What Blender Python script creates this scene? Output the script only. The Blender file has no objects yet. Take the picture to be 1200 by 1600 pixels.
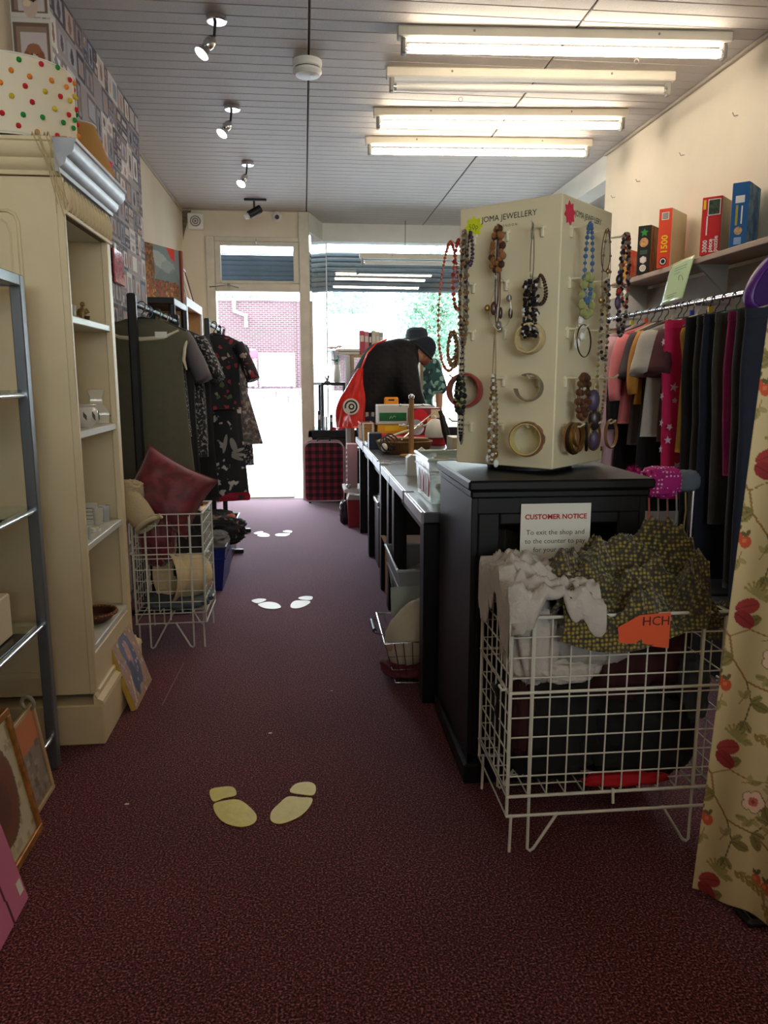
import bpy, math, random
import numpy as np
from mathutils import Vector, Matrix, noise as mnoise
random.seed(7)
sc = bpy.context.scene
col = sc.collection
PI = math.pi

# ------------------------------------------------------------------ camera, world, exposure
FPX, CX, CY, CAMH = 1200.0, 600.0, 800.0, 1.25
TH = math.atan(210 / FPX)
PS = math.atan(125 / FPX * math.cos(TH))
cam_d = bpy.data.cameras.new('camera')
cam = bpy.data.objects.new('camera', cam_d)
col.objects.link(cam)
cam.location = (0, 0, CAMH)
cam.rotation_euler = (PI / 2 - TH, 0, -PS)
cam_d.sensor_fit = 'HORIZONTAL'
cam_d.sensor_width = 36
cam_d.lens = 36 * FPX / 1200
cam_d.clip_start = 0.05
cam_d.clip_end = 400
sc.camera = cam

SKY = 17.0
w = bpy.data.worlds.new('sky')
sc.world = w
w.use_nodes = True
bg = w.node_tree.nodes['Background']
bg.inputs[0].default_value = (0.84, 0.93, 1.0, 1)
bg.inputs[1].default_value = SKY
sc.view_settings.view_transform = 'Standard'
sc.view_settings.look = 'None'
sc.view_settings.exposure = 0.0
sc.view_settings.gamma = 1.0
sc.view_settings.use_curve_mapping = False
sc.cycles.use_denoising = True
sc.cycles.max_bounces = 7
sc.cycles.diffuse_bounces = 4
sc.cycles.transparent_max_bounces = 12
sc.cycles.caustics_reflective = False
sc.cycles.caustics_refractive = False
sc.cycles.sample_clamp_indirect = 6.0
TUBE = 31.0      # fluorescent tubes
SPOT = 40.0      # halogen lamp faces

# portals: they give off nothing, they only guide sampling of the sky through the openings
def portal(name, x, y, z, sx, sz):
    l = bpy.data.lights.new(name, 'AREA')
    l.shape = 'RECTANGLE'; l.size = sx; l.size_y = sz
    l.cycles.is_portal = True
    o = bpy.data.objects.new(name, l)
    col.objects.link(o)
    o.location = (x, y, z)
    o.rotation_euler = (-PI / 2, 0, 0)
    o['kind'] = 'helper'
def back_portal():
    portal('added_window_portal', .52, -5.36, 1.73, 3.3, 1.95)  # portal of the added, unseen rear window
    bpy.data.objects['added_window_portal'].rotation_euler = (PI / 2, 0, 0)
back_portal()
portal('doorway_portal', -0.43, 8.10, 1.30, 0.9, 2.6)
portal('window_portal', 1.56, 8.72, 1.70, 2.7, 2.0)

# ------------------------------------------------------------------ helpers
F_ = Vector((math.sin(PS) * math.cos(TH), math.cos(PS) * math.cos(TH), -math.sin(TH)))
R_ = Vector((math.cos(PS), -math.sin(PS), 0))
U_ = R_.cross(F_)
def at(x, y, X=None, Y=None, Z=None):
    """the place on a real plane (floor, wall, shelf) that was measured at a pixel of the photograph"""
    d = F_ + R_ * ((x - CX) / FPX) - U_ * ((y - CY) / FPX)
    c = Vector((0, 0, CAMH))
    if X is not None: t = (X - c.x) / d.x
    elif Y is not None: t = (Y - c.y) / d.y
    else: t = (Z - c.z) / d.z
    return c + d * t

ORG = {}
def org(o): return ORG.get(o.name, Vector((0, 0, 0))) if o is not None else Vector((0, 0, 0))

def tag(o, label=None, cat=None, group=None, kind=None):
    if label: o['label'] = label
    if cat: o['category'] = cat
    if group: o['group'] = group
    if kind: o['kind'] = kind
    return o

def thing(name, label, cat, loc=(0, 0, 0), rz=0.0, group=None):
    o = bpy.data.objects.new(name, None)
    o.empty_display_size = 0.05
    col.objects.link(o)
    o.location = loc
    o.rotation_euler = (0, 0, rz)
    ORG[o.name] = Vector(loc)
    return tag(o, label, cat, group)

class M:
    """collects vertices and faces of one mesh"""
    def __init__(s): s.v = []; s.f = []; s.c = None
    def add(s, vs, fs):
        b = len(s.v); s.v.extend([tuple(x) for x in vs]); s.f.extend([tuple(i + b for i in f) for f in fs]); return s
    def box(s, x0, y0, z0, x1, y1, z1, b=0.0):
        if x1 < x0: x0, x1 = x1, x0
        if y1 < y0: y0, y1 = y1, y0
        if z1 < z0: z0, z1 = z1, z0
        c = ((x0 + x1) / 2, (y0 + y1) / 2, (z0 + z1) / 2)
        return s.obox(c, (1, 0, 0), (0, 1, 0), (0, 0, 1), (x1 - x0) / 2, (y1 - y0) / 2, (z1 - z0) / 2, b)
    def obox(s, c, ax, ay, az, hx, hy, hz, b=0.0):
        c = Vector(c); ax = Vector(ax); ay = Vector(ay); az = Vector(az)
        if b <= 0:
            vs = [c + ax * (hx * i) + ay * (hy * j) + az * (hz * k) for i in (-1, 1) for j in (-1, 1) for k in (-1, 1)]
            return s.add(vs, [(0, 1, 3, 2), (4, 6, 7, 5), (0, 4, 5, 1), (2, 3, 7, 6), (0, 2, 6, 4), (1, 5, 7, 3)])
        b = min(b, hx * .98, hy * .98, hz * .98)
        vs = []; ix = {}
        for i in (-1, 1):
            for j in (-1, 1):
                for k in (-1, 1):
                    for a in range(3):
                        e = [hx - b, hy - b, hz - b]; e[a] += b
                        ix[(i, j, k, a)] = len(vs)
                        vs.append(c + ax * (e[0] * i) + ay * (e[1] * j) + az * (e[2] * k))
        fs = []
        for i in (-1, 1):
            fs.append(tuple(ix[(i, j, k, 0)] for j, k in ((-1, -1), (1, -1), (1, 1), (-1, 1))[::i]))
            fs.append(tuple(ix[(j, i, k, 1)] for j, k in ((-1, -1), (-1, 1), (1, 1), (1, -1))[::i]))
            fs.append(tuple(ix[(j, k, i, 2)] for j, k in ((-1, -1), (1, -1), (1, 1), (-1, 1))[::i]))
        for i in (-1, 1):
            for j in (-1, 1):
                q = (ix[(i, j, -1, 0)], ix[(i, j, 1, 0)], ix[(i, j, 1, 1)], ix[(i, j, -1, 1)]); fs.append(q if i * j > 0 else q[::-1])
                q = (ix[(i, -1, j, 0)], ix[(i, 1, j, 0)], ix[(i, 1, j, 2)], ix[(i, -1, j, 2)]); fs.append(q[::-1] if i * j > 0 else q)
                q = (ix[(-1, i, j, 1)], ix[(1, i, j, 1)], ix[(1, i, j, 2)], ix[(-1, i, j, 2)]); fs.append(q if i * j > 0 else q[::-1])
        for i in (-1, 1):
            for j in (-1, 1):
                for k in (-1, 1):
                    q = tuple(ix[(i, j, k, a)] for a in range(3)); fs.append(q if i * j * k > 0 else q[::-1])
        return s.add(vs, fs)
    def tube(s, pts, r, n=8, closed=False, caps=True, flat=1.0):
        pts = [Vector(p) for p in pts]; N = len(pts)
        rs = r if isinstance(r, (list, tuple)) else [r] * N
        up = None; vs = []
        for i, p in enumerate(pts):
            if closed: d = pts[(i + 1) % N] - pts[i - 1]
            else: d = pts[min(i + 1, N - 1)] - pts[max(i - 1, 0)]
            if d.length < 1e-9: d = Vector((0, 0, 1))
            d.normalize()
            if up is None:
                up = d.cross(Vector((0.12, 0.23, 1)) if abs(d.z) < .9 else Vector((1, 0.1, 0))).normalized()
            up = (up - d * up.dot(d))
            if up.length < 1e-6: up = d.orthogonal()
            up.normalize(); sd = d.cross(up)
            for k in range(n):
                a = 2 * PI * k / n
                vs.append(p + up * (math.cos(a) * rs[i]) + sd * (math.sin(a) * rs[i] * flat))
        fs = []
        for i in range(N if closed else N - 1):
            j = (i + 1) % N
            for k in range(n):
                l = (k + 1) % n
                fs.append((i * n + k, i * n + l, j * n + l, j * n + k))
        if not closed and caps:
            fs.append(tuple(range(n))[::-1]); fs.append(tuple((N - 1) * n + k for k in range(n)))
        return s.add(vs, fs)
    def seg(s, a, b, r, n=8, r2=None): return s.tube([a, b], [r, r if r2 is None else r2], n)
    def lathe(s, prof, n=24, c=(0, 0, 0), ax=(0, 0, 1), sx=1.0, sy=1.0):
        c = Vector(c); az = Vector(ax).normalized()
        if abs(az.z) > .999: u = Vector((1, 0, 0)); v = Vector((0, 1, 0)) * (1 if az.z > 0 else -1)
        else: u = az.orthogonal().normalized(); v = az.cross(u)
        vs = []
        for (r, z) in prof:
            for k in range(n):
                a = 2 * PI * k / n
                vs.append(c + az * z + u * (r * math.cos(a) * sx) + v * (r * math.sin(a) * sy))
        fs = []
        for i in range(len(prof) - 1):
            for k in range(n):
                l = (k + 1) % n
                fs.append((i * n + k, i * n + l, (i + 1) * n + l, (i + 1) * n + k))
        if prof[0][0] > 1e-6: fs.append(tuple(range(n))[::-1])
        if prof[-1][0] > 1e-6: fs.append(tuple((len(prof) - 1) * n + k for k in range(n)))
        return s.add(vs, fs)
    def ball(s, c, r, n=8, m=6, sz=(1, 1, 1)):
        c = Vector(c); vs = [c + Vector((0, 0, r * sz[2]))]
        for i in range(1, m):
            t = PI * i / m
            for k in range(n):
                a = 2 * PI * k / n
                vs.append(c + Vector((r * sz[0] * math.sin(t) * math.cos(a), r * sz[1] * math.sin(t) * math.sin(a), r * sz[2] * math.cos(t))))
        vs.append(c - Vector((0, 0, r * sz[2])))
        fs = [(0, 1 + k, 1 + (k + 1) % n) for k in range(n)]
        for i in range(m - 2):
            for k in range(n):
                l = (k + 1) % n; a = 1 + i * n; b = a + n
                fs.append((a + k, b + k, b + l, a + l))
        e = len(vs) - 1; a = 1 + (m - 2) * n
        fs += [(a + k, e, a + (k + 1) % n) for k in range(n)]
        return s.add(vs, fs)
    def prism(s, poly, o=(0, 0, 0), u=(1, 0, 0), v=(0, 1, 0), d=(0, 0, 1)):
        o = Vector(o); u = Vector(u); v = Vector(v); d = Vector(d); n = len(poly)
        vs = [o + u * a + v * b for a, b in poly] + [o + u * a + v * b + d for a, b in poly]
        fs = [tuple(range(n))[::-1], tuple(range(n, 2 * n))] + [(i, (i + 1) % n, n + (i + 1) % n, n + i) for i in range(n)]
        if u.cross(v).dot(d) < 0: fs = [f[::-1] for f in fs]
        return s.add(vs, fs)
    def grid(s, fn, nu, nv, wrap=False):
        b = []
        for j in range(nv + 1):
            for i in range(nu + (0 if wrap else 1)): b.append(fn(i / nu, j / nv))
        w_ = nu if wrap else nu + 1; fs = []
        for j in range(nv):
            for i in range(nu):
                k = (i + 1) % w_
                fs.append((j * w_ + i, j * w_ + k, (j + 1) * w_ + k, (j + 1) * w_ + i))
        return s.add(b, fs)
    def torus(s, c, R, r, ax=(0, 0, 1), n=28, m=8, flat=1.0, a0=0.0, a1=2 * PI):
        c = Vector(c); az = Vector(ax).normalized(); u = az.orthogonal().normalized(); v = az.cross(u)
        full = a1 - a0 > 2 * PI - 1e-6
        vs = []; cnt = n if full else n + 1
        for i in range(cnt):
            a = a0 + (a1 - a0) * i / n; d = u * math.cos(a) + v * math.sin(a)
            for k in range(m):
                b = 2 * PI * k / m
                vs.append(c + d * (R + r * math.cos(b)) + az * (r * flat * math.sin(b)))
        fs = []
        for i in range(n):
            j = (i + 1) % cnt
            for k in range(m): fs.append((i * m + k, j * m + k, j * m + (k + 1) % m, i * m + (k + 1) % m))
        if not full: fs.append(tuple(range(m))); fs.append(tuple(n * m + k for k in range(m))[::-1])
        return s.add(vs, fs)
    def xf(s, mat): s.v = [tuple(mat @ Vector(p)) for p in s.v]; return s

def o(name, m, mt, parent=None, local=False, smooth=True, ang=35, solid=0.0, sub=0, cols=None, label=None, kind=None):
    me = bpy.data.meshes.new(name)
    base = Vector((0, 0, 0)) if local else org(parent)
    vs = m.v if base.length == 0 else [(a - base.x, b - base.y, c - base.z) for a, b, c in m.v]
    me.from_pydata(vs, [], m.f)
    if cols is not None:
        at_ = me.color_attributes.new('Col', 'FLOAT_COLOR', 'POINT')
        at_.data.foreach_set('color', np.asarray(cols, dtype=np.float32).ravel())
    me.materials.append(mt)
    me.update()
    if smooth:
        me.polygons.foreach_set('use_smooth', [True] * len(me.polygons))
        me.set_sharp_from_angle(angle=math.radians(ang))
    ob = bpy.data.objects.new(name, me)
    col.objects.link(ob)
    if parent is not None: ob.parent = parent
    ORG[ob.name] = base
    if solid:
        md = ob.modifiers.new('solid', 'SOLIDIFY'); md.thickness = solid; md.offset = 0
    if sub:
        md = ob.modifiers.new('sub', 'SUBSURF'); md.levels = sub; md.render_levels = sub
    if label: ob['label'] = label
    if kind: ob['kind'] = kind
    return ob

def single(name, m, mt, label, cat, group=None, **k):
    """a thing that is one mesh: its origin goes to its base"""
    a = np.array(m.v); lo = a.min(0); hi = a.max(0)
    c = Vector(((lo[0] + hi[0]) / 2, (lo[1] + hi[1]) / 2, lo[2]))
    m.v = [(x - c.x, y - c.y, z - c.z) for x, y, z in m.v]
    ob = o(name, m, mt, None, **k)
    ob.location = c
    ORG[ob.name] = c
    return tag(ob, label, cat, group)

def struct(name, m, mt, **k):
    ob = o(name, m, mt, None, **k); ob['kind'] = 'structure'; return ob

def link_copy(ob, parent=None, loc=None):
    c = ob.copy(); col.objects.link(c)
    c.parent = parent
    if loc is not None: c.location = loc
    return c

def copy_tree(ob, parent=None):
    c = ob.copy(); col.objects.link(c); c.parent = parent
    ORG[c.name] = org(ob)
    for ch in ob.children: copy_tree(ch, c)
    return c

def text(body, size, origin, u, v, mt, parent, name='lettering', align='CENTER', bold=0.0, local=False):
    """flat lettering lying on a surface: origin, reading direction u, up direction v"""
    cu = bpy.data.curves.new('t', 'FONT'); cu.body = body; cu.size = size; cu.align_x = align; cu.align_y = 'CENTER'
    cu.offset = bold; cu.resolution_u = 2
    ob = bpy.data.objects.new('t', cu); col.objects.link(ob)
    dg = bpy.context.evaluated_depsgraph_get()
    me = bpy.data.meshes.new_from_object(ob.evaluated_get(dg))
    bpy.data.objects.remove(ob); bpy.data.curves.remove(cu)
    u = Vector(u).normalized(); v = Vector(v).normalized(); n = u.cross(v)
    base = Vector((0, 0, 0)) if local else org(parent)
    mtx = Matrix((u, v, n)).transposed().to_4x4(); mtx.translation = Vector(origin) - base
    me.transform(mtx); me.materials.clear(); me.materials.append(mt)
    ob = bpy.data.objects.new(name, me); col.objects.link(ob); ob.parent = parent
    ORG[ob.name] = base
    return ob

# ------------------------------------------------------------------ materials (all node based)
MC = {}
def srgb(*c):
    if len(c) == 1: c = c[0]
    return tuple((x / 255 / 12.92) if x / 255 <= .04045 else ((x / 255 + .055) / 1.055) ** 2.4 for x in c)
def mat(name, c, rough=.6, metal=0.0, var=0.0, vs=20.0, bump=0.0, bs=60.0, spec=.5, trans=0.0, ior=1.45, emit=None, es=0.0, coat=0.0, sheen=0.0, alpha=1.0, stretch=None):
    if name in MC: return MC[name]
    m = bpy.data.materials.new(name); m.use_nodes = True; nt = m.node_tree; N = nt.nodes; L = nt.links
    p = N['Principled BSDF']
    p.inputs['Base Color'].default_value = (*c, 1)
    p.inputs['Roughness'].default_value = rough
    p.inputs['Metallic'].default_value = metal
    p.inputs['Specular IOR Level'].default_value = spec
    p.inputs['Transmission Weight'].default_value = trans
    p.inputs['IOR'].default_value = ior
    p.inputs['Coat Weight'].default_value = coat
    p.inputs['Sheen Weight'].default_value = sheen
    p.inputs['Alpha'].default_value = alpha
    if emit is not None:
        p.inputs['Emission Color'].default_value = (*emit, 1); p.inputs['Emission Strength'].default_value = es
    if var or bump:
        tc = N.new('ShaderNodeTexCoord'); src = tc.outputs['Object']
        if stretch:
            mp = N.new('ShaderNodeMapping'); mp.inputs['Scale'].default_value = stretch
            L.new(src, mp.inputs[0]); src = mp.outputs[0]
    if var:
        n = N.new('ShaderNodeTexNoise'); n.inputs['Scale'].default_value = vs; n.inputs['Detail'].default_value = 4
        L.new(src, n.inputs['Vector'])
        r = N.new('ShaderNodeValToRGB')
        r.color_ramp.elements[0].position = .3; r.color_ramp.elements[1].position = .7
        r.color_ramp.elements[0].color = (*[max(0, x * (1 - var)) for x in c], 1)
        r.color_ramp.elements[1].color = (*[min(1, x * (1 + var)) for x in c], 1)
        L.new(n.outputs[0], r.inputs[0]); L.new(r.outputs[0], p.inputs['Base Color'])
    if bump:
        n2 = N.new('ShaderNodeTexNoise'); n2.inputs['Scale'].default_value = bs; n2.inputs['Detail'].default_value = 3
        L.new(src, n2.inputs['Vector'])
        b = N.new('ShaderNodeBump'); b.inputs['Strength'].default_value = bump; b.inputs['Distance'].default_value = .01
        L.new(n2.outputs[0], b.inputs['Height']); L.new(b.outputs[0], p.inputs['Normal'])
    MC[name] = m
    return m

def ramp(nt, stops, interp='LINEAR'):
    r = nt.nodes.new('ShaderNodeValToRGB'); cr = r.color_ramp; cr.interpolation = interp
    while len(cr.elements) < len(stops): cr.elements.new(.5)
    for e, (p, c) in zip(cr.elements, stops): e.position = p; e.color = (*c, 1)
    return r

def pattern(name, kind, stops, scale=30.0, rough=.8, interp='LINEAR', stretch=None, detail=4.0, rnd=1.0, bump=0.0, sheen=0.0):
    """fabric and print patterns out of a Voronoi, noise, wave or checker texture"""
    if name in MC: return MC[name]
    m = bpy.data.materials.new(name); m.use_nodes = True; nt = m.node_tree; N = nt.nodes; L = nt.links
    p = N['Principled BSDF']; p.inputs['Roughness'].default_value = rough; p.inputs['Sheen Weight'].default_value = sheen
    tc = N.new('ShaderNodeTexCoord'); src = tc.outputs['Object']
    if stretch:
        mp = N.new('ShaderNodeMapping'); mp.inputs['Scale'].default_value = stretch; L.new(src, mp.inputs[0]); src = mp.outputs[0]
    if kind == 'voronoi':
        t = N.new('ShaderNodeTexVoronoi'); t.inputs['Scale'].default_value = scale; t.inputs['Randomness'].default_value = rnd; out = t.outputs['Distance']
    elif kind == 'cells':
        t = N.new('ShaderNodeTexVoronoi'); t.inputs['Scale'].default_value = scale; t.inputs['Randomness'].default_value = rnd; out = t.outputs['Color']
    elif kind == 'wave':
        t = N.new('ShaderNodeTexWave'); t.inputs['Scale'].default_value = scale; t.inputs['Distortion'].default_value = rnd; out = t.outputs['Fac']
    else:
        t = N.new('ShaderNodeTexNoise'); t.inputs['Scale'].default_value = scale; t.inputs['Detail'].default_value = detail; out = t.outputs[0]
    L.new(src, t.inputs['Vector'])
    r = ramp(nt, stops, interp); L.new(out, r.inputs[0]); L.new(r.outputs[0], p.inputs['Base Color'])
    if bump:
        b = N.new('ShaderNodeBump'); b.inputs['Strength'].default_value = bump; b.inputs['Distance'].default_value = .006; b.invert = True
        L.new(out, b.inputs['Height']); L.new(b.outputs[0], p.inputs['Normal'])
    MC[name] = m
    return m

def printed(name, rough=.6, spec=.3, coat=0.0):
    """takes its colour from the printed picture stored on the mesh"""
    if name in MC: return MC[name]
    m = bpy.data.materials.new(name); m.use_nodes = True; nt = m.node_tree
    a = nt.nodes.new('ShaderNodeVertexColor'); a.layer_name = 'Col'
    p = nt.nodes['Principled BSDF']; p.inputs['Roughness'].default_value = rough; p.inputs['Specular IOR Level'].default_value = spec
    p.inputs['Coat Weight'].default_value = coat
    nt.links.new(a.outputs[0], p.inputs['Base Color'])
    MC[name] = m
    return m

def glass(name, tint=(1, 1, 1), refl=1.0, rough=0.0):
    """thin pane: clear to light and sight, with real mirror reflection by angle"""
    if name in MC: return MC[name]
    m = bpy.data.materials.new(name); m.use_nodes = True; nt = m.node_tree; N = nt.nodes; L = nt.links
    N.remove(N['Principled BSDF']); out = N['Material Output']
    t = N.new('ShaderNodeBsdfTransparent'); t.inputs[0].default_value = (*tint, 1)
    g = N.new('ShaderNodeBsdfGlossy'); g.inputs['Roughness'].default_value = rough; g.inputs[0].default_value = (refl, refl, refl, 1)
    f = N.new('ShaderNodeFresnel'); f.inputs[0].default_value = 1.5
    x = N.new('ShaderNodeMixShader'); L.new(f.outputs[0], x.inputs[0]); L.new(t.outputs[0], x.inputs[1]); L.new(g.outputs[0], x.inputs[2])
    L.new(x.outputs[0], out.inputs[0]); MC[name] = m
    return m

def shade_fabric(name, c, mixf=.5):
    if name in MC: return MC[name]
    m = bpy.data.materials.new(name); m.use_nodes = True; nt = m.node_tree; N = nt.nodes; L = nt.links
    p = N['Principled BSDF']; p.inputs['Base Color'].default_value = (*c, 1); p.inputs['Roughness'].default_value = .85
    t = N.new('ShaderNodeBsdfTranslucent'); t.inputs[0].default_value = (*c, 1)
    x = N.new('ShaderNodeMixShader'); x.inputs[0].default_value = mixf
    L.new(p.outputs[0], x.inputs[1]); L.new(t.outputs[0], x.inputs[2]); L.new(x.outputs[0], N['Material Output'].inputs[0])
    MC[name] = m
    return m

# ------------------------------------------------------------------ flat prints: a small raster painter
class Paint:
    def __init__(s, w_, h_, bg_): s.w = w_; s.h = h_; s.a = np.empty((h_, w_, 3), np.float32); s.a[:] = srgb(bg_); s.Y, s.X = np.mgrid[0:h_, 0:w_].astype(np.float32)
    def put(s, mk, c, al=1.0): s.a[mk] = s.a[mk] * (1 - al) + np.array(srgb(c), np.float32) * al
    def ell(s, x, y, rx, ry, c, rot=0.0, al=1.0):
        co, si = math.cos(rot), math.sin(rot); dx = s.X - x; dy = s.Y - y
        s.put(((dx * co + dy * si) / rx) ** 2 + ((-dx * si + dy * co) / ry) ** 2 <= 1, c, al); return s
    def rect(s, x0, y0, x1, y1, c, al=1.0): s.put((s.X >= x0) & (s.X < x1) & (s.Y >= y0) & (s.Y < y1), c, al); return s
    def line(s, x0, y0, x1, y1, wd, c, al=1.0):
        d = max(1e-6, (x1 - x0) ** 2 + (y1 - y0) ** 2)
        t = np.clip(((s.X - x0) * (x1 - x0) + (s.Y - y0) * (y1 - y0)) / d, 0, 1)
        s.put((s.X - x0 - t * (x1 - x0)) ** 2 + (s.Y - y0 - t * (y1 - y0)) ** 2 <= wd * wd / 4, c, al); return s
    def poly(s, pts, c, al=1.0):
        mk = np.zeros((s.h, s.w), bool); n = len(pts)
        for i in range(n):
            (xa, ya), (xb, yb) = pts[i], pts[(i + 1) % n]
            if ya == yb: continue
            mk ^= ((s.Y >= min(ya, yb)) & (s.Y < max(ya, yb)) & (s.X < xa + (s.Y - ya) * (xb - xa) / (yb - ya)))
        s.put(mk, c, al); return s
    def speck(s, n, r, cs, box=None, rng=None):
        rng = rng or random
        x0, y0, x1, y1 = box or (0, 0, s.w, s.h)
        for _ in range(n):
            x = rng.uniform(x0, x1); y = rng.uniform(y0, y1); q = rng.uniform(r * .5, r)
            xa, xb, ya, yb = int(max(0, x - q)), int(min(s.w, x + q + 1)), int(max(0, y - q)), int(min(s.h, y + q + 1))
            if xa < xb and ya < yb: s.a[ya:yb, xa:xb] = srgb(rng.choice(cs))
        return s
    def grid_cols(s, nu, nv):
        """colours for M.grid vertices: u runs left to right, v runs from the top down"""
        ii = np.clip((np.linspace(0, 1, nu + 1) * s.w).astype(int), 0, s.w - 1)
        jj = np.clip((np.linspace(0, 1, nv + 1) * s.h).astype(int), 0, s.h - 1)
        a = s.a[np.ix_(jj, ii)].reshape(-1, 3)
        return np.concatenate([a, np.ones((len(a), 1), np.float32)], 1)

def print_panel(name, pt, origin, u, v, parent, mt=None, nu=None, nv=None, local=False):
    """flat print: origin = top left corner, u = full width vector, v = full downward vector"""
    nu = nu or pt.w; nv = nv or pt.h
    origin = Vector(origin); u = Vector(u); v = Vector(v)
    m = M().grid(lambda a, b: origin + u * a + v * b, nu, nv)
    m.f = [f[::-1] for f in m.f]
    return o(name, m, mt or printed('flat_print'), parent, local=local, smooth=False, cols=pt.grid_cols(nu, nv))

def fbm(x, y, z=0.0, oct_=4): return mnoise.fractal(Vector((x, y, z)), 1.0, 2.0, oct_)
def ridge(x, y, z=0.0): return 1 - abs(mnoise.noise(Vector((x, y, z))))
# ------------------------------------------------------------------ common materials
cream = mat('cream_wall_paint', srgb(224, 212, 190), .7, var=.05, vs=3, bump=.08, bs=40)
white_paint = mat('white_gloss_paint', srgb(226, 224, 216), .45, var=.04, vs=6)
ceil_m = mat('ceiling_paint', srgb(184, 177, 171), .6, var=.04, vs=5, bump=.15, bs=120)
dark_gap = mat('dark_gap', srgb(70, 64, 60), .9)
black_wood = mat('black_stained_wood', srgb(19, 17, 18), .45, spec=.35, var=.25, vs=14, stretch=(1, 1, .15))
black_plastic = mat('black_plastic', srgb(24, 24, 26), .45)
chrome = mat('chrome', (.75, .75, .76), .18, 1.0)
white_plastic = mat('white_plastic', srgb(232, 230, 222), .4)
white_wire = mat('white_coated_wire', srgb(222, 220, 208), .4)
black_ink = mat('black_ink', srgb(30, 28, 28), .7)
paper_w = mat('white_paper', srgb(228, 224, 212), .7)
wood_l = mat('light_wood', srgb(186, 142, 92), .55, var=.15, vs=25, stretch=(1, 1, .1))
clear_pane = glass('clear_glass', (.97, .99, .98))

def carpet_mat():
    m = bpy.data.materials.new('maroon_carpet'); m.use_nodes = True; nt = m.node_tree; N = nt.nodes; L = nt.links
    p = N['Principled BSDF']; p.inputs['Roughness'].default_value = .95; p.inputs['Specular IOR Level'].default_value = .15
    p.inputs['Sheen Weight'].default_value = .8; p.inputs['Sheen Roughness'].default_value = .3; p.inputs['Sheen Tint'].default_value = (.90, .78, 1, 1)
    tc = N.new('ShaderNodeTexCoord')
    n1 = N.new('ShaderNodeTexNoise'); n1.inputs['Scale'].default_value = 190; n1.inputs['Detail'].default_value = 3
    n2 = N.new('ShaderNodeTexNoise'); n2.inputs['Scale'].default_value = 1.6; n2.inputs['Detail'].default_value = 3
    r1 = ramp(nt, [(.34, srgb(20, 7, 9)), (.45, srgb(72, 33, 37)), (.54, srgb(100, 48, 54)), (.66, srgb(168, 110, 102))])
    r2 = ramp(nt, [(.3, (.82, .80, .80)), (.7, (1.1, 1.08, 1.08))])
    mx = N.new('ShaderNodeMix'); mx.data_type = 'RGBA'; mx.blend_type = 'MULTIPLY'; mx.inputs[0].default_value = 1
    L.new(tc.outputs['Object'], n1.inputs['Vector']); L.new(tc.outputs['Object'], n2.inputs['Vector'])
    L.new(n1.outputs[0], r1.inputs[0]); L.new(n2.outputs[0], r2.inputs[0])
    L.new(r1.outputs[0], mx.inputs[6]); L.new(r2.outputs[0], mx.inputs[7]); L.new(mx.outputs[2], p.inputs['Base Color'])
    b = N.new('ShaderNodeBump'); b.inputs['Strength'].default_value = .12; b.inputs['Distance'].default_value = .002
    L.new(n1.outputs[0], b.inputs['Height']); L.new(b.outputs[0], p.inputs['Normal'])
    return m
carpet = carpet_mat()

# ------------------------------------------------------------------ the room
ZC = 2.84
struct('floor', M().box(-1.3, -5.4, -.12, 3.0, 8.04, 0), carpet)
ceiling = struct('ceiling', M().box(-1.3, -5.4, ZC + .008, 3.0, 8.62, ZC + .12), dark_gap)
for (xa, xb) in ((-1.15, .046), (.056, 1.276), (1.286, 2.2)):
    pm = None
    k = 0; y = 2.2
    while y < 8.5:
        if pm is None:
            pm = o('ceiling_plank', M().box(xa, 0, ZC, xb, .104, ZC + .012, .003), ceil_m, ceiling)
            pm.location = (0, y, 0)
        else:
            link_copy(pm, ceiling, (0, y, 0))
        y += .107
struct('ceiling_slab', M().box(-1.3, -5.4, ZC - .0, 3.0, 2.19, ZC + .01), ceil_m)
struct('wall_left', M().box(-1.3, -5.4, 0, -1.15, 8.0, ZC), cream)
struct('wall_back', M().box(-1.3, -5.4, 0, 2.35, -5.25, .72), cream)
struct('wall_back_top', M().box(-1.3, -5.4, 2.74, 2.35, -5.25, ZC), cream)
win4 = struct('added_rear_window', M().box(-1.12, -5.34, .76, 2.17, -5.335, 2.70), clear_pane)  # unseen glazing, added so skylight from behind reaches camera-facing surfaces
fb = mat('door_frame_paint', srgb(206, 198, 180), .45, var=.08, vs=10)
for b_ in ((-1.15, .72, 2.2, .76), (-1.15, 2.70, 2.2, 2.74), (-1.15, .76, -1.11, 2.70), (2.16, .76, 2.2, 2.70), (.50, .76, .55, 2.70)):
    o('window_frame', M().box(b_[0], -5.37, b_[1], b_[2], -5.29, b_[3], .004), fb, win4)
struct('street_back', M().box(-40, -60, -.3, 60, -5.4, -.02), mat('pale_tarmac', srgb(170, 172, 176), .9, var=.06, vs=2))
struct('wall_right', M().box(2.2, -5.4, 0, 2.35, 5.70, ZC), cream)
struct('wall_recess', M().box(2.9, 5.4, 0, 3.05, 8.7, ZC), cream)
struct('wall_recess_end', M().box(2.35, 5.4, 0, 2.9, 5.5, ZC), cream)
struct('ceiling_recess', M().box(2.2, 5.5, ZC - .001, 2.9, 8.6, ZC + .006), ceil_m)
struct('beam_right', M().box(2.2, 5.70, 2.66, 2.36, 8.5, ZC), white_paint)
struct('trim_ceiling_right', M().box(2.175, -5.4, ZC - .018, 2.2, 5.70, ZC, .004), mat('old_trim', srgb(176, 164, 146), .7))
struct('trim_ceiling_left', M().box(-1.15, 5.24, ZC - .018, -1.13, 7.93, ZC, .004), mat('old_trim', (1, 1, 1)))
struct('wall_right_panel', M().box(2.18, 1.2, 0, 2.2, 5.6, 1.80), mat('grey_panel', srgb(150, 140, 128), .7, var=.06, vs=8))  # grey panel over the wall below the shelf

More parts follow.
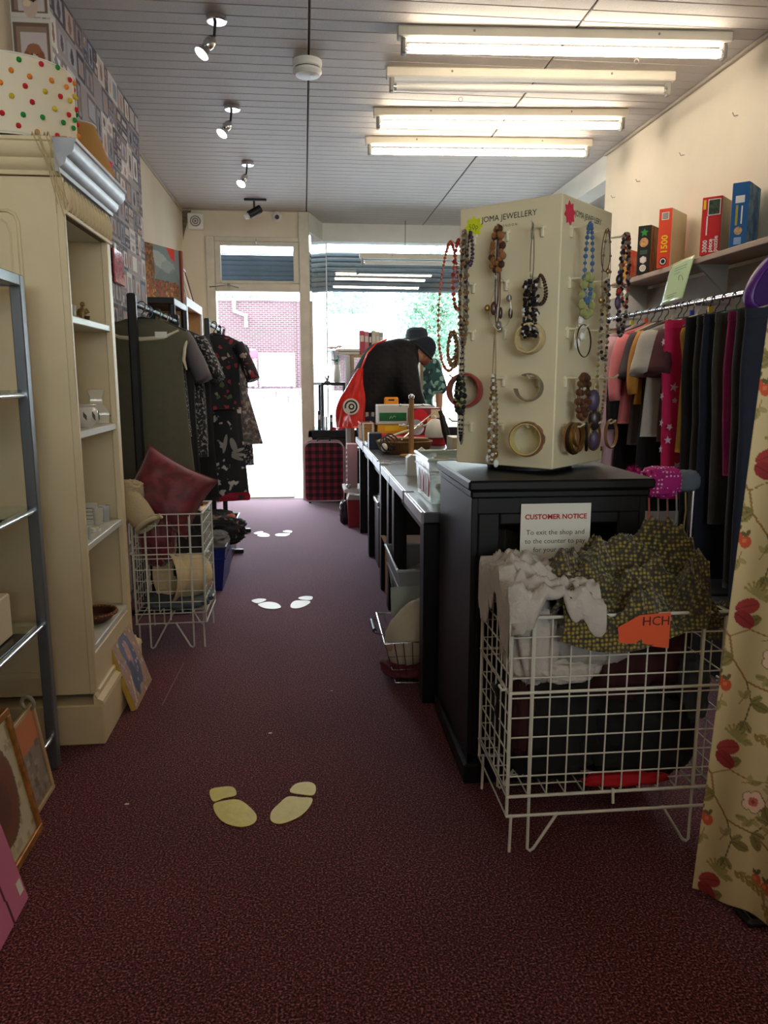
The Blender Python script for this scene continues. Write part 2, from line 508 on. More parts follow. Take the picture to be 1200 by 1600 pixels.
ctr = thing('added_light_blocker', 'unseen counter-shaped block added behind the camera to shade the low parts', 'counter', (.2, -1.6, 0))  # unseen counter-shaped block, added to shade the lower part of the room
for k in range(4):
    o('front_panel', M().box(-1.10 + k * .66, -1.33, .1, -.47 + k * .66, -1.30, 1.06, .004), mat('blocker_board', srgb(120, 92, 66), .6, var=.1, vs=10), ctr)
o('carcass', M().box(-1.12, -1.9, 0, 1.54, -1.33, 1.06), mat('blocker_dark', srgb(70, 56, 46), .7), ctr)
o('worktop', M().box(-1.14, -1.94, 1.06, 1.58, -1.27, 1.10, .006), mat('blocker_top', srgb(150, 122, 92), .4), ctr)
for k in range(3):
    o('divider', M().box(-1.14 + k * .66, -1.90, 1.10, -1.12 + k * .66, -1.62, 1.60), mat('blocker_board', (1, 1, 1)), ctr)
o('back_panel', M().box(-1.14, -1.62, 1.10, .20, -1.60, 1.60), mat('blocker_board', (1, 1, 1)), ctr)
o('upper_shelf', M().box(-1.14, -1.92, 1.60, .20, -1.58, 1.63, .004), mat('blocker_top', (1, 1, 1)), ctr)
o('blocker_screen', M().box(.45, -1.72, 1.16, .85, -1.68, 1.42, .006).box(.60, -1.74, 1.10, .70, -1.66, 1.16), mat('black_plastic', (1, 1, 1)), ctr)
# chimney breast with a wallpaper of little picture frames
wall_ch = struct('wall_chimney', M().box(-1.15, 3.53, 0, -.997, 5.24, ZC), cream)
def wallpaper(wm, hm, seed, res=.006):
    rg = random.Random(seed)
    W, H_ = int(wm / res), int(hm / res)
    p = Paint(W, H_, (158, 150, 150))
    mats_ = [(96, 88, 90), (74, 68, 72), (128, 118, 120), (150, 140, 138), (206, 198, 194), (84, 88, 106), (110, 98, 96), (86, 78, 80)]
    ins = [(196, 188, 188), (160, 158, 170), (190, 174, 166), (144, 146, 160), (182, 160, 156), (214, 208, 204), (150, 142, 146)]
    y = 0
    while y < H_:
        rowh = rg.choice((22, 28, 34)); x = -rg.randint(0, 12)
        while x < W:
            cw = rg.choice((13, 17, 22, 26))
            hh = rowh
            yy = y
            while yy < y + rowh - 8:
                h = min(rg.choice((12, 20, 28)), y + rowh - yy)
                fc = rg.choice(mats_); t = rg.choice((2, 3))
                p.rect(x, yy, x + cw - (1 if rg.random() < .6 else 0), yy + h - 1, fc)
                p.rect(x + 1 + t, yy + 1 + t, x + cw - 1 - t, yy + h - 1 - t, rg.choice(ins))
                if rg.random() < .75:
                    cx_, cy_ = x + cw / 2, yy + h * .55
                    bc = rg.choice([(140, 104, 84), (96, 80, 84), (176, 132, 112), (120, 126, 146), (70, 62, 66)])
                    p.ell(cx_, cy_, cw * .16, h * .24, bc); p.ell(cx_, cy_ - h * .22, cw * .11, h * .11, bc)
                if rg.random() < .12: p.ell(x + cw - 2, yy + h - 2, 2, 2, (232, 228, 220))
                yy += h
            x += cw
        y += rowh
    return p
wp = wallpaper(1.71, ZC, 3)
wall_print = printed('wallpaper_print', .75, .2)
print_panel('wallpaper', wp, (-.9965, 3.53, ZC), (0, 1.71, 0), (0, 0, -ZC), wall_ch, wall_print)
def dog_paper():
    p = wallpaper(.153, ZC, 11, .003)
    def frame(y0, y1):
        p.rect(0, y0 - 5, 51, y1 + 5, (214, 208, 196)); p.rect(2, y0, 49, y1, (120, 98, 82)); p.rect(6, y0 + 5, 46, y1 - 3, (152, 128, 110)); p.rect(11, y0 + 12, 45, y1 - 2, (204, 192, 190))
        cy = (y0 + y1) / 2
        p.ell(26, cy + 24, 11, 22, (206, 180, 164)); p.ell(27, cy - 4, 11, 12, (160, 106, 76)); p.ell(26, cy + 3, 5, 6, (226, 204, 188)); p.ell(17, cy + 2, 4, 9, (148, 92, 62)); p.ell(37, cy + 2, 4, 9, (148, 92, 62))
        p.ell(24, cy - 2, 1.4, 1.4, (50, 36, 34)); p.ell(31, cy - 2, 1.4, 1.4, (50, 36, 34)); p.ell(27, cy + 4, 1.8, 1.4, (50, 36, 34))
    y = int((ZC - 2.66) / .003)
    frame(y - 92, y - 12); frame(y, y + 82); frame(y + 94, y + 180)
    p.ell(30, y - 40, 8, 14, (70, 52, 56)); p.ell(22, y - 24, 5, 4, (226, 206, 170))
    return p
print_panel('wallpaper', dog_paper(), (-1.15, 3.5285, ZC), (.153, 0, 0), (0, 0, -ZC), wall_ch, wall_print)

# ------------------------------------------------------------------ shop front
YF = 7.93
struct('wall_front_pier', M().box(-1.15, YF, 0, -.93, YF + .14, ZC), cream)
struct('wall_front_top', M().box(-.93, YF, 2.60, .03, YF + .14, ZC), cream)
fr = mat('door_frame_paint', srgb(206, 198, 180), .45, var=.08, vs=10)
struct('trim_1', M().box(-.93, YF - .03, 0, -.845, YF + .12, 2.60, .006), fr)
struct('trim_2', M().box(-.845, YF - .02, 2.085, -.03, YF + .12, 2.16, .006), fr)
struct('trim_3', M().box(-.845, YF - .02, 2.555, -.03, YF + .12, 2.60, .006), fr)
post = struct('trim_4', M().box(-.03, YF - .03, 0, .075, YF + .14, ZC, .008), fr)
struct('trim_5', M().box(.075, YF - .02, .70, .10, YF + .10, 2.0, .004), fr)
# fanlight with reeded glass
reed = bpy.data.materials.new('reeded_glass'); reed.use_nodes = True
nt = reed.node_tree; nt.nodes.remove(nt.nodes['Principled BSDF'])
g_ = nt.nodes.new('ShaderNodeBsdfRefraction'); g_.inputs['Roughness'].default_value = .12; g_.inputs['IOR'].default_value = 1.05
t_ = nt.nodes.new('ShaderNodeBsdfTransparent'); t_.inputs[0].default_value = (.86, .92, .96, 1)
wv = nt.nodes.new('ShaderNodeTexWave'); wv.bands_direction = 'Z'; wv.inputs['Scale'].default_value = 22
tc_ = nt.nodes.new('ShaderNodeTexCoord'); nt.links.new(tc_.outputs['Object'], wv.inputs['Vector'])
bp_ = nt.nodes.new('ShaderNodeBump'); bp_.inputs['Strength'].default_value = .8; bp_.inputs['Distance'].default_value = .01
nt.links.new(wv.outputs['Fac'], bp_.inputs['Height']); nt.links.new(bp_.outputs[0], g_.inputs['Normal'])
mx_ = nt.nodes.new('ShaderNodeMixShader'); rr_ = ramp(nt, [(.2, (.25, .25, .25)), (.8, (.85, .85, .85))])
nt.links.new(wv.outputs['Fac'], rr_.inputs[0]); nt.links.new(rr_.outputs[0], mx_.inputs[0])
nt.links.new(t_.outputs[0], mx_.inputs[1]); nt.links.new(g_.outputs[0], mx_.inputs[2]); nt.links.new(mx_.outputs[0], nt.nodes['Material Output'].inputs[0])
win1 = struct('window_1', M().box(-.845, YF + .02, 2.16, -.03, YF + .03, 2.555), reed)
fm = M()
for a in ((-.845, 2.16, -.79, 2.555), (-.085, 2.16, -.03, 2.555), (-.79, 2.16, -.085, 2.19), (-.79, 2.52, -.085, 2.555)):
    fm.box(a[0], YF - .012, a[1], a[2], YF + .05, a[3], .004)
o('window_frame', fm, fr, win1)
o('window_catch', M().box(-.45, YF - .03, 2.53, -.43, YF - .01, 2.56).seg((-.44, YF - .02, 2.55), (-.44, YF - .05, 2.58), .005), chrome, win1)
# overhead door closer
dc = thing('door_closer', 'slim folded metal closer arm on the rail above the open doorway', 'door closer', (-.72, YF - .04, 2.12))
o('arm', M().tube([(-.90, YF - .05, 2.12), (-.71, YF - .09, 2.135), (-.62, YF - .05, 2.115)], .005, 6), mat('dull_steel', srgb(120, 112, 104), .4, .8), dc)
o('bracket', M().box(-.725, YF - .10, 2.12, -.70, YF - .03, 2.15, .004), mat('dull_steel', (1, 1, 1)), dc)
# window bay
YW = 8.60
struct('floor_display_ledge', M().box(.075, YF + .02, .66, 2.9, YW + .06, .71, .005), mat('ledge_paint', srgb(206, 210, 206), .5))
struct('trim_ledge', M().box(.03, YF - .03, .64, 2.9, YF + .02, .72, .006), black_wood)
struct('wall_under_window', M().box(.075, YF + .03, 0, 2.9, YF + .1, .66), mat('dark_board', srgb(60, 44, 40), .6))
win2 = struct('window_2', M().box(.26, YW, .71, 2.9, YW + .006, 2.68), clear_pane)
win3 = struct('window_3', M().prism([(.085, YF + .10), (.253, YW), (.260, YW), (.092, YF + .10)], d=(0, 0, 1.97), o=(0, 0, .71)), clear_pane)
o('corner_joint', M().box(.254, YW - .004, .71, .266, YW + .008, 2.68), mat('silicone_joint', srgb(225, 228, 226), .4), win2)
struct('beam_window', M().box(.22, 8.44, 2.66, 2.9, 8.62, ZC), white_paint)
struct('beam_return', M().prism([(.075, YF), (.22, 8.44), (.22, 8.62), (.075, 8.12)], o=(0, 0, 2.66), d=(0, 0, ZC - 2.66)), white_paint)
struct('wall_outer_pier', M().box(-1.3, YF + .14, -.05, -1.0, 8.8, 3.0), mat('outer_render', srgb(200, 205, 210), .8))
struct('wall_outer_pier', M().box(2.9, 8.6, -.05, 3.4, 8.8, 3.0), mat('outer_render', (1, 1, 1)))
struct('wall_stall_riser', M().box(.10, YW - .02, -.05, 2.9, YW + .1, .70), mat('outer_render', (1, 1, 1)))

# roller shutter, half lowered outside, every slat its own part
sh_m = mat('shutter_steel', srgb(72, 82, 92), .45, .3, var=.1, vs=6)
sh = thing('roller_shutter', 'half lowered dark grey roller shutter hanging outside the shop front', 'shutter', (.8, 8.76, 2.18))
zz = 2.18; first = None
while zz < 2.585:
    if first is None:
        first = o('slat', M().prism([(0, 0), (-.014, .012), (-.016, .035), (-.006, .0535), (.006, .0535), (.004, .03), (.006, .0)], o=(-1.0, 8.76, 2.18), u=(0, 1, 0), v=(0, 0, 1), d=(3.9, 0, 0)), sh_m, sh)
    else:
        link_copy(first, sh, (0, 0, zz - 2.18))
    zz += .052
for x in (-1.0, 2.86):
    o('guide_rail', M().box(x, 8.74, 0, x + .05, 8.80, 2.9), sh_m, sh)

# ------------------------------------------------------------------ the street outside
brick_m = bpy.data.materials.new('far_brickwork'); brick_m.use_nodes = True
nt = brick_m.node_tree; bt = nt.nodes.new('ShaderNodeTexBrick'); tc_ = nt.nodes.new('ShaderNodeTexCoord'); mp_ = nt.nodes.new('ShaderNodeMapping')
mp_.inputs['Rotation'].default_value = (PI / 2, 0, 0)
nt.links.new(tc_.outputs['Object'], mp_.inputs[0]); nt.links.new(mp_.outputs[0], bt.inputs['Vector'])
bt.inputs['Scale'].default_value = 1.0; bt.inputs['Brick Width'].default_value = .30; bt.inputs['Row Height'].default_value = .11; bt.inputs['Mortar Size'].default_value = .014
bt.inputs['Color1'].default_value = (*srgb(64, 42, 46), 1); bt.inputs['Color2'].default_value = (*srgb(74, 50, 54), 1); bt.inputs['Mortar'].default_value = (*srgb(104, 92, 96), 1)
pb = nt.nodes['Principled BSDF']; pb.inputs['Roughness'].default_value = .9; nt.links.new(bt.outputs[0], pb.inputs['Base Color'])
street_m = mat('pale_tarmac', srgb(170, 172, 176), .9, var=.06, vs=2)
struct('street', M().box(-40, 8.04, -.3, 60, 120, -.02), street_m)
struct('path_threshold', M().box(-.93, 7.99, -.2, 0, 8.7, .004), mat('threshold_concrete', srgb(176, 172, 170), .9))
bld = thing('brick_building', 'long two storey red brick building across the street', 'building', (-3, 46, .7))
o('brick_wall', M().box(-20, 46, 0, 1.05, 50, 5.6), brick_m, bld)
o('coping', M().box(-20.1, 45.9, 5.6, 1.12, 50, 5.72), mat('coping_white', srgb(200, 205, 205), .6), bld)
o('downpipe', M().tube([(-3.9, 45.85, 5.6), (-3.9, 45.8, 5.0), (-3.25, 45.8, 4.75), (-3.25, 45.8, 4.1)], .10, 8), mat('coping_white', (1, 1, 1)), bld)
o('wall_section', M().box(-.35, 45.92, 0, 1.05, 46, 5.6), brick_m, bld)
struct('platform', M().box(-14, 40, -.1, 1.4, 46, .62), mat('platform_slab', srgb(190, 190, 190), .9))
rw = thing('retaining_wall', 'low pale stone wall holding up the loading platform', 'wall', (-5, 40, 0))
x = -14.0; bl = None; stone = mat('pale_stone', srgb(176, 172, 168), .9, var=.15, vs=2)
while x < 1.3:
    for r in range(2):
        if bl is None: bl = o('stone_block', M().box(0, 39.75, 0, 1.16, 40.0, .27, .02), stone, rw, ); bl.location = (x, 0, 0)
        else: link_copy(bl, rw, (x + (.6 if r else 0), 0, .30 * r - (0 if r == 0 else 0)))
    x += 1.2
o('coping', M().box(-14, 39.7, .58, 1.4, 40.1, .68), stone, rw)
cage_m = mat('cage_white', srgb(225, 228, 230), .5)
def cage(x, w_, h, label, fill):
    t = thing('roll_cage', label, 'cage', (x, 43, .62))
    for dx in (-w_ / 2, w_ / 2):
        for dy in (-.4, .4): o('post', M().seg((dx, dy, .12), (dx, dy, h), .035, 6), cage_m, t, local=True)
    m = M()
    for k in range(7):
        z = .2 + (h - .25) * k / 6; m.seg((-w_ / 2, -.4, z), (w_ / 2, -.4, z), .02, 5)
    for k in range(6):
        xx = -w_ / 2 + w_ * k / 5; m.seg((xx, -.4, .15), (xx, -.4, h), .015, 5)
    o('mesh_side', m, cage_m, t, local=True, kind='stuff')
    for dx in (-w_ / 2 + .15, w_ / 2 - .15):
        o('wheel', M().lathe([(.09, -.05), (.09, .05)], 10, (dx, -.3, .09), (1, 0, 0)), black_plastic, t, local=True)
    o('load', M().box(-w_ / 2 + .06, -.3, .2, w_ / 2 - .06, .35, h * .93, .05), fill, t, local=True)
    return t
cage(-6.0, 2.3, 2.05, 'wide white roll cage with square mesh on the platform', mat('load_white', srgb(230, 232, 232), .7))
c2 = cage(-3.35, 1.5, 1.75, 'narrow white roll cage under a red cloth', mat('load_white', (1, 1, 1)))
o('cloth_cover', M().box(-.85, -.5, 1.62, .85, .5, 2.15, .1), mat('red_cover', srgb(196, 60, 84), .8), c2, local=True)
cage(-1.45, 1.85, 1.95, 'white boxed roll cage beside the platform end', mat('load_white', (1, 1, 1)))
# far house and trees seen through the shop window
hs = thing('far_house', 'low brick house with a grey roof behind the display window', 'house', (4.5, 52, 0))
o('house_wall', M().box(2.0, 52, 0, 9.2, 58, 3.0), brick_m, hs)
o('house_roof', M().prism([(51.4, 3.0), (55, 5.6), (58.6, 3.0)], o=(1.6, 0, 0), u=(0, 1, 0), v=(0, 0, 1), d=(8.2, 0, 0)), mat('grey_slate', srgb(150, 155, 160), .8), hs)
leaf_m = mat('pale_foliage', srgb(96, 140, 112), .8, var=.35, vs=3)
bark = mat('bark', srgb(90, 78, 66), .9)
def tree(x, y, h, r, label, seed):
    rg = random.Random(seed)
    t = thing('street_tree', label, 'tree', (x, y, -.02), 0, 'trees across the street')
    m = M().tube([(0, 0, 0), (.1, 0, h * .3), (0, .1, h * .7)], [.22, .16, .06], 8)
    for k in range(6):
        a = rg.uniform(0, 6.28); z = h * rg.uniform(.3, .6)
        m.tube([(0, 0, z), (math.cos(a) * r * .6, math.sin(a) * r * .6, z + h * .2)], [.07, .02], 5)
    o('trunk', m, bark, t, local=True)
    vs = []; fs = []
    for k in range(5200):
        q = Vector((rg.gauss(0, 1), rg.gauss(0, 1), rg.gauss(0, 1))).normalized() * (rg.random() ** .4)
        lump = 1 + .28 * fbm(q.x * 2 + seed, q.y * 2, q.z * 2)
        c = Vector((q.x * r * lump, q.y * r * lump, h * .62 + q.z * h * .40 * lump))
        a = Vector((rg.gauss(0, 1), rg.gauss(0, 1), rg.gauss(0, 1))).normalized(); b = a.orthogonal().normalized(); s_ = rg.uniform(.07, .16)
        i = len(vs); vs += [c - a * s_, c + b * s_ * .5, c + a * s_, c - b * s_ * .5]; fs.append((i, i + 1, i + 2, i + 3))
    o('foliage', M().add(vs, fs), leaf_m, t, local=True, smooth=False, kind='stuff')
tree(6.9, 40, 7.6, 2.1, 'tall pale green tree behind the person in the quilted jacket', 1)
tree(11.6, 36, 9.0, 2.3, 'broad green tree beside the jewellery stand in the window', 2)
tree(4.0, 64, 9.8, 2.6, 'distant pale tree above the grey house roof', 3)
tree(18.5, 44, 9.5, 3.0, 'far green tree hidden mostly behind the jewellery stand', 4)
tree(-4.5, 55, 7.4, 3.0, 'low green tree top showing over the brick building', 5)
bn = thing('feather_banner', 'red fabric banner on a pole outside the doorway', 'banner', (-.78, 8.35, 0))
o('pole', M().tube([(-.86, 8.35, 0), (-.86, 8.35, 1.6), (-.82, 8.35, 1.75)], .012, 8), black_plastic, bn)
def bfn(u, v): return Vector((-.85 + u * (.035 + .10 * v), 8.35 + .03 * math.sin(v * 9 + u * 3), 1.72 - 1.6 * v))
o('flag', M().grid(bfn, 6, 24), mat('red_banner', srgb(230, 60, 40), .7), bn, solid=.002)
single('doormat', M().box(-.66, 8.02, .004, -.12, 8.3, .018, .005), mat('grey_mat', srgb(150, 140, 134), .95, bump=.4, bs=200), 'thin grey mat lying outside on the door threshold', 'mat')
ps_ = thing('wall_poster', 'pair of pale blue posters on the reveal beside the doorway', 'poster', (-1.0, 7.7, 1.4))
o('sheet', M().box(-1.148, 7.35, 1.25, -1.142, 7.55, 1.62), mat('pale_blue_paper', srgb(200, 214, 226), .6), ps_)
o('sheet', M().box(-1.148, 7.62, 1.2, -1.142, 7.88, 1.66), mat('pale_blue_paper', (1, 1, 1)), ps_)
# ------------------------------------------------------------------ ceiling fittings
tube_on = mat('lit_tube', (1, 1, 1), .5, emit=(1.0, .88, .71), es=TUBE)
tube_off = mat('unlit_tube', srgb(225, 222, 214), .3)
batten_m = mat('batten_enamel', srgb(222, 214, 196), .5, var=.05, vs=8)
grey_cap = mat('grey_cap', srgb(150, 145, 138), .5)
def batten(pl, pr, label, lit, w_=.065, drop=0.0, zc=ZC):
    pl = Vector(pl); pr = Vector(pr); c = (pl + pr) / 2; d = pr - pl; L_ = d.length; ang = math.atan2(d.y, d.x)
    t = thing('fluorescent_light', label, 'light', (c.x, c.y + w_ / 2, zc - drop), ang, 'fluorescent lights')
    h = L_ / 2
    o('batten', M().box(-h, -w_ / 2, -.048, h, w_ / 2, 0, .006), batten_m, t, local=True)
    for s in (-1, 1):
        o('lamp_holder', M().box(s * (h - .03) - .012, -.022, -.115, s * (h - .03) + .012, .022, -.046, .006), grey_cap, t, local=True)
        o('screw', M().ball((s * h * .55, -w_ / 2 - .002, -.02), .006, 6, 4), grey_cap, t, local=True)
    tb = o('tube', M().tube([(-h + .045, 0, -.088), (h - .045, 0, -.088)], .0195, 16), tube_on if lit else tube_off, t, local=True)
    for s in (-1, 1):
        o('tube_cap', M().lathe([(.0198, 0), (.0198, .02)], 14, (s * (h - .035), 0, -.088), (-s, 0, 0)), chrome, tb, local=True)
    return t
batten((.456, 3.814, 0), (2.022, 3.719, 0), 'lit strip light nearest the camera, longest in view, brown shadow above', True)
batten((.454, 4.292, 0), (1.979, 4.195, 0), 'unlit strip light between the lit ones on the ceiling', False)
batten((.442, 4.908, 0), (1.970, 4.773, 0), 'lit strip light just behind the unlit one', True)
batten((.436, 5.464, 0), (1.973, 5.363, 0), 'lit strip light farthest back on the ceiling, shortest in view', True)
batten((-.95, -.95, 0), (.58, -1.03, 0), 'added unseen strip light behind the camera, nearer one', True)  # out of view, added to brighten surfaces that face the camera
batten((.40, -2.35, 0), (1.93, -2.43, 0), 'added unseen strip light behind the camera, farther one', True)  # also out of view, added for the same lift from behind
hb = batten((.59, 8.2, 0), (2.1, 8.2, 0), 'unlit strip light hung on cords inside the shop window', False, drop=.33)
for s in (-.28, .5):
    o('cord', M().seg((s, 0, 0), (s, 0, .33), .003, 5), black_plastic, hb, local=True)

sd = thing('smoke_detector', 'round white smoke alarm on the ceiling joint', 'smoke alarm', (.045, 4.27, ZC))
o('base', M().lathe([(.074, 0), (.075, -.012), (.072, -.03), (.066, -.034)], 32), white_plastic, sd, local=True)
o('body', M().lathe([(.066, -.034), (.066, -.041), (.072, -.043), (.074, -.055), (.062, -.07), (.04, -.075), (0, -.075)], 32), white_plastic, sd, local=True)
o('vent_ring', M().lathe([(.0665, -.036), (.0668, -.040)], 32), black_plastic, sd, local=True)
o('test_button', M().lathe([(.012, -.074), (.012, -.078), (0, -.078)], 12, (.025, -.02, 0)), mat('pale_lens', srgb(200, 205, 215), .2), sd, local=True)

lamp_face = mat('lit_halogen', (1, 1, 1), .3, emit=(1, .93, .82), es=SPOT)
def spot(x, y, label, lean=(-.55, -.25, -.8)):
    t = thing('ceiling_spotlight', label, 'spotlight', (x, y, ZC), 0, 'chrome ceiling spotlights')
    o('ceiling_rose', M().lathe([(.046, 0), (.047, -.022), (.043, -.026), (0, -.026)], 24), chrome, t, local=True)
    o('arm', M().tube([(-.005, 0, -.02), (-.012, -.005, -.085), (-.02, -.008, -.10)], .0065, 8), mat('dark_stem', srgb(60, 60, 70), .3, .6), t, local=True)
    d = Vector(lean).normalized(); c = Vector((-.02, -.008, -.10))
    hd = o('lamp_head', M().lathe([(0, -.03), (.016, -.028), (.024, -.012), (.025, .012), (.019, .026), (.024, .036), (.034, .062), (.033, .064), (.022, .04)], 20, c + d * .022, d), chrome, t, local=True)
    o('lamp', M().lathe([(.0325, .0645), (.030, .068), (0, .068)], 20, c + d * .022, d), lamp_face, hd, local=True)
    return t
spot(-.361, 3.815, 'chrome ceiling spotlight nearest the camera, large and angled')
spot(-.395, 4.971, 'chrome ceiling spotlight in the middle of the row of three', (-.5, -.35, -.8))
spot(-.391, 6.186, 'chrome ceiling spotlight farthest back, before the black one', (-.35, -.5, -.8))
bs = thing('track_spotlight', 'black cylinder spotlight with a clear bulb near the doorway', 'spotlight', (-.41, 7.40, ZC))
o('mount', M().box(-.10, -.02, -.018, .10, .02, 0, .004), black_plastic, bs, local=True)
o('arm', M().box(-.02, -.008, -.09, -.002, .008, -.015, .002), black_plastic, bs, local=True)
dv = Vector((-.75, -.15, -.45)).normalized()
hd = o('lamp_head', M().lathe([(0, -.07), (.033, -.07), (.036, -.06), (.036, .055), (.03, .06), (.03, .04), (0, .035)], 20, (-.012, 0, -.115), dv), black_plastic, bs, local=True)
o('bulb', M().lathe([(.012, .04), (.024, .06), (.027, .08), (.018, .098), (0, .104)], 16, (-.012, 0, -.115), dv), mat('clear_bulb', (.85, .87, .9), .08, spec=.8, alpha=.6), hd, local=True)
cv = thing('security_camera', 'small white dome security camera on the wall above the doorway', 'camera', (-.235, YF - .001, 2.79))
o('base', M().lathe([(.05, 0), (.05, .015), (.04, .02)], 20, (0, 0, 0), (0, -1, 0)), white_plastic, cv, local=True)
o('dome', M().ball((0, -.045, -.002), .042, 18, 12), white_plastic, cv, local=True)
o('lens', M().lathe([(.022, .036), (.021, .044), (0, .046)], 16, (0, -.045, -.006), (.1, -1, -.25)), black_plastic, cv, local=True)
vb = thing('extractor_vent', 'small square white vent box high on the wall by the corner', 'vent', (-1.01, YF, 2.73))
o('box', M().box(-.075, -.05, -.075, .075, 0, .075, .008), white_plastic, vb, local=True)
o('grille', M().torus((0, -.052, 0), .045, .006, (0, 1, 0), 24, 6).torus((0, -.052, 0), .025, .006, (0, 1, 0), 20, 6).ball((0, -.05, 0), .012, 10, 6), mat('vent_grey', srgb(150, 142, 130), .6), vb, local=True)
hk = mat('hook_grey', srgb(170, 160, 146), .4, .5)
for (x, y) in ((120, 207), (1153, 180), (1069, 242), (1000, 283), (961, 308)):
    if x < 200: continue
    p = at(x, y, X=2.199)
    single('wall_hook', M().tube([p, p + Vector((-.02, 0, -.004)), p + Vector((-.03, 0, .012))], .003, 6), hk, {1153: 'tiny metal hook in the bare wall, uppermost one', 1069: 'tiny metal hook in the bare wall, second one down', 1000: 'tiny metal hook in the bare wall, third one down', 961: 'tiny metal hook in the bare wall above the jewellery stand'}[x], 'hook', 'wall hooks')
for (x, y, lb) in ((800, 78, 'tiny hook in the ceiling between the two nearest strip lights, by the joint'), (995, 90, 'tiny hook in the ceiling near the wall end of the strip lights'), (720, 150, 'tiny hook in the ceiling under the unlit strip light')):
    p = at(x, y, Z=ZC)
    single('ceiling_hook', M().torus(p + Vector((0, 0, -.018)), .012, .0022, (0, 1, 0), 14, 5), hk, lb, 'hook', 'ceiling hooks')
# ------------------------------------------------------------------ shared builders
def wire_panel(m, p, a, b, na, nb, r=.0022):
    """a welded mesh: p corner, a and b edge vectors"""
    p = Vector(p); a = Vector(a); b = Vector(b)
    for i in range(na + 1): m.seg(p + a * (i / na), p + a * (i / na) + b, r, 5)
    for j in range(nb + 1): m.seg(p + b * (j / nb), p + b * (j / nb) + a, r, 5)
    return m
def wire_basket(label, x0, x1, y0, y1, ztop, zmid, zbot, zbase, legs_in=.06):
    t = thing('wire_basket', label, 'basket', ((x0 + x1) / 2, (y0 + y1) / 2, 0))
    nx = max(4, round((x1 - x0) / .05)); ny = max(3, round((y1 - y0) / .05)); nz = max(4, round((ztop - zbot) / .052))
    h = ztop - zbot
    for nm, p, a, n in (('front_mesh', (x0, y0, zbot), (x1 - x0, 0, 0), nx), ('rear_mesh', (x0, y1, zbot), (x1 - x0, 0, 0), nx),
                        ('side_mesh', (x0, y0, zbot), (0, y1 - y0, 0), ny), ('side_mesh', (x1, y0, zbot), (0, y1 - y0, 0), ny)):
        o(nm, wire_panel(M(), p, a, (0, 0, h), n, nz), white_wire, t, kind='stuff')
    o('floor_mesh', wire_panel(M(), (x0, y0, zbot), (x1 - x0, 0, 0), (0, y1 - y0, 0), nx, ny), white_wire, t, kind='stuff')
    for nm, z, r in (('rim', ztop, .0045), ('middle_band', zmid, .0042), ('bottom_band', zbot, .0045), ('base_band', zbase, .0045)):
        e = .006
        o(nm, M().tube([(x0 - e, y0 - e, z), (x1 + e, y0 - e, z), (x1 + e, y1 + e, z), (x0 - e, y1 + e, z)], r, 7, closed=True), white_wire, t)
    for x in (x0, x1):
        for y in (y0, y1):
            sx = 1 if x == x0 else -1
            o('corner_post', M().seg((x - .004 * sx, y, zbase), (x - .004 * sx, y, ztop), .0045, 7), white_wire, t)
            o('leg', M().tube([(x + .008 * sx, y, zbase), (x + .006 * sx, y, .006)], .0042, 7), white_wire, t)
            o('leg_brace', M().tube([(x + .055 * sx, y, ztop * .98), (x + .055 * sx, y, .012), (x + .062 * sx, y, .006), (x + .072 * sx, y, .012), (x + .135 * sx, y, zbase)], .0042, 7), white_wire, t)
    for x in (x0, x1):
        s = -1 if x == x0 else 1
        o('hook', M().tube([(x, y0 + .02, zmid), (x + .02 * s, y0 + .02, zmid), (x + .02 * s, y0 + .05, zmid)], .004, 6), white_wire, t)
    o('hook', M().tube([((x0 + x1) / 2, y0 - .008, zbot + .01), ((x0 + x1) / 2, y0 - .014, zbot - .03)], .004, 6), white_wire, t)
    return t

def lump(name, c, r, mt, label, cat, seed=1, amp=.22, fr=2.2, floor_z=None, nu=56, nv=36, flat=.6, group=None, stretch=(1, 1, 1), rz=0.0):
    """crumpled cloth: a closed soft shape with ridged folds"""
    c = Vector(c); m = M()
    co, si = math.cos(rz), math.sin(rz)
    def fn(u, v):
        a = 2 * PI * u; t = PI * v
        d = Vector((math.sin(t) * math.cos(a), math.sin(t) * math.sin(a), math.cos(t)))
        k = 1 + amp * (2 * ridge(d.x * fr * stretch[0] + seed, d.y * fr * stretch[1], d.z * fr * stretch[2]) - 1.2) + amp * .45 * (2 * ridge(d.x * fr * 2.7 + seed * 3, d.y * fr * 2.7, d.z * fr * 2.7 + 5) - 1.2)
        sg = lambda q, e: math.copysign(abs(q) ** e, q)
        x = sg(d.x, .8) * r[0] * k; y = sg(d.y, .8) * r[1] * k; z = sg(d.z, flat) * r[2] * k
        p = c + Vector((x * co - y * si, x * si + y * co, z))
        if floor_z is not None and p.z < floor_z: p.z = floor_z + (p.z - floor_z) * .03
        return p
    m.grid(fn, nu, nv, wrap=True)
    return single(name, m, mt, label, cat, group, ang=180)

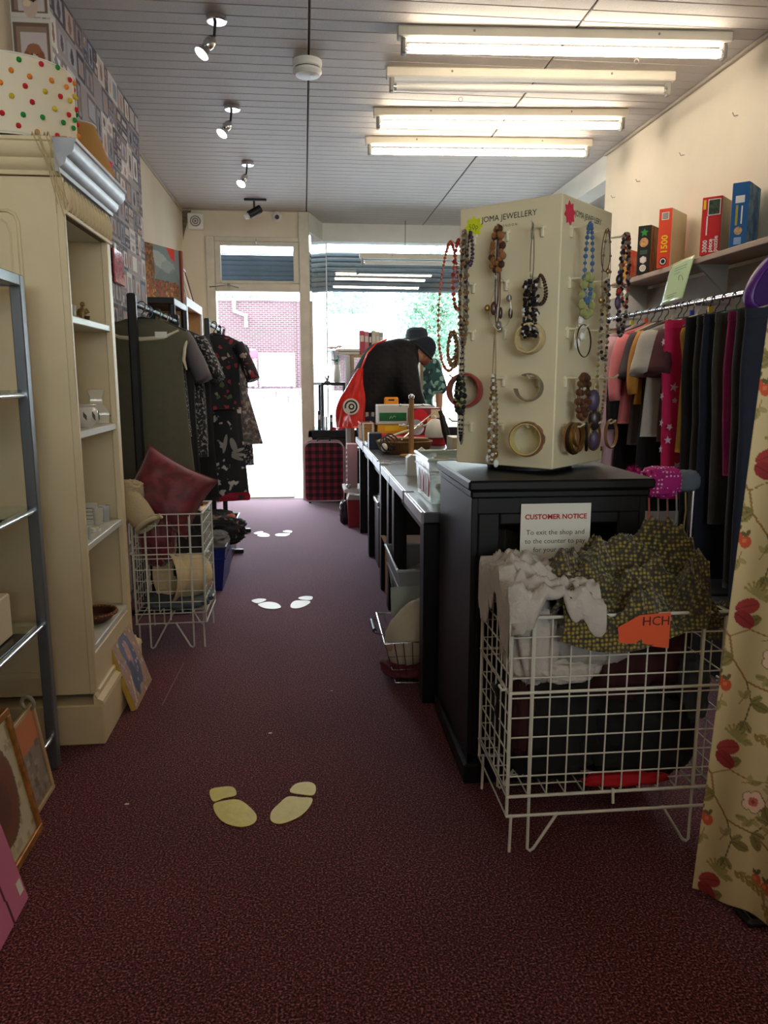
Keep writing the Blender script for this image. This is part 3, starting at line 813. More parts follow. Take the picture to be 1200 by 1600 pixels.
def garment_body(prof, folds=5, amp=.12, ph=0.0, n=40, seed=0):
    """prof: (z, half width, half thickness, centre shift in y)"""
    m = M(); z0 = prof[0][0]; z1 = prof[-1][0]; rows = 30
    zs = [p[0] for p in prof][::-1]; ws = [p[1] for p in prof][::-1]; ts = [p[2] for p in prof][::-1]
    def fn(u, v):
        z = z0 + (z1 - z0) * v; w_ = float(np.interp(z, zs, ws)); t = float(np.interp(z, zs, ts)); a = 2 * PI * u
        k = amp * min(1, v * 1.8)
        f = 1 + k * math.sin(folds * a + ph + 1.5 * v) + k * .6 * math.sin((folds * 2 + 1) * a + ph * 2 - v * 2)
        x = w_ * math.copysign(abs(math.cos(a)) ** .7, math.cos(a)) * (1 + .25 * (f - 1))
        y = t * math.copysign(abs(math.sin(a)) ** .8, math.sin(a)) * f + .012 * v * mnoise.noise(Vector((x * 9 + seed, z * 4, ph)))
        return Vector((x, y, z))
    m.grid(fn, n, rows, wrap=True)
    b = len(m.v); m.f.append(tuple(range(n)))
    m.f.append(tuple(range(rows * n, rows * n + n))[::-1])
    return m
def sleeve(s, x, z, ln, r0, r1, out=.10, yy=0.0, kink=0.0):
    k = 9; pts = []; rs = []
    for i in range(k):
        q = i / (k - 1)
        pts.append((s * (x + out * q ** .8 + kink * math.sin(q * PI)), yy - .03 * q, z - ln * q)); rs.append((r0 + (r1 - r0) * q) * (1 + .03 * math.sin(q * 11 + s)))
    return M().tube(pts, rs, 14, flat=.55)
HANG = mat('dark_hanger', srgb(34, 33, 36), .4)
def hanger(x, y, zr, half, mt, label, group, rz=0.0, drop=.085):
    """hook over the rail at height zr and shoulders below"""
    t = thing('clothes_hanger', label, 'hanger', (x, y, zr - drop), rz, group)
    pts = []
    for i in range(11):
        a = PI * 1.25 - PI * 1.35 * i / 10
        pts.append((.02 * math.cos(a), 0, drop - .006 + .020 * math.sin(a)))
    pts += [(.016, 0, drop - .03), (0, 0, drop - .05), (0, 0, 0)]
    o('hook', M().tube(pts, .0028, 6), mt, t, local=True)
    o('shoulders', M().tube([(-half, 0, -.065), (-half * .55, 0, -.028), (0, 0, -.002), (half * .55, 0, -.028), (half, 0, -.065)], [.006, .008, .008, .008, .006], 8, flat=1.5), mt, t, local=True)
    return t
def garment(x, y, zr, label, mt, kind='top', ln=.7, half=.2, rz=0.0, cat='top', group=None, sl=None, sl_len=.2, flare=1.0, hem=None, thick=.028, hmat=None, hlabel=None, hgroup=None, seed=1, name=None, sl_mat=None, amp=.12, sl_out=.10, cut=0.0):
    drop = .07
    t = thing(name or {'top': 'hanging_blouse', 'dress': 'hanging_dress', 'trousers': 'hanging_trousers'}[kind], label, cat, (x, y, zr - drop), rz, group)
    if kind in ('top', 'dress'):
        pr = [(-.005, half * .36, .016), (-.028, half * .55, thick), (-.062, half * .96, thick * 1.1), (-.10, half * 1.02, thick * 1.2), (-.2, half * (.90 - cut), thick * 1.35), (-ln * .45, half * .88, thick * 1.3), (-ln, half * .95 * flare, thick * 1.5)]
        o('body', garment_body(pr, 4 + seed % 3, amp, seed * 1.3, seed=seed), mt, t, local=True, ang=180)
        if sl:
            for s in (-1, 1):
                o('sleeve', sleeve(s, half * .82, -.085, sl_len, .085 if sl == 'short' else .075, .088 if sl == 'short' else .045, out=sl_out, kink=.02 if sl == 'long' else 0), sl_mat or mt, t, local=True, ang=180)
    else:
        pr = [(-.03, half * .98, .022), (-.09, half, .028), (-.26, half * 1.02, .034), (-.5, half * .93, .034), (-ln, half * .84 * flare, .034)]
        o('legs', garment_body(pr, 3 + seed % 2, .10, seed * 1.7, seed=seed), mt, t, local=True, ang=180)
        o('waistband', garment_body([(-.026, half * 1.0, .026), (-.064, half * 1.01, .031)], 3, .02, 0), mt, t, local=True, ang=180)
    if hem:
        hw = half * .96 * flare
        o('hem_band', garment_body([(-ln + .05, hw, thick * 1.55), (-ln - .012, hw * 1.01, thick * 1.6)], 4 + seed % 3, amp, seed * 1.3 + 1.4), hem, t, local=True, ang=180)
    ws = label.replace(',', '').split()[:11]
    while ws[-1] in ('the', 'a', 'with', 'and', 'of', 'on', 'in', 'at', 'by', 'to', 'beside', 'behind', 'between', 'next'): ws.pop()
    hanger(x, y, zr, half * .93, hmat or HANG, hlabel or 'hanger that holds the ' + ' '.join(ws), hgroup, rz, drop)
    return t

# ------------------------------------------------------------------ cream bookcase against the wall
unit_m = mat('cream_gloss_paint', srgb(226, 206, 166), .4, var=.05, vs=5, bump=.05, bs=14)
unit_in = mat('white_shelf_paint', srgb(212, 210, 200), .35, var=.04, vs=6)
bk = thing('bookcase', 'tall cream painted bookcase with silvered cornice and carved frieze', 'bookcase', (-.94, 2.88, 0))
X0, X1, Y0, Y1 = -1.145, -.735, 2.60, 3.17
o('side_panel', M().box(X0, Y0, .17, X1, Y0 + .022, 1.86, .003), unit_m, bk)
o('side_panel', M().box(X0, Y1 - .022, .17, X1, Y1, 1.86, .003), unit_m, bk)
o('back_panel', M().box(X0, Y0 + .022, .17, X0 + .015, Y1 - .022, 1.86), unit_in, bk)
o('stile', M().box(X1 - .02, Y0 - .003, .17, X1 + .004, Y0 + .014, 1.862, .003), unit_m, bk)
o('stile', M().box(X1 - .02, Y1 - .05, .17, X1 + .004, Y1, 1.86, .003), unit_m, bk)
mm = M()
rr = [(-1.13, .235), (-.872, .235), (-.872, 1.72), (-.88, 1.745), (-.90, 1.758), (-1.13, 1.758)]
mm.tube([(a, Y0 - .002, b) for a, b in rr], .006, 8, closed=True)
rr2 = [(a + (.02 if a < -1 else -.026), b + (.024 if b < 1 else -.024)) for a, b in rr]
o('panel_moulding', mm, unit_m, bk)
o('panel_moulding', M().tube([(a, Y0 - .001, b) for a, b in rr2], .0035, 8, closed=True), unit_m, bk)
for z in (1.435, 1.062, .68, .325):
    o('shelf', M().box(X0 + .01, Y0 + .02, z - .012, X1 - .002, Y1 - .02, z + .012, .003), unit_in, bk)
o('top_panel', M().box(X0 + .015, Y0 + .022, 1.755, X1 - .02, Y1 - .022, 1.775), unit_in, bk)
fz = o('frieze', M().box(X1 - .02, Y0 - .001, 1.752, X1 + .002, Y1, 1.862), mat('antiqued_paint', srgb(112, 96, 74), .7, var=.2, vs=30), bk)
leafm = None
for k in range(13):
    yy = Y0 + .022 + k * .0438
    if leafm is None:
        q = M()
        for dx, ln, w_ in ((-.012, .05, .0062), (0, .07, .0068), (.012, .05, .0062)):
            q.ball((X1 + .006, yy + dx, 1.806), 1, 8, 6, (.012, w_, ln * .66))
        q.ball((X1 + .008, yy + .021, 1.795), 1, 6, 5, (.007, .006, .03))
        leafm = o('carved_leaf', q, unit_m, fz); k0 = yy
    else: link_copy(leafm, fz, (0, yy - k0, 0))
o('bead_strip', M().tube([(X1 + .006, Y0 - .003, 1.757), (X1 + .006, Y1, 1.757)], .007, 8), unit_m, bk)
silver = mat('silvered_moulding', srgb(172, 174, 180), .38, .2, var=.12, vs=16)
cp = [(0, 1.862), (.012, 1.862), (.014, 1.874), (.026, 1.880), (.034, 1.892), (.036, 1.905), (.050, 1.912), (.060, 1.926), (.062, 1.945), (.068, 1.948), (.068, 1.958), (0, 1.958)]
o('cornice_front', M().prism(cp, o=(X1, Y0 - .06, 0), u=(1, 0, 0), v=(0, 0, 1), d=(0, Y1 - Y0 + .10, 0)), silver, bk, ang=50)
o('cornice_side', M().prism(cp, o=(X0, Y0, 0), u=(0, -1, 0), v=(0, 0, 1), d=(X1 - X0, 0, 0)), unit_m, bk, ang=50)
o('cornice_top', M().box(X0, Y0 - .055, 1.945, X1 + .04, Y1 + .02, 1.962), mat('bare_wood_edge', srgb(150, 104, 70), .7, var=.2, vs=20), bk)
o('plinth', M().box(X0, Y0 - .035, 0, X1 + .03, Y1 + .03, .145, .004), unit_m, bk)
o('plinth_moulding', M().prism([(0, .145), (.033, .145), (.03, .158), (.012, .168), (.008, .18), (0, .18)], o=(X1, Y0 - .035, 0), u=(1, 0, 0), v=(0, 0, 1), d=(0, Y1 - Y0 + .065, 0)), unit_m, bk)
o('base_board', M().box(X1 - .02, Y0 + .014, .165, X1 + .002, Y1 - .05, .315, .003), unit_m, bk)
o('base_rail', M().box(X1 - .01, Y0 - .002, .16, X1 + .012, Y1, .19, .005), unit_m, bk)

# things on its shelves
brass = mat('aged_gilt', srgb(150, 122, 74), .4, .4, var=.3, vs=60)
china = mat('cream_china', srgb(224, 214, 192), .2, coat=.5)
clearg = mat('clear_ware', (.92, .95, .94), .05, spec=.6, alpha=.35)
fg = thing('figurine', 'small gilt child figurine standing on the top shelf of the bookcase', 'figurine', tuple(at(130, 497, X=-.80).xy) + (1.4472,))
o('body', M().lathe([(.017, 0), (.019, .004), (.014, .008), (.011, .02), (.016, .034), (.014, .046), (.007, .054), (.006, .058)], 14).ball((.001, 0, .066), .0095, 10, 8).tube([(.012, 0, .05), (.022, -.004, .038), (.012, -.01, .034)], .0042, 6).tube([(-.012, 0, .05), (-.02, .004, .038), (-.016, -.004, .026)], .0042, 6), brass, fg, local=True)
o('base', M().lathe([(.02, 0), (.02, .005), (.016, .008)], 14), china, fg, local=True)
o('basket', M().lathe([(.008, 0), (.011, .016), (.0, .016)], 10, (.016, -.008, .008)), mat('dark_brown', srgb(70, 40, 32), .6), fg, local=True)
gc = thing('glass_cup', 'tiny clear glass cup beside the gilt figurine', 'cup', tuple(at(109, 492, X=-.775).xy) + (1.4472,))
o('bowl', M().lathe([(.014, 0), (.02, .008), (.021, .03), (.024, .04), (.0225, .04), (.0195, .03), (.018, .01), (0, .006)], 16), clearg, gc, local=True)
vs_ = thing('square_vase', 'cream china vase with a square flared rim and bulging foot', 'vase', tuple(at(153, 668, X=-.81).xy) + (1.0742,))
prof = [(.046, 0), (.048, .006), (.047, .02), (.052, .03), (.046, .05), (.026, .075), (.024, .1), (.036, .13), (.035, .131), (.02, .11)]
o('body', M().lathe([(r * 1.25, z) for r, z in prof], 4, ax=(0, 0, 1)).xf(Matrix.Rotation(PI / 4 + .25, 4, 'Z')), china, vs_, local=True, ang=50)
o('bead_row', M().tube([(.05 * math.cos(a + .25) * 1.05, .05 * math.sin(a + .25) * 1.05, .03) for a in [k * PI / 2 for k in range(4)]], .004, 6, closed=True), china, vs_, local=True)
bw = thing('pierced_bowl', 'round white pierced china bowl with leaf shaped cut outs', 'bowl', tuple(at(133, 672, X=-.785).xy) + (1.0742,))
o('bowl', M().lathe([(.026, 0), (.03, .004), (.046, .02), (.051, .042), (.046, .062), (.036, .072), (.043, .080), (.042, .082), (.034, .073), (.044, .06), (.048, .042), (0, .008)], 28), mat('white_china', srgb(226, 220, 210), .2, coat=.5), bw, local=True)
for k in range(10):
    a = k * 2 * PI / 10; rg_ = Vector((math.cos(a), math.sin(a), 0)); tn = Vector((-rg_.y, rg_.x, 0))
    q = M()
    q.prism([(0, -.017), (.006, 0), (0, .017), (-.006, 0)], o=rg_ * .0495 + Vector((0, 0, .042)), u=(tn + Vector((0, 0, .35))).normalized(), v=(Vector((0, 0, 1)) - tn * .35).normalized(), d=rg_ * .002)
    o('cut_out', q, mat('hole_shadow', srgb(96, 84, 76), .8), bw, local=True)
def shpos(px, py, X, z): q = at(px, py, X=X); return (X, q.y, z)
def shot(x, y, z, r, h, mt, label, liquid=None, cat='glass', name='votive_glass'):
    t = thing(name, label, cat, (x, y, z))
    o('glass', M().lathe([(r * .8, 0), (r * .85, .003), (r, h), (r * .93, h), (r * .78, .006), (0, .006)], 18), mt, t, local=True)
    if liquid: o('filling', M().lathe([(r * .74, .007), (r * .9, h * .75), (0, h * .76)], 16), liquid, t, local=True)
    return t
ZS3 = .6922
shot(*at(165, 818, X=-.79).xy, ZS3, .021, .062, clearg, 'dark speckled votive glass on the third shelf', mat('dark_mosaic', srgb(66, 52, 40), .4, var=.6, vs=120))
shot(*at(154, 820, X=-.80).xy, ZS3, .02, .066, clearg, 'clear glass with a yellow flower on the third shelf', mat('yellow_flower', srgb(196, 170, 70), .6, var=.3, vs=90))
shot(*at(136, 845, X=-.765).xy, ZS3, .017, .05, clearg, 'small green tinted glass at the near end of the third shelf', mat('green_glass_fill', srgb(20, 120, 74), .3))
dsh = thing('glass_dish', 'low clear glass dish holding a white tealight', 'dish', tuple(at(148, 836, X=-.775).xy) + (ZS3,))
o('dish', M().lathe([(.024, 0), (.026, .004), (.024, .016), (.022, .015), (.02, .005), (0, .005)], 18), clearg, dsh, local=True)
o('tealight', M().lathe([(.016, .005), (.016, .018), (0, .017)], 14), china, dsh, local=True)
cd = thing('label_card', 'small white card with fine print behind the votive glasses', 'card', tuple(at(141, 825, X=-.83).xy) + (ZS3,))
o('card', M().box(-.03, -.001, 0, .03, .001, .085), paper_w, cd, local=True)
o('print_lines', M().box(-.022, -.0016, .02, .022, -.0012, .023).box(-.022, -.0016, .034, .022, -.0012, .037).box(-.022, -.0016, .048, .02, -.0012, .051).box(-.022, -.0016, .062, .02, -.0012, .065), mat('grey_ink', srgb(130, 126, 120), .7), cd, local=True, kind='stuff')
wd = thing('woven_dish', 'round brown dish with a gilt woven rim on the lowest shelf', 'dish', (-.805, 2.90, .3372))
o('bowl', M().lathe([(.04, 0), (.06, .012), (.078, .036), (.075, .038), (.056, .016), (0, .008)], 26), mat('brown_glaze', srgb(78, 44, 36), .35), wd, local=True)
o('rim', M().torus((0, 0, .038), .079, .007, (0, 0, 1), 36, 8), pattern('gilt_weave', 'voronoi', [(.2, srgb(186, 130, 66)), (.5, srgb(96, 56, 30))], 160), wd, local=True)
shot(-.80, 2.72, .3372, .022, .05, china, 'small dark topped jar behind the painted canvas', mat('dark_brown', (1, 1, 1)), 'jar', 'small_jar')

# lampshades on top of it
shade_m = shade_fabric('cream_lampshade', srgb(250, 236, 206), .1)
ls = thing('drum_lampshade', 'cream drum lampshade covered in coloured pompoms on top of the bookcase', 'lampshade', (-.893, 2.71, 1.962))
SR, SH = .182, .228
LT = Matrix.Rotation(.06, 4, 'Y')
lsp = [(SR * 1.0, .0), (SR * .985, SH)]
o('shade', M().lathe([(SR, 0), (SR, .006), (SR * .985, SH), (SR * .98, SH), (SR * .994, .003), (SR, 0)], 64).xf(Matrix()), shade_m, ls, local=True)
o('wire_ring', M().torus((0, 0, .006), SR * .99, .003, (0, 0, 1), 48, 6), white_wire, ls, local=True)
o('wire_ring', M().torus((0, 0, SH - .004), SR * .975, .003, (0, 0, 1), 48, 6), white_wire, ls, local=True)
pc = {'red': srgb(206, 38, 48), 'orange': srgb(240, 140, 50), 'yellow': srgb(220, 190, 50), 'green': srgb(40, 140, 60)}
pm = {k: M() for k in pc}; rg = random.Random(4); cyc = ['red', 'orange', 'green', 'red', 'yellow', 'orange', 'red', 'green', 'yellow']
k = 0
for j in range(6):
    for i in range(20):
        a = (i + .5 * (j % 2)) * 2 * PI / 20 + rg.uniform(-.05, .05); z = .018 + j * .039 + rg.uniform(-.008, .008)
        rr_ = SR * (1 - .015 * z / SH) + .003
        pm[cyc[(k * 4 + j * 2 + i // 3) % 9]].ball((rr_ * math.cos(a), rr_ * math.sin(a), z), .0078, 8, 6); k += 1
for kk in pc: o('pompoms_' + kk, pm[kk], mat('pompom_' + kk, pc[kk], .95), ls, local=True, kind='stuff')
cs_ = thing('cone_lampshade', 'plain tan cone lampshade behind the pompom shade', 'lampshade', (-.785, 3.025, 1.963))
o('shade', M().lathe([(.118, .0), (.118, .004), (.058, .17), (.056, .17), (.115, .003), (.118, 0)], 40), shade_fabric('tan_lampshade', srgb(214, 164, 96), .35), cs_, local=True)
o('wire_ring', M().torus((0, 0, .17), .06, .003, (0, 0, 1), 24, 5), white_wire, cs_, local=True)
pk = thing('paper_bag', 'crumpled bright pink bag at the far end of the cornice', 'bag', (-.735, 3.165, 1.961))
o('bag', M().lathe([(.03, 0), (.036, .03), (.03, .06), (.034, .085), (.02, .08), (0, .03)], 14), mat('bright_pink', srgb(226, 50, 110), .6), pk, local=True)
rf = thing('raffia_strands', 'loose raffia strands hanging over the cornice corner', 'raffia', (-.78, 2.53, 1.96))
for k, (xa, za, xb, zb, xc) in enumerate(((-.80, 1.965, -.745, 1.86, -.70), (-.785, 1.97, -.735, 1.83, -.715), (-.765, 1.965, -.722, 1.88, -.705), (-.755, 1.967, -.742, 1.90, -.72), (-.79, 1.97, -.755, 1.90, -.735))):
    o('strand', M().tube([(xa, 2.56, za), (xa + .01, 2.535, za + .004), (xa + .02, 2.527, za - .02), (xb, 2.528, zb), (xc, 2.533 + .004 * k, zb - .09 - .01 * k)], .0017, 5), mat('raffia_straw', srgb(196, 172, 124), .8), rf)

# ------------------------------------------------------------------ canvas leaning on the plinth
def leaning(name, label, cat, xb, ya, yb, ln, lean, th, face_fn=None, edge_m=None, group=None):
    """a panel standing on the floor along Y, leaning back towards the wall; local: x = along (towards camera is 0), y = up the slope, z = out"""
    t = thing(name, label, cat, (xb, ya, .0), 0, group)
    up = Vector((-math.sin(lean), 0, math.cos(lean))); out = Vector((math.cos(lean), 0, math.sin(lean))); al = Vector((0, 1, 0))
    t['_'] = 0; del t['_']
    return t, up, out, al, yb - ya
edge = printed('painted_canvas', .35, .5, coat=.4)
t, up, out, al, wd_ = leaning('painted_canvas', 'small glittery canvas of a blue bird leaning on the bookcase plinth', 'painting', -.655, 2.83, 3.13, .33, .30, .02)
L_ = .325
o('canvas', M().obox(Vector((0, 0, 0)) + al * (wd_ / 2) + up * (L_ / 2 + .004) - out * .011, al, up, out, wd_ / 2, L_ / 2, .010, .002), mat('yellow_pink_edge', srgb(212, 176, 74), .5, var=.25, vs=14), t, local=True)
bp = Paint(60, 66, (186, 152, 128))
bp.speck(420, 2, [(196, 152, 140), (198, 166, 110), (176, 146, 124), (192, 156, 140), (184, 152, 112)], rng=random.Random(1))
bp.ell(28, 34, 14, 24, (92, 108, 140), .2); bp.ell(34, 22, 12, 10, (104, 116, 146)); bp.ell(30, 30, 6, 12, (206, 160, 150)); bp.ell(36, 48, 7, 14, (80, 96, 124), -.3)
bp.speck(40, 1.0, [(226, 222, 230), (200, 196, 220), (216, 204, 190)], rng=random.Random(2)); bp.line(44, 44, 52, 62, 2, (236, 230, 240))
print_panel('picture', bp, al * wd_ * 1 + up * (L_ + .004) + out * .0006, -al * wd_, -up * L_, t, edge, local=True)

# ------------------------------------------------------------------ metal and glass etagere
st = mat('satin_steel', srgb(128, 134, 142), .35, .75)
et = thing('glass_etagere', 'grey metal display stand with glass shelves and steel rails', 'shelf', (-.98, 1.95, 0))
EX, EXB, EYF, EYN = -.83, -1.12, 2.42, 1.45
for x in (EX, EXB):
    for y in (EYF, EYN):
        o('post', M().box(x - .016, y - .018, 0, x + .016, y + .018, 1.545, .003), st, et)
for y in (EYF, EYN):
    o('top_bar', M().box(EXB + .016, y - .018, 1.512, EX - .016, y + .018, 1.545, .003), st, et)
o('top_bar', M().box(EX - .016, EYN + .018, 1.512, EX + .016, EYF - .018, 1.545, .003), st, et)
shelf_gl = glass('shelf_glass', (.90, .96, .93))
for z in (1.198, .848, .485, .108):
    for x in (EX, EXB):
        o('rail', M().tube([(x, EYN + .015, z), (x, EYF - .015, z)], .009, 12), chrome, et)
    if z > .2: o('glass_shelf', M().box(EXB + .012, EYN + .025, z + .009, EX - .004, EYF - .02, z + .017), shelf_gl, et)
gb = thing('gift_box', 'plain off white cube box with a brown brush stroke on the glass shelf', 'box', (-.93, 2.20, .5022))
o('box', M().box(-.065, -.065, 0, .065, .065, .13, .004), mat('off_white_card', srgb(222, 206, 176), .7), gb, local=True)
o('brush_stroke', M().tube([(.03, -.066, .085), (.045, -.066, .10), (.058, -.066, .122)], [.002, .005, .002], 6, flat=.3), mat('brown_brush', srgb(150, 84, 40), .7), gb, local=True)
wj = thing('wooden_pot', 'small turned orange wood pot on the glass shelf', 'pot', (-.885, 2.21, .8652))
o('pot', M().lathe([(.016, 0), (.022, .006), (.022, .024), (.018, .032), (.019, .036), (.014, .036), (0, .02)], 18), wood_l, wj, local=True)

# pictures leaning against the etagere
t, up, out, al, wd_ = leaning('framed_print', 'leaning framed print, orange over grey paisley, thin pale frame', 'picture', -.79, 2.02, 2.28, .29, .15, .015)
def framed(t, up, out, al, wd_, L_, bw, fm_, paint, th=.012):
    for c, hx, hy in ((al * (wd_ / 2) + up * (bw / 2), wd_ / 2, bw / 2), (al * (wd_ / 2) + up * (L_ - bw / 2), wd_ / 2, bw / 2), (al * (bw / 2) + up * (L_ / 2), bw / 2, L_ / 2 - bw), (al * (wd_ - bw / 2) + up * (L_ / 2), bw / 2, L_ / 2 - bw)):
        o('frame_bar', M().obox(c + up * .004, al, up, out, hx, hy, th / 2, .002), fm_, t, local=True)
    o('backing', M().obox(al * (wd_ / 2) + up * (L_ / 2 + .004) - out * .004, al, up, out, wd_ / 2 - .002, L_ / 2 - .002, .002), paper_w, t, local=True)
    print_panel('picture', paint, al * (wd_ - bw) + up * (L_ - bw + .004) + out * .0, -al * (wd_ - 2 * bw), -up * (L_ - 2 * bw), t, printed('glazed_print', .3, .5), local=True)
p = Paint(60, 70, (150, 138, 122)); p.rect(0, 0, 60, 26, (206, 128, 84)); p.speck(60, 3, [(176, 166, 150), (120, 108, 96), (164, 150, 136), (136, 122, 108)], (0, 27, 60, 70), random.Random(5))
framed(t, up, out, al, wd_, .285, .014, mat('pale_pine_frame', srgb(190, 160, 122), .5), p)
o('bow', M().torus((-.045, wd_ - .03, .296), .02, .006, (.3, 1, 0), 18, 6), mat('grey_cord', srgb(150, 144, 124), .7), t, local=True)
t, up, out, al, wd_ = leaning('framed_print', 'leaning gold framed print with an oval brown portrait mount', 'picture', -.755, 1.72, 2.055, .36, .18, .02)
p = Paint(70, 76, (206, 196, 166)); p.speck(90, 2, [(190, 176, 140), (214, 204, 178), (176, 160, 120)], None, random.Random(6)); p.ell(34, 36, 25, 31, (120, 96, 76)); p.ell(34, 36, 23, 29, (128, 84, 62)); p.ell(34, 40, 12, 16, (110, 72, 56))
framed(t, up, out, al, wd_, .37, .02, mat('worn_gilt_frame', srgb(168, 112, 52), .35, .3, var=.4, vs=40), p, .018)
t, up, out, al, wd_ = leaning('painted_canvas', 'pink canvas painted with thin dark blossom branches, nearest the camera', 'painting', -.688, 1.36, 1.757, .34, .24, .02)
L_ = .36
o('canvas', M().obox(al * (wd_ / 2) + up * (L_ / 2 + .005) - out * .011, al, up, out, wd_ / 2, L_ / 2, .010, .002), mat('pink_canvas_edge', srgb(214, 120, 150), .6), t, local=True)
p = Paint(90, 82, (216, 122, 154)); rg = random.Random(9)
def branch(x, y, a, ln, d):
    x2 = x + math.cos(a) * ln; y2 = y - math.sin(a) * ln
    p.line(x, y, x2, y2, .9 + .35 * d, (96, 40, 62))
    if d > 0:
        for k in range(3): branch(x2, y2, a + rg.uniform(-.7, .7), ln * .62, d - 1)
    else: p.ell(x2, y2, 1.6, 1.6, (140, 50, 84))
branch(78, 80, 2.2, 26, 3); branch(20, 82, 1.5, 26, 3); branch(52, 82, 1.9, 22, 2)
print_panel('picture', p, al * wd_ + up * (L_ + .005) + out * .0006, -al * wd_, -up * L_, t, edge, local=True)
o('price_sticker', M().obox(al * (wd_ - .02) + up * (.05) + out * .001, al, up, out, .012, .016, .0006), paper_w, t, local=True)
# ------------------------------------------------------------------ wire basket with cushion and hats
wire_basket('white wire basket holding a red cushion and cream cloth, beside the bookcase', -.785, -.478, 3.51, 3.86, .64, .455, .175, .128)
cu = thing('cushion', 'dark red damask cushion tilted on top of the wire basket', 'cushion', (-.63, 3.68, .66))
red_dam = pattern('red_damask', 'noise', [(.42, srgb(88, 12, 26)), (.58, srgb(118, 22, 40))], 26, .55, sheen=.4)
def cfn(u, v):
    a = (u - .5) * 2; b = (v - .5) * 2
    return a, b
cm = M()
CA = Vector((.215, -.03, -.115)); CB = Vector((.135, .05, .20)); CN = CA.cross(CB).normalized()
CB = (CB - CA * (CB.dot(CA) / CA.length_squared)).normalized() * .155; CA = CA.normalized() * .18
CC = Vector((-.648, 3.66, .722))
def cside(s):
    def f(u, v):
        a = (u - .5) * 2; b = (v - .5) * 2
        pin = 1 - .10 * (1 - abs(a) ** 2) * 0
        ka = a * (1 - .10 * (1 - b * b)); kb = b * (1 - .10 * (1 - a * a))
        h = .075 * ((1 - a ** 4) * (1 - b ** 4)) ** .55 * (1 + .10 * fbm(a * 2.3, b * 2.3, s * 3.0))
        return CC + CA * ka + CB * kb + CN * (s * h)
    return f
cm.grid(cside(1), 26, 26); n0 = len(cm.f); cm.grid(cside(-1), 26, 26); cm.f[n0:] = [f[::-1] for f in cm.f[n0:]]
o('cover', cm, red_dam, cu, ang=180)
pts = []
for k in range(80):
    q = k / 80 * 4; s_ = q % 1 * 2 - 1; e = int(q)
    a, b = ((s_, -1), (1, s_), (-s_, 1), (-1, -s_))[e]
    pts.append(CC + CA * (a * (1 - .10 * (1 - b * b))) + CB * (b * (1 - .10 * (1 - a * a))))
o('piping', cm2 := M().tube(pts, .004, 6, closed=True), red_dam, cu)
hat_m = mat('cream_cotton', srgb(226, 202, 158), .85, bump=.2, bs=90)
ht = thing('cotton_hat', 'cream cotton bucket hat squashed inside the wire basket', 'hat', (-.62, 3.62, .19))
hax = Vector((-.80, -.52, .10)).normalized(); hu = hax.orthogonal().normalized(); hv = hax.cross(hu)
hpf = [(.0, -.15), (.065, -.146), (.098, -.11), (.106, -.055), (.102, .0), (.108, .02), (.124, .045), (.134, .07)]
def hatf(u, v):
    a = 2 * PI * u; t_ = v * (len(hpf) - 1); i = min(int(t_), len(hpf) - 2); f = t_ - i
    r = hpf[i][0] + (hpf[i + 1][0] - hpf[i][0]) * f; z = hpf[i][1] + (hpf[i + 1][1] - hpf[i][1]) * f
    d = hu * math.cos(a) + hv * math.sin(a); k = 1 + .10 * fbm(d.x * 1.6 + 4, d.y * 1.6, z * 9) + (.10 * math.sin(2 * a + .6) if v > .6 else 0)
    return Vector((-.615, 3.655, .315)) + d * (r * k) + hax * z
o('crown', M().grid(lambda u, v: hatf(u, v * .715), 44, 20, wrap=True), hat_m, ht, ang=180, solid=.003)
o('brim', M().grid(lambda u, v: hatf(u, .715 + v * .285), 44, 8, wrap=True), hat_m, ht, ang=180, solid=.003)
o('hat_band', M().tube([hatf(k / 40, .715) for k in range(40)], .0035, 6, closed=True), hat_m, ht)
beige = mat('beige_corduroy', srgb(186, 170, 138), .9, bump=.3, bs=120)
sh_t = thing('soft_slipper', 'beige corduroy slipper boot drooping over the basket rim', 'slipper', (-.75, 3.55, .58))
o('foot', M().tube([(-.80, 3.53, .72), (-.765, 3.51, .675), (-.735, 3.495, .625), (-.715, 3.485, .60)], [.05, .056, .058, .05], 16), beige, sh_t, ang=180)
o('cuff', M().torus((-.712, 3.482, .597), .05, .011, (.55, -.35, -.75), 28, 8), beige, sh_t)
o('cuff_point', M().tube([(-.68, 3.485, .625), (-.655, 3.48, .638), (-.645, 3.485, .628)], [.014, .012, .006], 8), beige, sh_t)
lump('beige_cloth', (-.80, 3.56, .74), (.055, .05, .045), beige, 'crumpled beige cloth on top of the slipper boot', 'cloth', 3)
lump('dark_jumper', (-.63, 3.80, .40), (.125, .045, .20), mat('dark_jumper_wool', srgb(48, 46, 48), .95), 'dark jumper folded deep in the wire basket behind the hat', 'jumper', 5)
lump('red_cloth', (-.70, 3.65, .50), (.07, .09, .11), red_dam, 'red cloth pushed down the back of the wire basket', 'cloth', 8)
lump('grey_cloth', (-.62, 3.68, .20), (.14, .14, .022), mat('grey_blue_cloth', srgb(92, 100, 108), .9), 'flat grey cloth lying on the bottom of the wire basket', 'cloth', 9)

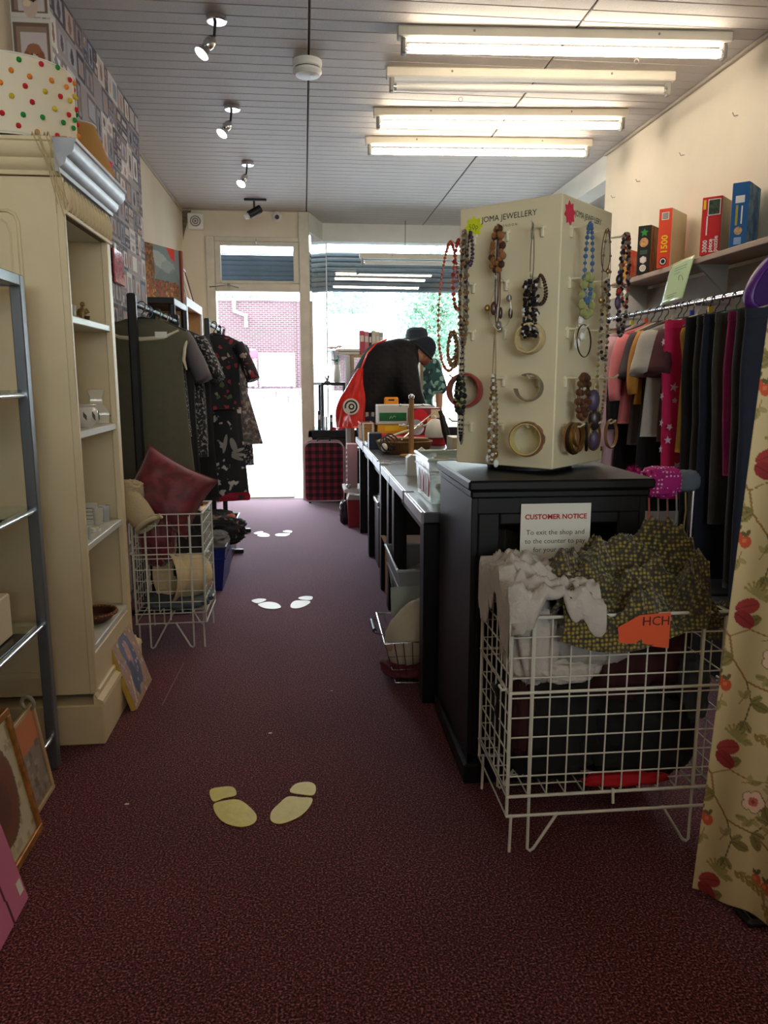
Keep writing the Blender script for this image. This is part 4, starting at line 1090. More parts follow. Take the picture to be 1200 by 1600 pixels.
# ------------------------------------------------------------------ clothes rack along the wall
RX, RZ = -.85, 1.62
rk = thing('clothes_rack', 'black metal clothes rail standing along the wallpapered wall', 'clothes rack', (RX, 5.1, 0))
o('upright', M().box(RX - .022, 4.05, 0, RX + .022, 4.09, 1.665, .008), black_plastic, rk)
o('upright', M().box(RX - .022, 5.39, 0, RX + .022, 5.43, 1.665, .008), black_plastic, rk)
o('rail', M().tube([(RX, 4.09, RZ), (RX, 5.39, RZ)], .014, 12), black_plastic, rk)
o('foot', M().box(RX - .22, 4.045, 0, RX + .22, 4.095, .03, .006), black_plastic, rk)
o('foot', M().box(RX - .22, 5.385, 0, RX + .22, 5.435, .03, .006), black_plastic, rk)
RX2 = -.655
rk2 = thing('clothes_rack', 'second black clothes rail nearer the doorway, in front of the shelving', 'clothes rack', (RX2, 5.9, 0))
for y in (5.50, 6.27):
    o('upright', M().box(RX2 - .018, y - .018, 0, RX2 + .018, y + .018, 1.65, .006), black_plastic, rk2)
    o('foot', M().box(RX2 - .2, y - .02, 0, RX2 + .2, y + .02, .03, .006), black_plastic, rk2)
o('rail', M().tube([(RX2, 5.51, RZ), (RX2, 6.26, RZ)], .014, 12), black_plastic, rk2)
LG = 'garments on the black clothes rack'; LH = 'hangers on the black clothes rack'
LHL = 'plastic hanger crowded among others along the black clothes rail'
sage = mat('sage_linen', srgb(92, 88, 70), .9, var=.06, vs=30, bump=.15, bs=160)
specb = pattern('speckled_black', 'voronoi', [(.18, srgb(176, 170, 160)), (.30, srgb(40, 38, 40)), (1, srgb(22, 21, 24))], 75)
blackf = mat('black_fabric', srgb(22, 21, 24), .9, var=.2, vs=10)
lace = pattern('black_lace_print', 'noise', [(.52, srgb(20, 19, 22)), (.60, srgb(150, 142, 136))], 60)
flor = pattern('hibiscus_print', 'cells', [(.0, srgb(24, 20, 24)), (.70, srgb(24, 20, 24)), (.71, srgb(140, 40, 48)), (.78, srgb(160, 140, 122)), (.86, srgb(76, 100, 52)), (.90, srgb(24, 20, 24))], 38, interp='CONSTANT')
whitef = pattern('white_motif_print', 'noise', [(.57, srgb(24, 22, 26)), (.61, srgb(196, 188, 178))], 14, detail=2)
grey_pat = pattern('grey_brown_print', 'noise', [(.42, srgb(70, 62, 62)), (.55, srgb(108, 98, 94)), (.62, srgb(150, 138, 128))], 34)
navy = mat('navy_fabric', srgb(28, 34, 52), .9)
redh = mat('red_hem', srgb(150, 22, 44), .8)
dr = garment(RX + .03, 4.155, RZ, 'sage green sleeveless linen dress at the near end of the rack', sage, 'dress', 1.02, .235, cat='dress', group=LG, flare=1.12, thick=.04, hlabel='wide black hanger arm reaching out beside the near rack upright', hgroup=LH, seed=2, cut=.08, amp=.06)
o('neck_lining', M().tube([(-.185, -.026, -.062), (-.11, -.043, -.098), (0, -.050, -.108), (.11, -.043, -.098), (.185, -.026, -.062)], [.007, .010, .011, .010, .007], 8), mat('cream_lining', srgb(206, 194, 166), .9), dr, local=True)
o('care_label', M().box(.07, -.056, -.10, .13, -.053, -.07), paper_w, dr, local=True)
o('armhole_edge', M().tube([(.225, -.01, -.09), (.212, -.03, -.15), (.205, -.034, -.21), (.215, -.02, -.26)], [.005, .008, .008, .004], 8), mat('cream_lining', (1, 1, 1)), dr, local=True)
LD = [(4.33, 'black top speckled with white dots, grey cuffed sleeves, behind the sage dress', specb, 'top', .62, .22, 'short', 1, None, mat('grey_cuff', srgb(98, 90, 92), .9)),
      (4.58, 'long plain black dress hanging behind the speckled top', blackf, 'dress', 1.05, .215, None, 1.0, None, None),
      (4.82, 'black lace print blouse midway along the rack', lace, 'top', .78, .225, 'short', 1.0, None, None),
      (5.04, 'navy shirt near the far end of the nearer rack', navy, 'top', .72, .22, 'short', 1, None, None),
      (5.25, 'second long black dress, at the far end of the nearer rack', blackf, 'dress', 1.12, .225, None, 1.1, None, None),
      (5.57, 'red and cream hibiscus print black blouse', flor, 'top', .52, .19, 'short', 1.0, None, None),
      (5.70, 'black dress scattered with large white motifs and a red hem', whitef, 'dress', 1.18, .20, None, 1.12, redh, None),
      (5.93, 'grey and brown patterned skirt dress flaring out at the hem', grey_pat, 'dress', .80, .205, None, 1.55, None, None),
      (6.14, 'dark patterned dress last on the farther rack by the doorway', lace, 'dress', .98, .20, None, 1.1, None, None)]
for k, (yy, lb, mt_, kd, ln, hf, sl_, flr, hem, slm) in enumerate(LD):
    garment((RX if yy < 5.5 else RX2) + .02 + .01 * (k % 3), yy, RZ, lb, mt_, kd, ln, hf, rz=.08 * math.sin(k * 2.1), cat='dress' if kd == 'dress' else 'top', group=LG, sl=sl_, sl_len=.23, flare=flr, hem=hem, hgroup=LH, seed=k + 3, sl_mat=slm, thick=.036, sl_out=.11)
# butterfly motif on the long black dress
bf = [o_ for o_ in bpy.data.objects if o_.get('label', '').startswith('black dress scattered')][0]
q = M()
for (dx, dz, rx, rz_, an) in ((.02, .02, .022, .055, .3), (.05, -.02, .05, .012, .35), (.05, -.05, .05, .013, .0), (.045, -.075, .045, .012, -.3), (-.04, .03, .014, .07, -.2)):
    for k in range(1):
        q.lathe([(1, 0), (1, .0), (0, 0)], 16, (0, 0, 0))
        b = len(q.v) - 48
        for i in range(b, len(q.v)):
            x, y, z = q.v[i]; x *= rx; y *= rz_
            q.v[i] = (.10 + dx + x * math.cos(an) - y * math.sin(an), -.075, -.80 + dz + x * math.sin(an) + y * math.cos(an))
o('butterfly_motif', q, mat('motif_white', srgb(190, 182, 174), .9), bf, local=True, kind='stuff')
cl_m = [mat('hanger_' + n, c, .4) for n, c in (('white', srgb(214, 214, 206)), ('blue', srgb(90, 120, 150)), ('green', srgb(60, 120, 90)), ('cream', srgb(196, 190, 150)))]
for k, (nm, yy) in enumerate((('white', 4.24), ('blue', 4.45), ('green', 4.70), ('cream', 4.93))):
    hanger(RX + .01, yy, RZ, .17, cl_m[k], 'empty %s plastic hanger squeezed between garments on the black rail' % nm, 'spare hangers on the black clothes rack', rz=.1 * math.sin(k * 3))

# blue crates on the floor under the rack
blue = mat('blue_crate_plastic', srgb(30, 42, 120), .35)
def crate(x0, x1, y0, y1, h, label, mt, rim_m, ti=.03, name='storage_crate', cat='crate', z0=0.0, th=.005):
    t = thing(name, label, cat, ((x0 + x1) / 2, (y0 + y1) / 2, z0))
    def ringf(i, z): return [(x0 + i, y0 + i, z), (x1 - i, y0 + i, z), (x1 - i, y1 - i, z), (x0 + i, y1 - i, z)]
    b = M(); a = ringf(ti, z0 + .002) + ringf(0, z0 + h) + ringf(th, z0 + h) + ringf(ti + th, z0 + .008)
    fs = [(0, 3, 2, 1)]
    for r in range(3):
        for k in range(4): fs.append((r * 4 + k, r * 4 + (k + 1) % 4, r * 4 + 4 + (k + 1) % 4, r * 4 + 4 + k))
    fs.append((12, 13, 14, 15)); b.add(a, fs)
    o('tub', b, mt, t, smooth=False)
    o('rim', M().tube([(x0, y0, z0 + h), (x1, y0, z0 + h), (x1, y1, z0 + h), (x0, y1, z0 + h)], .008, 8, closed=True), rim_m, t)
    o('rib', M().tube([(x0 + ti * .25 - .003, y0 + ti * .25 - .003, z0 + h * .75), (x1 - ti * .25 + .003, y0 + ti * .25 - .003, z0 + h * .75), (x1 - ti * .25 + .003, y1 - ti * .25, z0 + h * .75), (x0 + ti * .25 - .003, y1 - ti * .25, z0 + h * .75)], .005, 6, closed=True), mt, t)
    return t
c = crate(-.84, -.475, 4.46, 4.98, .27, 'blue plastic crate of clothes on the floor, nearer one', blue, mat('crate_rim', srgb(120, 134, 140), .35))
o('sticker', M().box(-.60, 4.472, .07, -.565, 4.476, .11), mat('tan_sticker', srgb(160, 140, 110), .7), c)
crate(-.84, -.49, 5.06, 5.62, .27, 'dark crate of clothes on the floor, farther one', mat('navy_crate', srgb(26, 30, 48), .3), mat('pale_rim', srgb(190, 200, 206), .3))
lump('grey_jumper', (-.60, 4.62, .27), (.115, .12, .06), mat('grey_knit', srgb(112, 112, 110), .95, bump=.3, bs=150), 'grey jumper heaped in the nearer blue crate', 'jumper', 12)
lump('printed_scarf', (-.565, 4.84, .30), (.15, .11, .07), pattern('dark_rose_print', 'cells', [(0, srgb(20, 20, 24)), (.7, srgb(20, 20, 24)), (.75, srgb(150, 90, 90)), (.85, srgb(70, 110, 70)), (.95, srgb(20, 20, 24))], 40, interp='CONSTANT'), 'black rose print scarf spilling over the crate edge', 'scarf', 14, .3)
lump('black_clothes', (-.64, 5.3, .27), (.13, .2, .06), blackf, 'black clothes filling the farther dark crate', 'clothes', 16)
lump('orange_cloth', (-.515, 5.22, .30), (.03, .05, .03), mat('orange_cloth', srgb(220, 96, 40), .8), 'scrap of orange cloth on the edge of the farther crate', 'cloth', 17, nu=20, nv=12)

# ------------------------------------------------------------------ shelving and pictures in the far corner
bsf = thing('plastic_shelving', 'black plastic shelving unit under the landscape painting', 'shelf', (-1.0, 5.85, 0))
for z in (.3, .9, 1.74): o('shelf', M().box(-1.135, 5.48, z, -.865, 6.05, z + .045, .006), black_plastic, bsf)
for x in (-1.115, -.885):
    for y in (5.50, 6.03): o('post', M().lathe([(.022, 0), (.022, 1.74)], 12, (x, y, 0)), black_plastic, bsf)
single('cardboard_box', M().box(-1.12, 5.54, .95, -.90, 6.0, 1.60, .004), mat('brown_card', srgb(176, 128, 76), .8), 'brown cardboard box inside the black shelving', 'box')
lp = thing('landscape_painting', 'autumn landscape painting in a red brown frame on the black shelving', 'painting', (-1.0, 5.75, 1.786))
A = Vector((-1.125, 5.49, 1.786)); Bv = Vector((-.885, 6.02, 1.786)); al = (Bv - A); W_ = al.length; al.normalize(); up = Vector((0, 0, 1)); out = al.cross(up)
p = Paint(130, 84, (130, 146, 150)); rg = random.Random(21)
p.rect(0, 0, 130, 84, (126, 142, 146)); p.ell(74, 22, 26, 12, (172, 180, 178), .3); p.ell(96, 30, 20, 10, (150, 162, 164))
p.poly([(50, 60), (74, 34), (96, 40), (112, 30), (130, 46), (130, 70), (50, 70)], (112, 126, 128), .6)
p.ell(22, 34, 36, 42, (128, 84, 44)); p.speck(900, 2, [(150, 96, 46), (110, 70, 40), (168, 112, 56), (96, 66, 44)], (0, 0, 54, 64), rg)
p.speck(1500, 2, [(140, 90, 50), (126, 100, 60), (160, 84, 64), (96, 84, 52), (176, 120, 70), (120, 60, 52)], (0, 54, 124, 84), rg)
p.poly([(0, 46), (60, 64), (110, 66), (130, 60), (130, 84), (0, 84)], (128, 92, 58), .35); p.rect(104, 74, 124, 84, (120, 124, 62))
p.speck(60, 2, [(206, 150, 60), (190, 70, 60)], (0, 60, 110, 84), rg); p.poly([(92, 0), (118, 0), (116, 20), (104, 14)], (212, 62, 46))
o('board', M().obox(A + al * (W_ / 2) + up * .19 + out * -.011, al, out, up, W_ / 2, .010, .19, .002), mat('red_brown_frame', srgb(134, 58, 40), .5), lp)
print_panel('picture', p, A + up * .378 + out * .0, al * (W_ - .03), up * -.376, lp)
o('frame_bar', M().obox(Bv - al * .013 + up * .19, al, out, up, .013, .016, .19, .003), mat('red_brown_frame', (1, 1, 1)), lp)
wsf = thing('wooden_shelving', 'wooden shelving unit with a white painted front near the doorway', 'shelf', (-1.0, 6.55, 0))
wf = mat('white_front_edge', srgb(210, 212, 212), .5)
o('side', M().box(-1.14, 6.10, 0, -.885, 6.125, 1.84), wood_l, wsf); o('side', M().box(-1.14, 6.975, 0, -.885, 7.0, 1.84), wood_l, wsf)
for z in (.1, .7, 1.25, 1.80): o('shelf', M().box(-1.14, 6.125, z, -.885, 6.975, z + .03), wood_l, wsf)
o('face_frame', M().box(-.885, 6.10, 0, -.87, 6.14, 1.85).box(-.885, 6.96, 0, -.87, 7.0, 1.85).box(-.885, 6.14, 1.785, -.87, 6.96, 1.85), wf, wsf)
for k, (yy, h, c1, lb) in enumerate(((6.22, .30, srgb(150, 60, 54), 'narrow dark picture seen edge on, next to the landscape'), (6.40, .33, srgb(206, 178, 122), 'pale gilt frame seen edge on, on the wooden shelving'), (6.66, .29, srgb(128, 66, 44), 'brown wooden picture frame seen edge on, nearest the doorway'))):
    t = thing('picture_frame', lb, 'picture', (-.95, yy, 1.8502))
    L2 = .13
    for (za, zb, ya, yb) in ((0, .025, -L2, L2), (h - .025, h, -L2, L2), (.025, h - .025, -L2, -L2 + .025), (.025, h - .025, L2 - .025, L2)):
        m = M().box(-.012, ya, za, .012, yb, zb, .003); m.v = [(x - .25 * z + .04, y + x * 1.0 - .18 * k * 0, z) for x, y, z in m.v]
        o('frame_bar', m, mat('side_frame_%d' % k, c1, .5), t, local=True)
    m = M().box(-.004, -L2 + .02, .02, .002, L2 - .02, h - .02); m.v = [(x - .25 * z + .04, y, z) for x, y, z in m.v]
    o('picture', m, mat('side_picture_%d' % k, (srgb(120, 60, 50), srgb(150, 150, 140), srgb(170, 150, 110))[k], .5), t, local=True)
pp = thing('hanging_packet', 'shiny pink plastic packet hanging on the patterned wallpaper', 'packet', (-.98, 3.72, 1.6))
pa = at(176, 386, X=-.985); pb_ = at(193, 448, X=-.985)
o('packet', M().box(-.992, pa.y, pb_.z, -.978, pb_.y + .01, pa.z, .004), mat('pink_film', srgb(206, 104, 116), .15, var=.35, vs=40, coat=.8), pp)
o('hang_tab', M().box(-.99, pa.y + .04, pa.z, -.984, pa.y + .08, pa.z + .03), white_plastic, pp)
cb = thing('cobweb', 'dusty grey cobweb in the wall corner by the vent', 'cobweb', (-1.12, 7.9, 2.7))
o('web', M().grid(lambda u, v: Vector((-1.148 + .09 * u * (1 - v) ** 1.2 + .008, 7.925, 2.835 - .28 * v)), 4, 8), mat('cobweb', srgb(120, 104, 84), .95, var=.4, vs=40), cb)

# ------------------------------------------------------------------ footprints stuck on the carpet
yel = mat('yellow_vinyl', srgb(226, 206, 92), .45, var=.06, vs=30, bump=.15, bs=30)
whi = mat('white_vinyl', srgb(226, 222, 210), .45)
def footprint(heel, sole, label, mt):
    pts = [at(x, y, Z=0) for x, y in heel + sole]; c = sum(pts, Vector()) / len(pts)
    t = thing('floor_footprint', label, 'floor sticker', (c.x, c.y, 0), 0, 'footprint stickers on the carpet')
    for nm, pl in (('heel', heel), ('sole', sole)):
        # smooth closed outline through the measured points
        P_ = [at(x, y, Z=0) for x, y in pl]; n = len(P_); out_ = []
        for i in range(n):
            p0, p1, p2, p3 = P_[i - 1], P_[i], P_[(i + 1) % n], P_[(i + 2) % n]
            for s_ in range(5):
                u = s_ / 5; out_.append(.5 * ((2 * p1) + (p2 - p0) * u + (2 * p0 - 5 * p1 + 4 * p2 - p3) * u * u + (3 * p1 - p0 - 3 * p2 + p3) * u ** 3))
        o(nm, M().prism([(q.x, q.y) for q in out_], o=(0, 0, .001), d=(0, 0, .002)), mt, t)
footprint([(328, 1236), (345, 1231), (364, 1231), (369, 1243), (350, 1248), (333, 1253)], [(334, 1258), (352, 1252), (373, 1251), (390, 1262), (401, 1276), (396, 1288), (376, 1293), (352, 1287), (338, 1274)], 'yellow vinyl shoe print nearest the camera, toes turned to the bookcase side', yel)
footprint([(453, 1238), (462, 1226), (482, 1223), (493, 1229), (490, 1243), (470, 1242)], [(450, 1246), (470, 1247), (488, 1249), (482, 1264), (466, 1278), (440, 1288), (424, 1284), (424, 1270), (436, 1257)], 'yellow vinyl shoe print nearest the camera, beside its pair, towards the cabinet', yel)
footprint([(393, 939), (404, 936), (416, 937), (410, 941), (400, 943)], [(403, 945), (418, 941), (432, 943), (439, 949), (430, 952), (414, 951)], 'white shoe print in the middle pair, on the clothes rack side', whi)
footprint([(466, 935), (476, 932), (488, 933), (486, 938), (474, 938)], [(463, 939), (484, 940), (480, 946), (466, 951), (455, 950), (455, 944)], 'white shoe print in the middle pair, on the table side', whi)
footprint([(396, 834), (404, 831), (411, 831), (408, 835)], [(402, 837), (412, 833), (421, 836), (419, 839), (408, 839)], 'white shoe print in the farthest pair, on the clothes rack side', whi)
footprint([(442, 831), (448, 829), (456, 830), (454, 833)], [(436, 834), (453, 834), (447, 838), (434, 838), (430, 836)], 'white shoe print in the farthest pair, on the table side', whi)
for k, (x, y, lb) in enumerate(((518, 1080, 'tiny white scrap of paper in the middle of the carpet'), (422, 1146, 'tiny white thread scrap on the carpet beyond the yellow prints'), (198, 1257, 'tiny pale scrap on the carpet near the framed prints'))):
    q = at(x, y, Z=0); single('paper_scrap', M().prism([(-.006, -.003), (.005, -.004), (.007, .002), (-.003, .004)], o=(q.x, q.y, .001), d=(0, 0, .0015)), paper_w, lb, 'scrap', 'scraps on the carpet')
a_, b_ = at(253, 1103, Z=0), at(287, 1036, Z=0)
single('carpet_seam', M().tube([a_ + Vector((0, 0, .001)), b_ + Vector((0, 0, .001))], .002, 5), mat('seam_thread', srgb(150, 112, 104), .9), 'thin pale scuff line on the carpet beside the painted canvas', 'scuff')
# ------------------------------------------------------------------ the row of tables
ZT = .757
tb_top = mat('grey_table_vinyl', srgb(92, 95, 100), .28, var=.12, vs=10)
tb_edge = mat('scuffed_silver_edge', srgb(176, 182, 190), .35, .2, var=.2, vs=18)
def table(y0, y1, legs, label):
    t = thing('display_table', label, 'table', (.75, (y0 + y1) / 2, 0), 0, 'display tables in a row')
    o('table_top', M().box(.435, y0, ZT - .04, 1.06, y1, ZT, .004), tb_top, t)
    o('front_edge', M().box(.424, y0 + .003, ZT - .045, .436, y1 - .003, ZT + .001, .003), tb_edge, t)
    o('apron', M().box(.47, y0 + .02, ZT - .12, .50, y1 - .02, ZT - .04), black_wood, t)
    for y in legs:
        o('leg', M().box(.435, y - .045, 0, .50, y + .045, ZT - .045, .003), black_wood, t)
        o('leg', M().box(.98, y - .045, 0, 1.045, y + .045, ZT - .045, .003), black_wood, t)
    o('strap', M().box(.4215, (y0 + y1) / 2 - .03, ZT - .05, .4235, (y0 + y1) / 2 + .0, ZT + .003).box(.4215, (y0 + y1) / 2 - .03, ZT + .001, .47, (y0 + y1) / 2, ZT + .003), black_plastic, t)
    return t
table(2.775, 3.865, (2.83, 3.80), 'black legged display table nearest the dark cabinet')
table(3.875, 4.84, (4.05, 4.46), 'black legged display table in the middle of the row')
table(4.85, 6.50, (5.33, 6.17), 'long black legged display table at the far end of the row')

# things on the tables
tub_m = mat('clear_plastic', srgb(205, 220, 214), .12, spec=.6, alpha=.38)
pb1 = crate(.475, .80, 2.93, 3.30, .175, 'clear plastic box with red and white labels beside the cabinet', tub_m, mat('clear_rim', srgb(190, 206, 202), .15, alpha=.75), .012, 'plastic_box', 'box', ZT + .001)
for k, (yy, c1) in enumerate(((2.96, srgb(206, 40, 44)), (3.02, srgb(235, 235, 235)), (3.10, srgb(224, 110, 120)), (3.18, srgb(240, 240, 240)))):
    o('label_strip', M().box(.479, yy, ZT + .03, .483, yy + .05, ZT + .15), mat('label_%d' % k, c1, .4), pb1)
single('pale_bowl', M().lathe([(.03, 0), (.06, .02), (.072, .05), (.069, .05), (.056, .022), (0, .008)], 24, (.60, 3.08, ZT + .009)), mat('pale_green_china', srgb(206, 204, 160), .25), 'pale green bowl inside the clear plastic box', 'bowl')
gd = thing('white_pitcher', 'white angular plastic pitcher standing behind the clear box', 'pitcher', (.545, 3.90, ZT))
o('body', M().prism([(-.03, 0), (.045, 0), (.055, .02), (.05, .10), (.03, .125), (.02, .10), (-.01, .105), (-.03, .09)], o=(.545, 3.86, ZT), u=(1, 0, 0), v=(0, 0, 1), d=(0, .07, 0)), white_plastic, gd)
o('spout', M().tube([(.57, 3.895, ZT + .11), (.595, 3.895, ZT + .135), (.613, 3.895, ZT + .12)], [.012, .009, .006], 8), white_plastic, gd)
for k in range(3):
    y = 4.38 + .07 * k; t = thing('table_knife', 'steel table knife on the middle table, %s of three laid in a row' % ('nearest', 'middle one', 'farthest')[k], 'knife', (.52, y, ZT), .15 * math.sin(k * 2), 'cutlery on the middle table')
    o('blade', M().box(-.02, -.007, .001, .10, .007, .003), chrome, t, local=True); o('handle', M().box(-.10, -.006, .001, -.02, .006, .009, .003), chrome, t, local=True)
mt_ = thing('mug_tree', 'upright wooden mug tree with steel pegs and a ball top', 'mug tree', (.665, 4.80, ZT))
o('post', M().lathe([(.0165, .0), (.0165, .345)], 18, (0, 0, .012)), wood_l, mt_, local=True)
o('base', M().lathe([(.07, 0), (.072, .008), (.066, .014), (0, .014)], 28), wood_l, mt_, local=True)
o('finial', M().ball((0, 0, .374), .019, 16, 10).lathe([(.008, .35), (.008, .362)], 12), chrome, mt_, local=True)
for z, a in ((.315, .1), (.315, PI + .1), (.315, PI / 2), (.19, .25), (.19, PI + .2), (.19, PI / 2 + .6)):
    d = Vector((math.cos(a), math.sin(a), .12)); c = Vector((0, 0, z))
    pg = o('peg', M().seg(c + d * .012, c + d * .07, .003, 8), chrome, mt_, local=True)
    o('peg_knob', M().ball(c + d * .074, .0075, 10, 8), chrome, pg, local=True)
wk = thing('wicker_basket', 'shallow oval brown wicker basket of cables and sticks', 'basket', (.655, 5.06, ZT))
wick = pattern('wicker_weave', 'wave', [(.2, srgb(70, 48, 26)), (.7, srgb(150, 112, 60))], 60, rnd=2.0, stretch=(1, 1, 3))
o('body', M().lathe([(.14, 0), (.17, .03), (.185, .075), (.178, .077), (.16, .03), (0, .01)], 36, sx=1.0, sy=.75), wick, wk, local=True)
o('rim', M().tube([(.183 * math.cos(a), .137 * math.sin(a), .077) for a in [2 * PI * k / 36 for k in range(36)]], .007, 7, closed=True), wick, wk, local=True)
def stick(a, b, r, mt, label, cat='stick', name='wooden_stick', group=None): return single(name, M().tube([a, (Vector(a) + Vector(b)) / 2 + Vector((0, 0, .004)), b], [r, r * 1.1, r * .8], 8), mt, label, cat, group)
cw_ = mat('cream_plastic_stick', srgb(216, 206, 176), .5)
stick((.47, 4.98, ZT + .085), (.83, 5.22, ZT + .175), .008, cw_, 'long cream stick lying across the wicker basket')
stick((.53, 5.14, ZT + .09), (.80, 4.98, ZT + .10), .006, cw_, 'shorter cream stick crossing over the wicker basket')
stick((.64, 5.10, ZT + .085), (.90, 5.25, ZT + .27), .006, chrome, 'steel skewer poking up from the wicker basket', 'skewer', 'steel_skewer')
cbm = M()
for k in range(3): cbm.torus((.525 + .02 * k, 4.93 + .02 * k, ZT + .062 + .012 * k), .052, .0045, (.6, -.7, .55 + .1 * k), 26, 6)
cb_ = thing('coiled_cable', 'coiled dark cable with a white plug hanging over the basket rim', 'cable', (.55, 4.94, ZT + .02))
for k in range(3): o('loop', M().torus((.525 + .02 * k, 4.93 + .02 * k, ZT + .066 + .012 * k), .052, .0045, (.6, -.7, .55 + .1 * k), 26, 6), mat('dark_cable', srgb(40, 36, 52), .5), cb_)
o('plug', M().ball((.505, 4.91, ZT + .05), .022, 12, 8, (1, 1, 1.3)), white_plastic, cb_)
def mug(x, y, r, h, mt, label, name='mug', cat='mug'):
    t = thing(name, label, cat, (x, y, ZT))
    o('cup', M().lathe([(r * .85, 0), (r, .006), (r, h), (r * .92, h), (r * .9, .01), (0, .01)], 24), mt, t, local=True)
    o('handle', M().torus((r + .008, 0, h * .5), h * .27, .005, (0, 1, 0), 16, 6), mt, t, local=True)
mug(.84, 4.62, .048, .055, mat('sage_green_glaze', srgb(110, 146, 126), .3), 'low sage green mug on the middle table')
mug(.80, 4.44, .05, .04, mat('buff_glaze', srgb(206, 180, 120), .3), 'wide buff coloured cup in front of the green mug')
mug(.83, 4.20, .035, .05, mat('white_glaze', srgb(226, 224, 214), .3), 'small white cup behind the clear plastic box')
bc = thing('desk_tidy', 'black plastic desk tidy with square holes', 'organiser', (.485, 5.36, ZT))
o('body', M().box(-.045, -.05, 0, .045, .05, .115, .004), mat('navy_black_plastic', srgb(22, 26, 44), .35), bc, local=True)
for k in range(8): o('slot', M().box(.0452, -.035 + .02 * (k % 4), .03 + .05 * (k // 4), .046, -.025 + .02 * (k % 4), .05 + .05 * (k // 4)), mat('slot_pale', srgb(150, 156, 170), .5), bc, local=True)
wr = thing('letter_rack', 'white wire letter rack at the table edge', 'rack', (.475, 5.85, ZT))
for k in range(3): o('hoop', M().tube([(-.03, -.05 + .05 * k, .0), (-.035, -.05 + .05 * k, .15), (.04, -.05 + .05 * k, .15), (.04, -.05 + .05 * k, .0)], .004, 6), white_wire, wr, local=True)
o('base', M().box(-.05, -.07, 0, .05, .07, .012, .003), white_plastic, wr, local=True)
gm = thing('game_box', 'large board game box, white lid with a green band over yellow', 'box', (.80, 6.1, ZT + .055))
gz = ZT + .055
o('lid', M().box(.575, 6.06, gz + .075, 1.0, 6.28, gz + .225, .003), mat('box_white', srgb(214, 216, 212), .5), gm)
o('green_band', M().box(.585, 6.058, gz + .10, .80, 6.061, gz + .165), mat('box_green', srgb(20, 104, 58), .5), gm)
o('base', M().box(.57, 6.065, gz, .995, 6.275, gz + .074, .003), mat('box_yellow', srgb(216, 170, 40), .5), gm)
o('yellow_label', M().box(.63, 6.062, gz + .02, .80, 6.064, gz + .06), mat('box_yellow_bright', srgb(236, 200, 40), .5), gm)
o('squiggle', M().tube([(.665, 6.057, gz + .118), (.68, 6.057, gz + .142), (.685, 6.057, gz + .122), (.70, 6.057, gz + .14), (.715, 6.057, gz + .132)], .0025, 6), mat('box_white', (1, 1, 1)), gm)
single('red_box', M().box(.555, 6, ZT + .001, 1.04, 6.3, ZT + .054, .003), mat('box_red', srgb(206, 40, 56), .5), 'flat red box under the board game', 'box')
ob_ = thing('orange_tray', 'orange plastic tray with a slot handle behind the board game', 'tray', (.72, 6.34, ZT))
o('panel', M().box(-.07, -.012, 0, .05, .012, .335, .01), mat('orange_plastic', srgb(236, 150, 40), .4), ob_, local=True)
o('handle_slot', M().box(-.035, -.0135, .305, .015, .0135, .318), black_plastic, ob_, local=True)
tx = thing('toy_box', 'red and peach toy box beside the board game', 'box', (.97, 5.86, ZT))
o('box', M().box(.80, 5.84, ZT, 1.04, 5.98, ZT + .265, .004), mat('toy_red_dark', srgb(120, 40, 44), .5), tx)
o('red_shape', M().lathe([(.058, 0), (.058, .004), (0, .005)], 24, (.875, 5.837, ZT + .20), (0, -1, 0)), mat('toy_red', srgb(214, 30, 40), .45), tx)
o('red_shape', M().lathe([(.03, 0), (.03, .004), (0, .005)], 18, (.83, 5.837, ZT + .215), (0, -1, 0)), mat('toy_red', (1, 1, 1)), tx)
o('peach_shape', M().box(.93, 5.834, ZT + .13, .98, 5.838, ZT + .19), mat('toy_peach', srgb(236, 160, 120), .5), tx)
o('cream_panel', M().box(.96, 5.835, ZT + .19, 1.03, 5.838, ZT + .255), mat('toy_cream', srgb(226, 206, 170), .5), tx)
single('silver_disc', M().lathe([(.062, 0), (.062, .003), (.012, .003), (.012, 0)], 30, (.83, 5.74, ZT + .125), (.1, -1, .35)), mat('disc_silver', srgb(190, 190, 206), .12, .8), 'silver disc leaning on the toy box', 'disc')
single('red_tray', M().box(.62, 5.58, ZT + .001, 1.03, 5.81, ZT + .06, .004), mat('box_red', (1, 1, 1)), 'red shallow tray under the silver disc', 'tray')
um = thing('folding_umbrella', 'black folding umbrella propped upright among the boxes', 'umbrella', (1.0, 5.35, ZT))
o('canopy', M().tube([(1.02, 5.35, ZT + .0), (.99, 5.38, ZT + .12), (.965, 5.40, ZT + .225)], [.022, .028, .018], 12), black_plastic, um)
o('handle', M().tube([(.965, 5.40, ZT + .225), (.955, 5.41, ZT + .26)], [.014, .016], 10), black_plastic, um)
for k, (x, y, dx, dy, dz, c1, lb) in enumerate(((.97, 4.80, .06, .10, .085, srgb(196, 184, 150), 'cream cardboard block by the jewellery stand'), (.97, 4.80, .065, .12, .04, srgb(96, 60, 44), 'brown wooden box under the cream block'), (.95, 4.50, .05, .06, .03, srgb(190, 204, 196), 'pale green tin on the middle table'))):
    z = ZT + (.041 if k == 0 else .001)
    single('small_box', M().box(x - dx, y - dy, z, x + dx, y + dy, z + dz, .003), mat('small_box_%d' % k, c1, .6), lb, 'box')
kt = thing('steel_kettle', 'white and steel kettle on the table by the jewellery stand', 'kettle', (.95, 5.60, ZT + .061))
o('body', M().lathe([(.07, 0), (.075, .02), (.06, .10), (.03, .13), (0, .135)], 24), white_plastic, kt, local=True)
o('knob', M().ball((0, 0, .145), .014, 12, 8), white_plastic, kt, local=True)
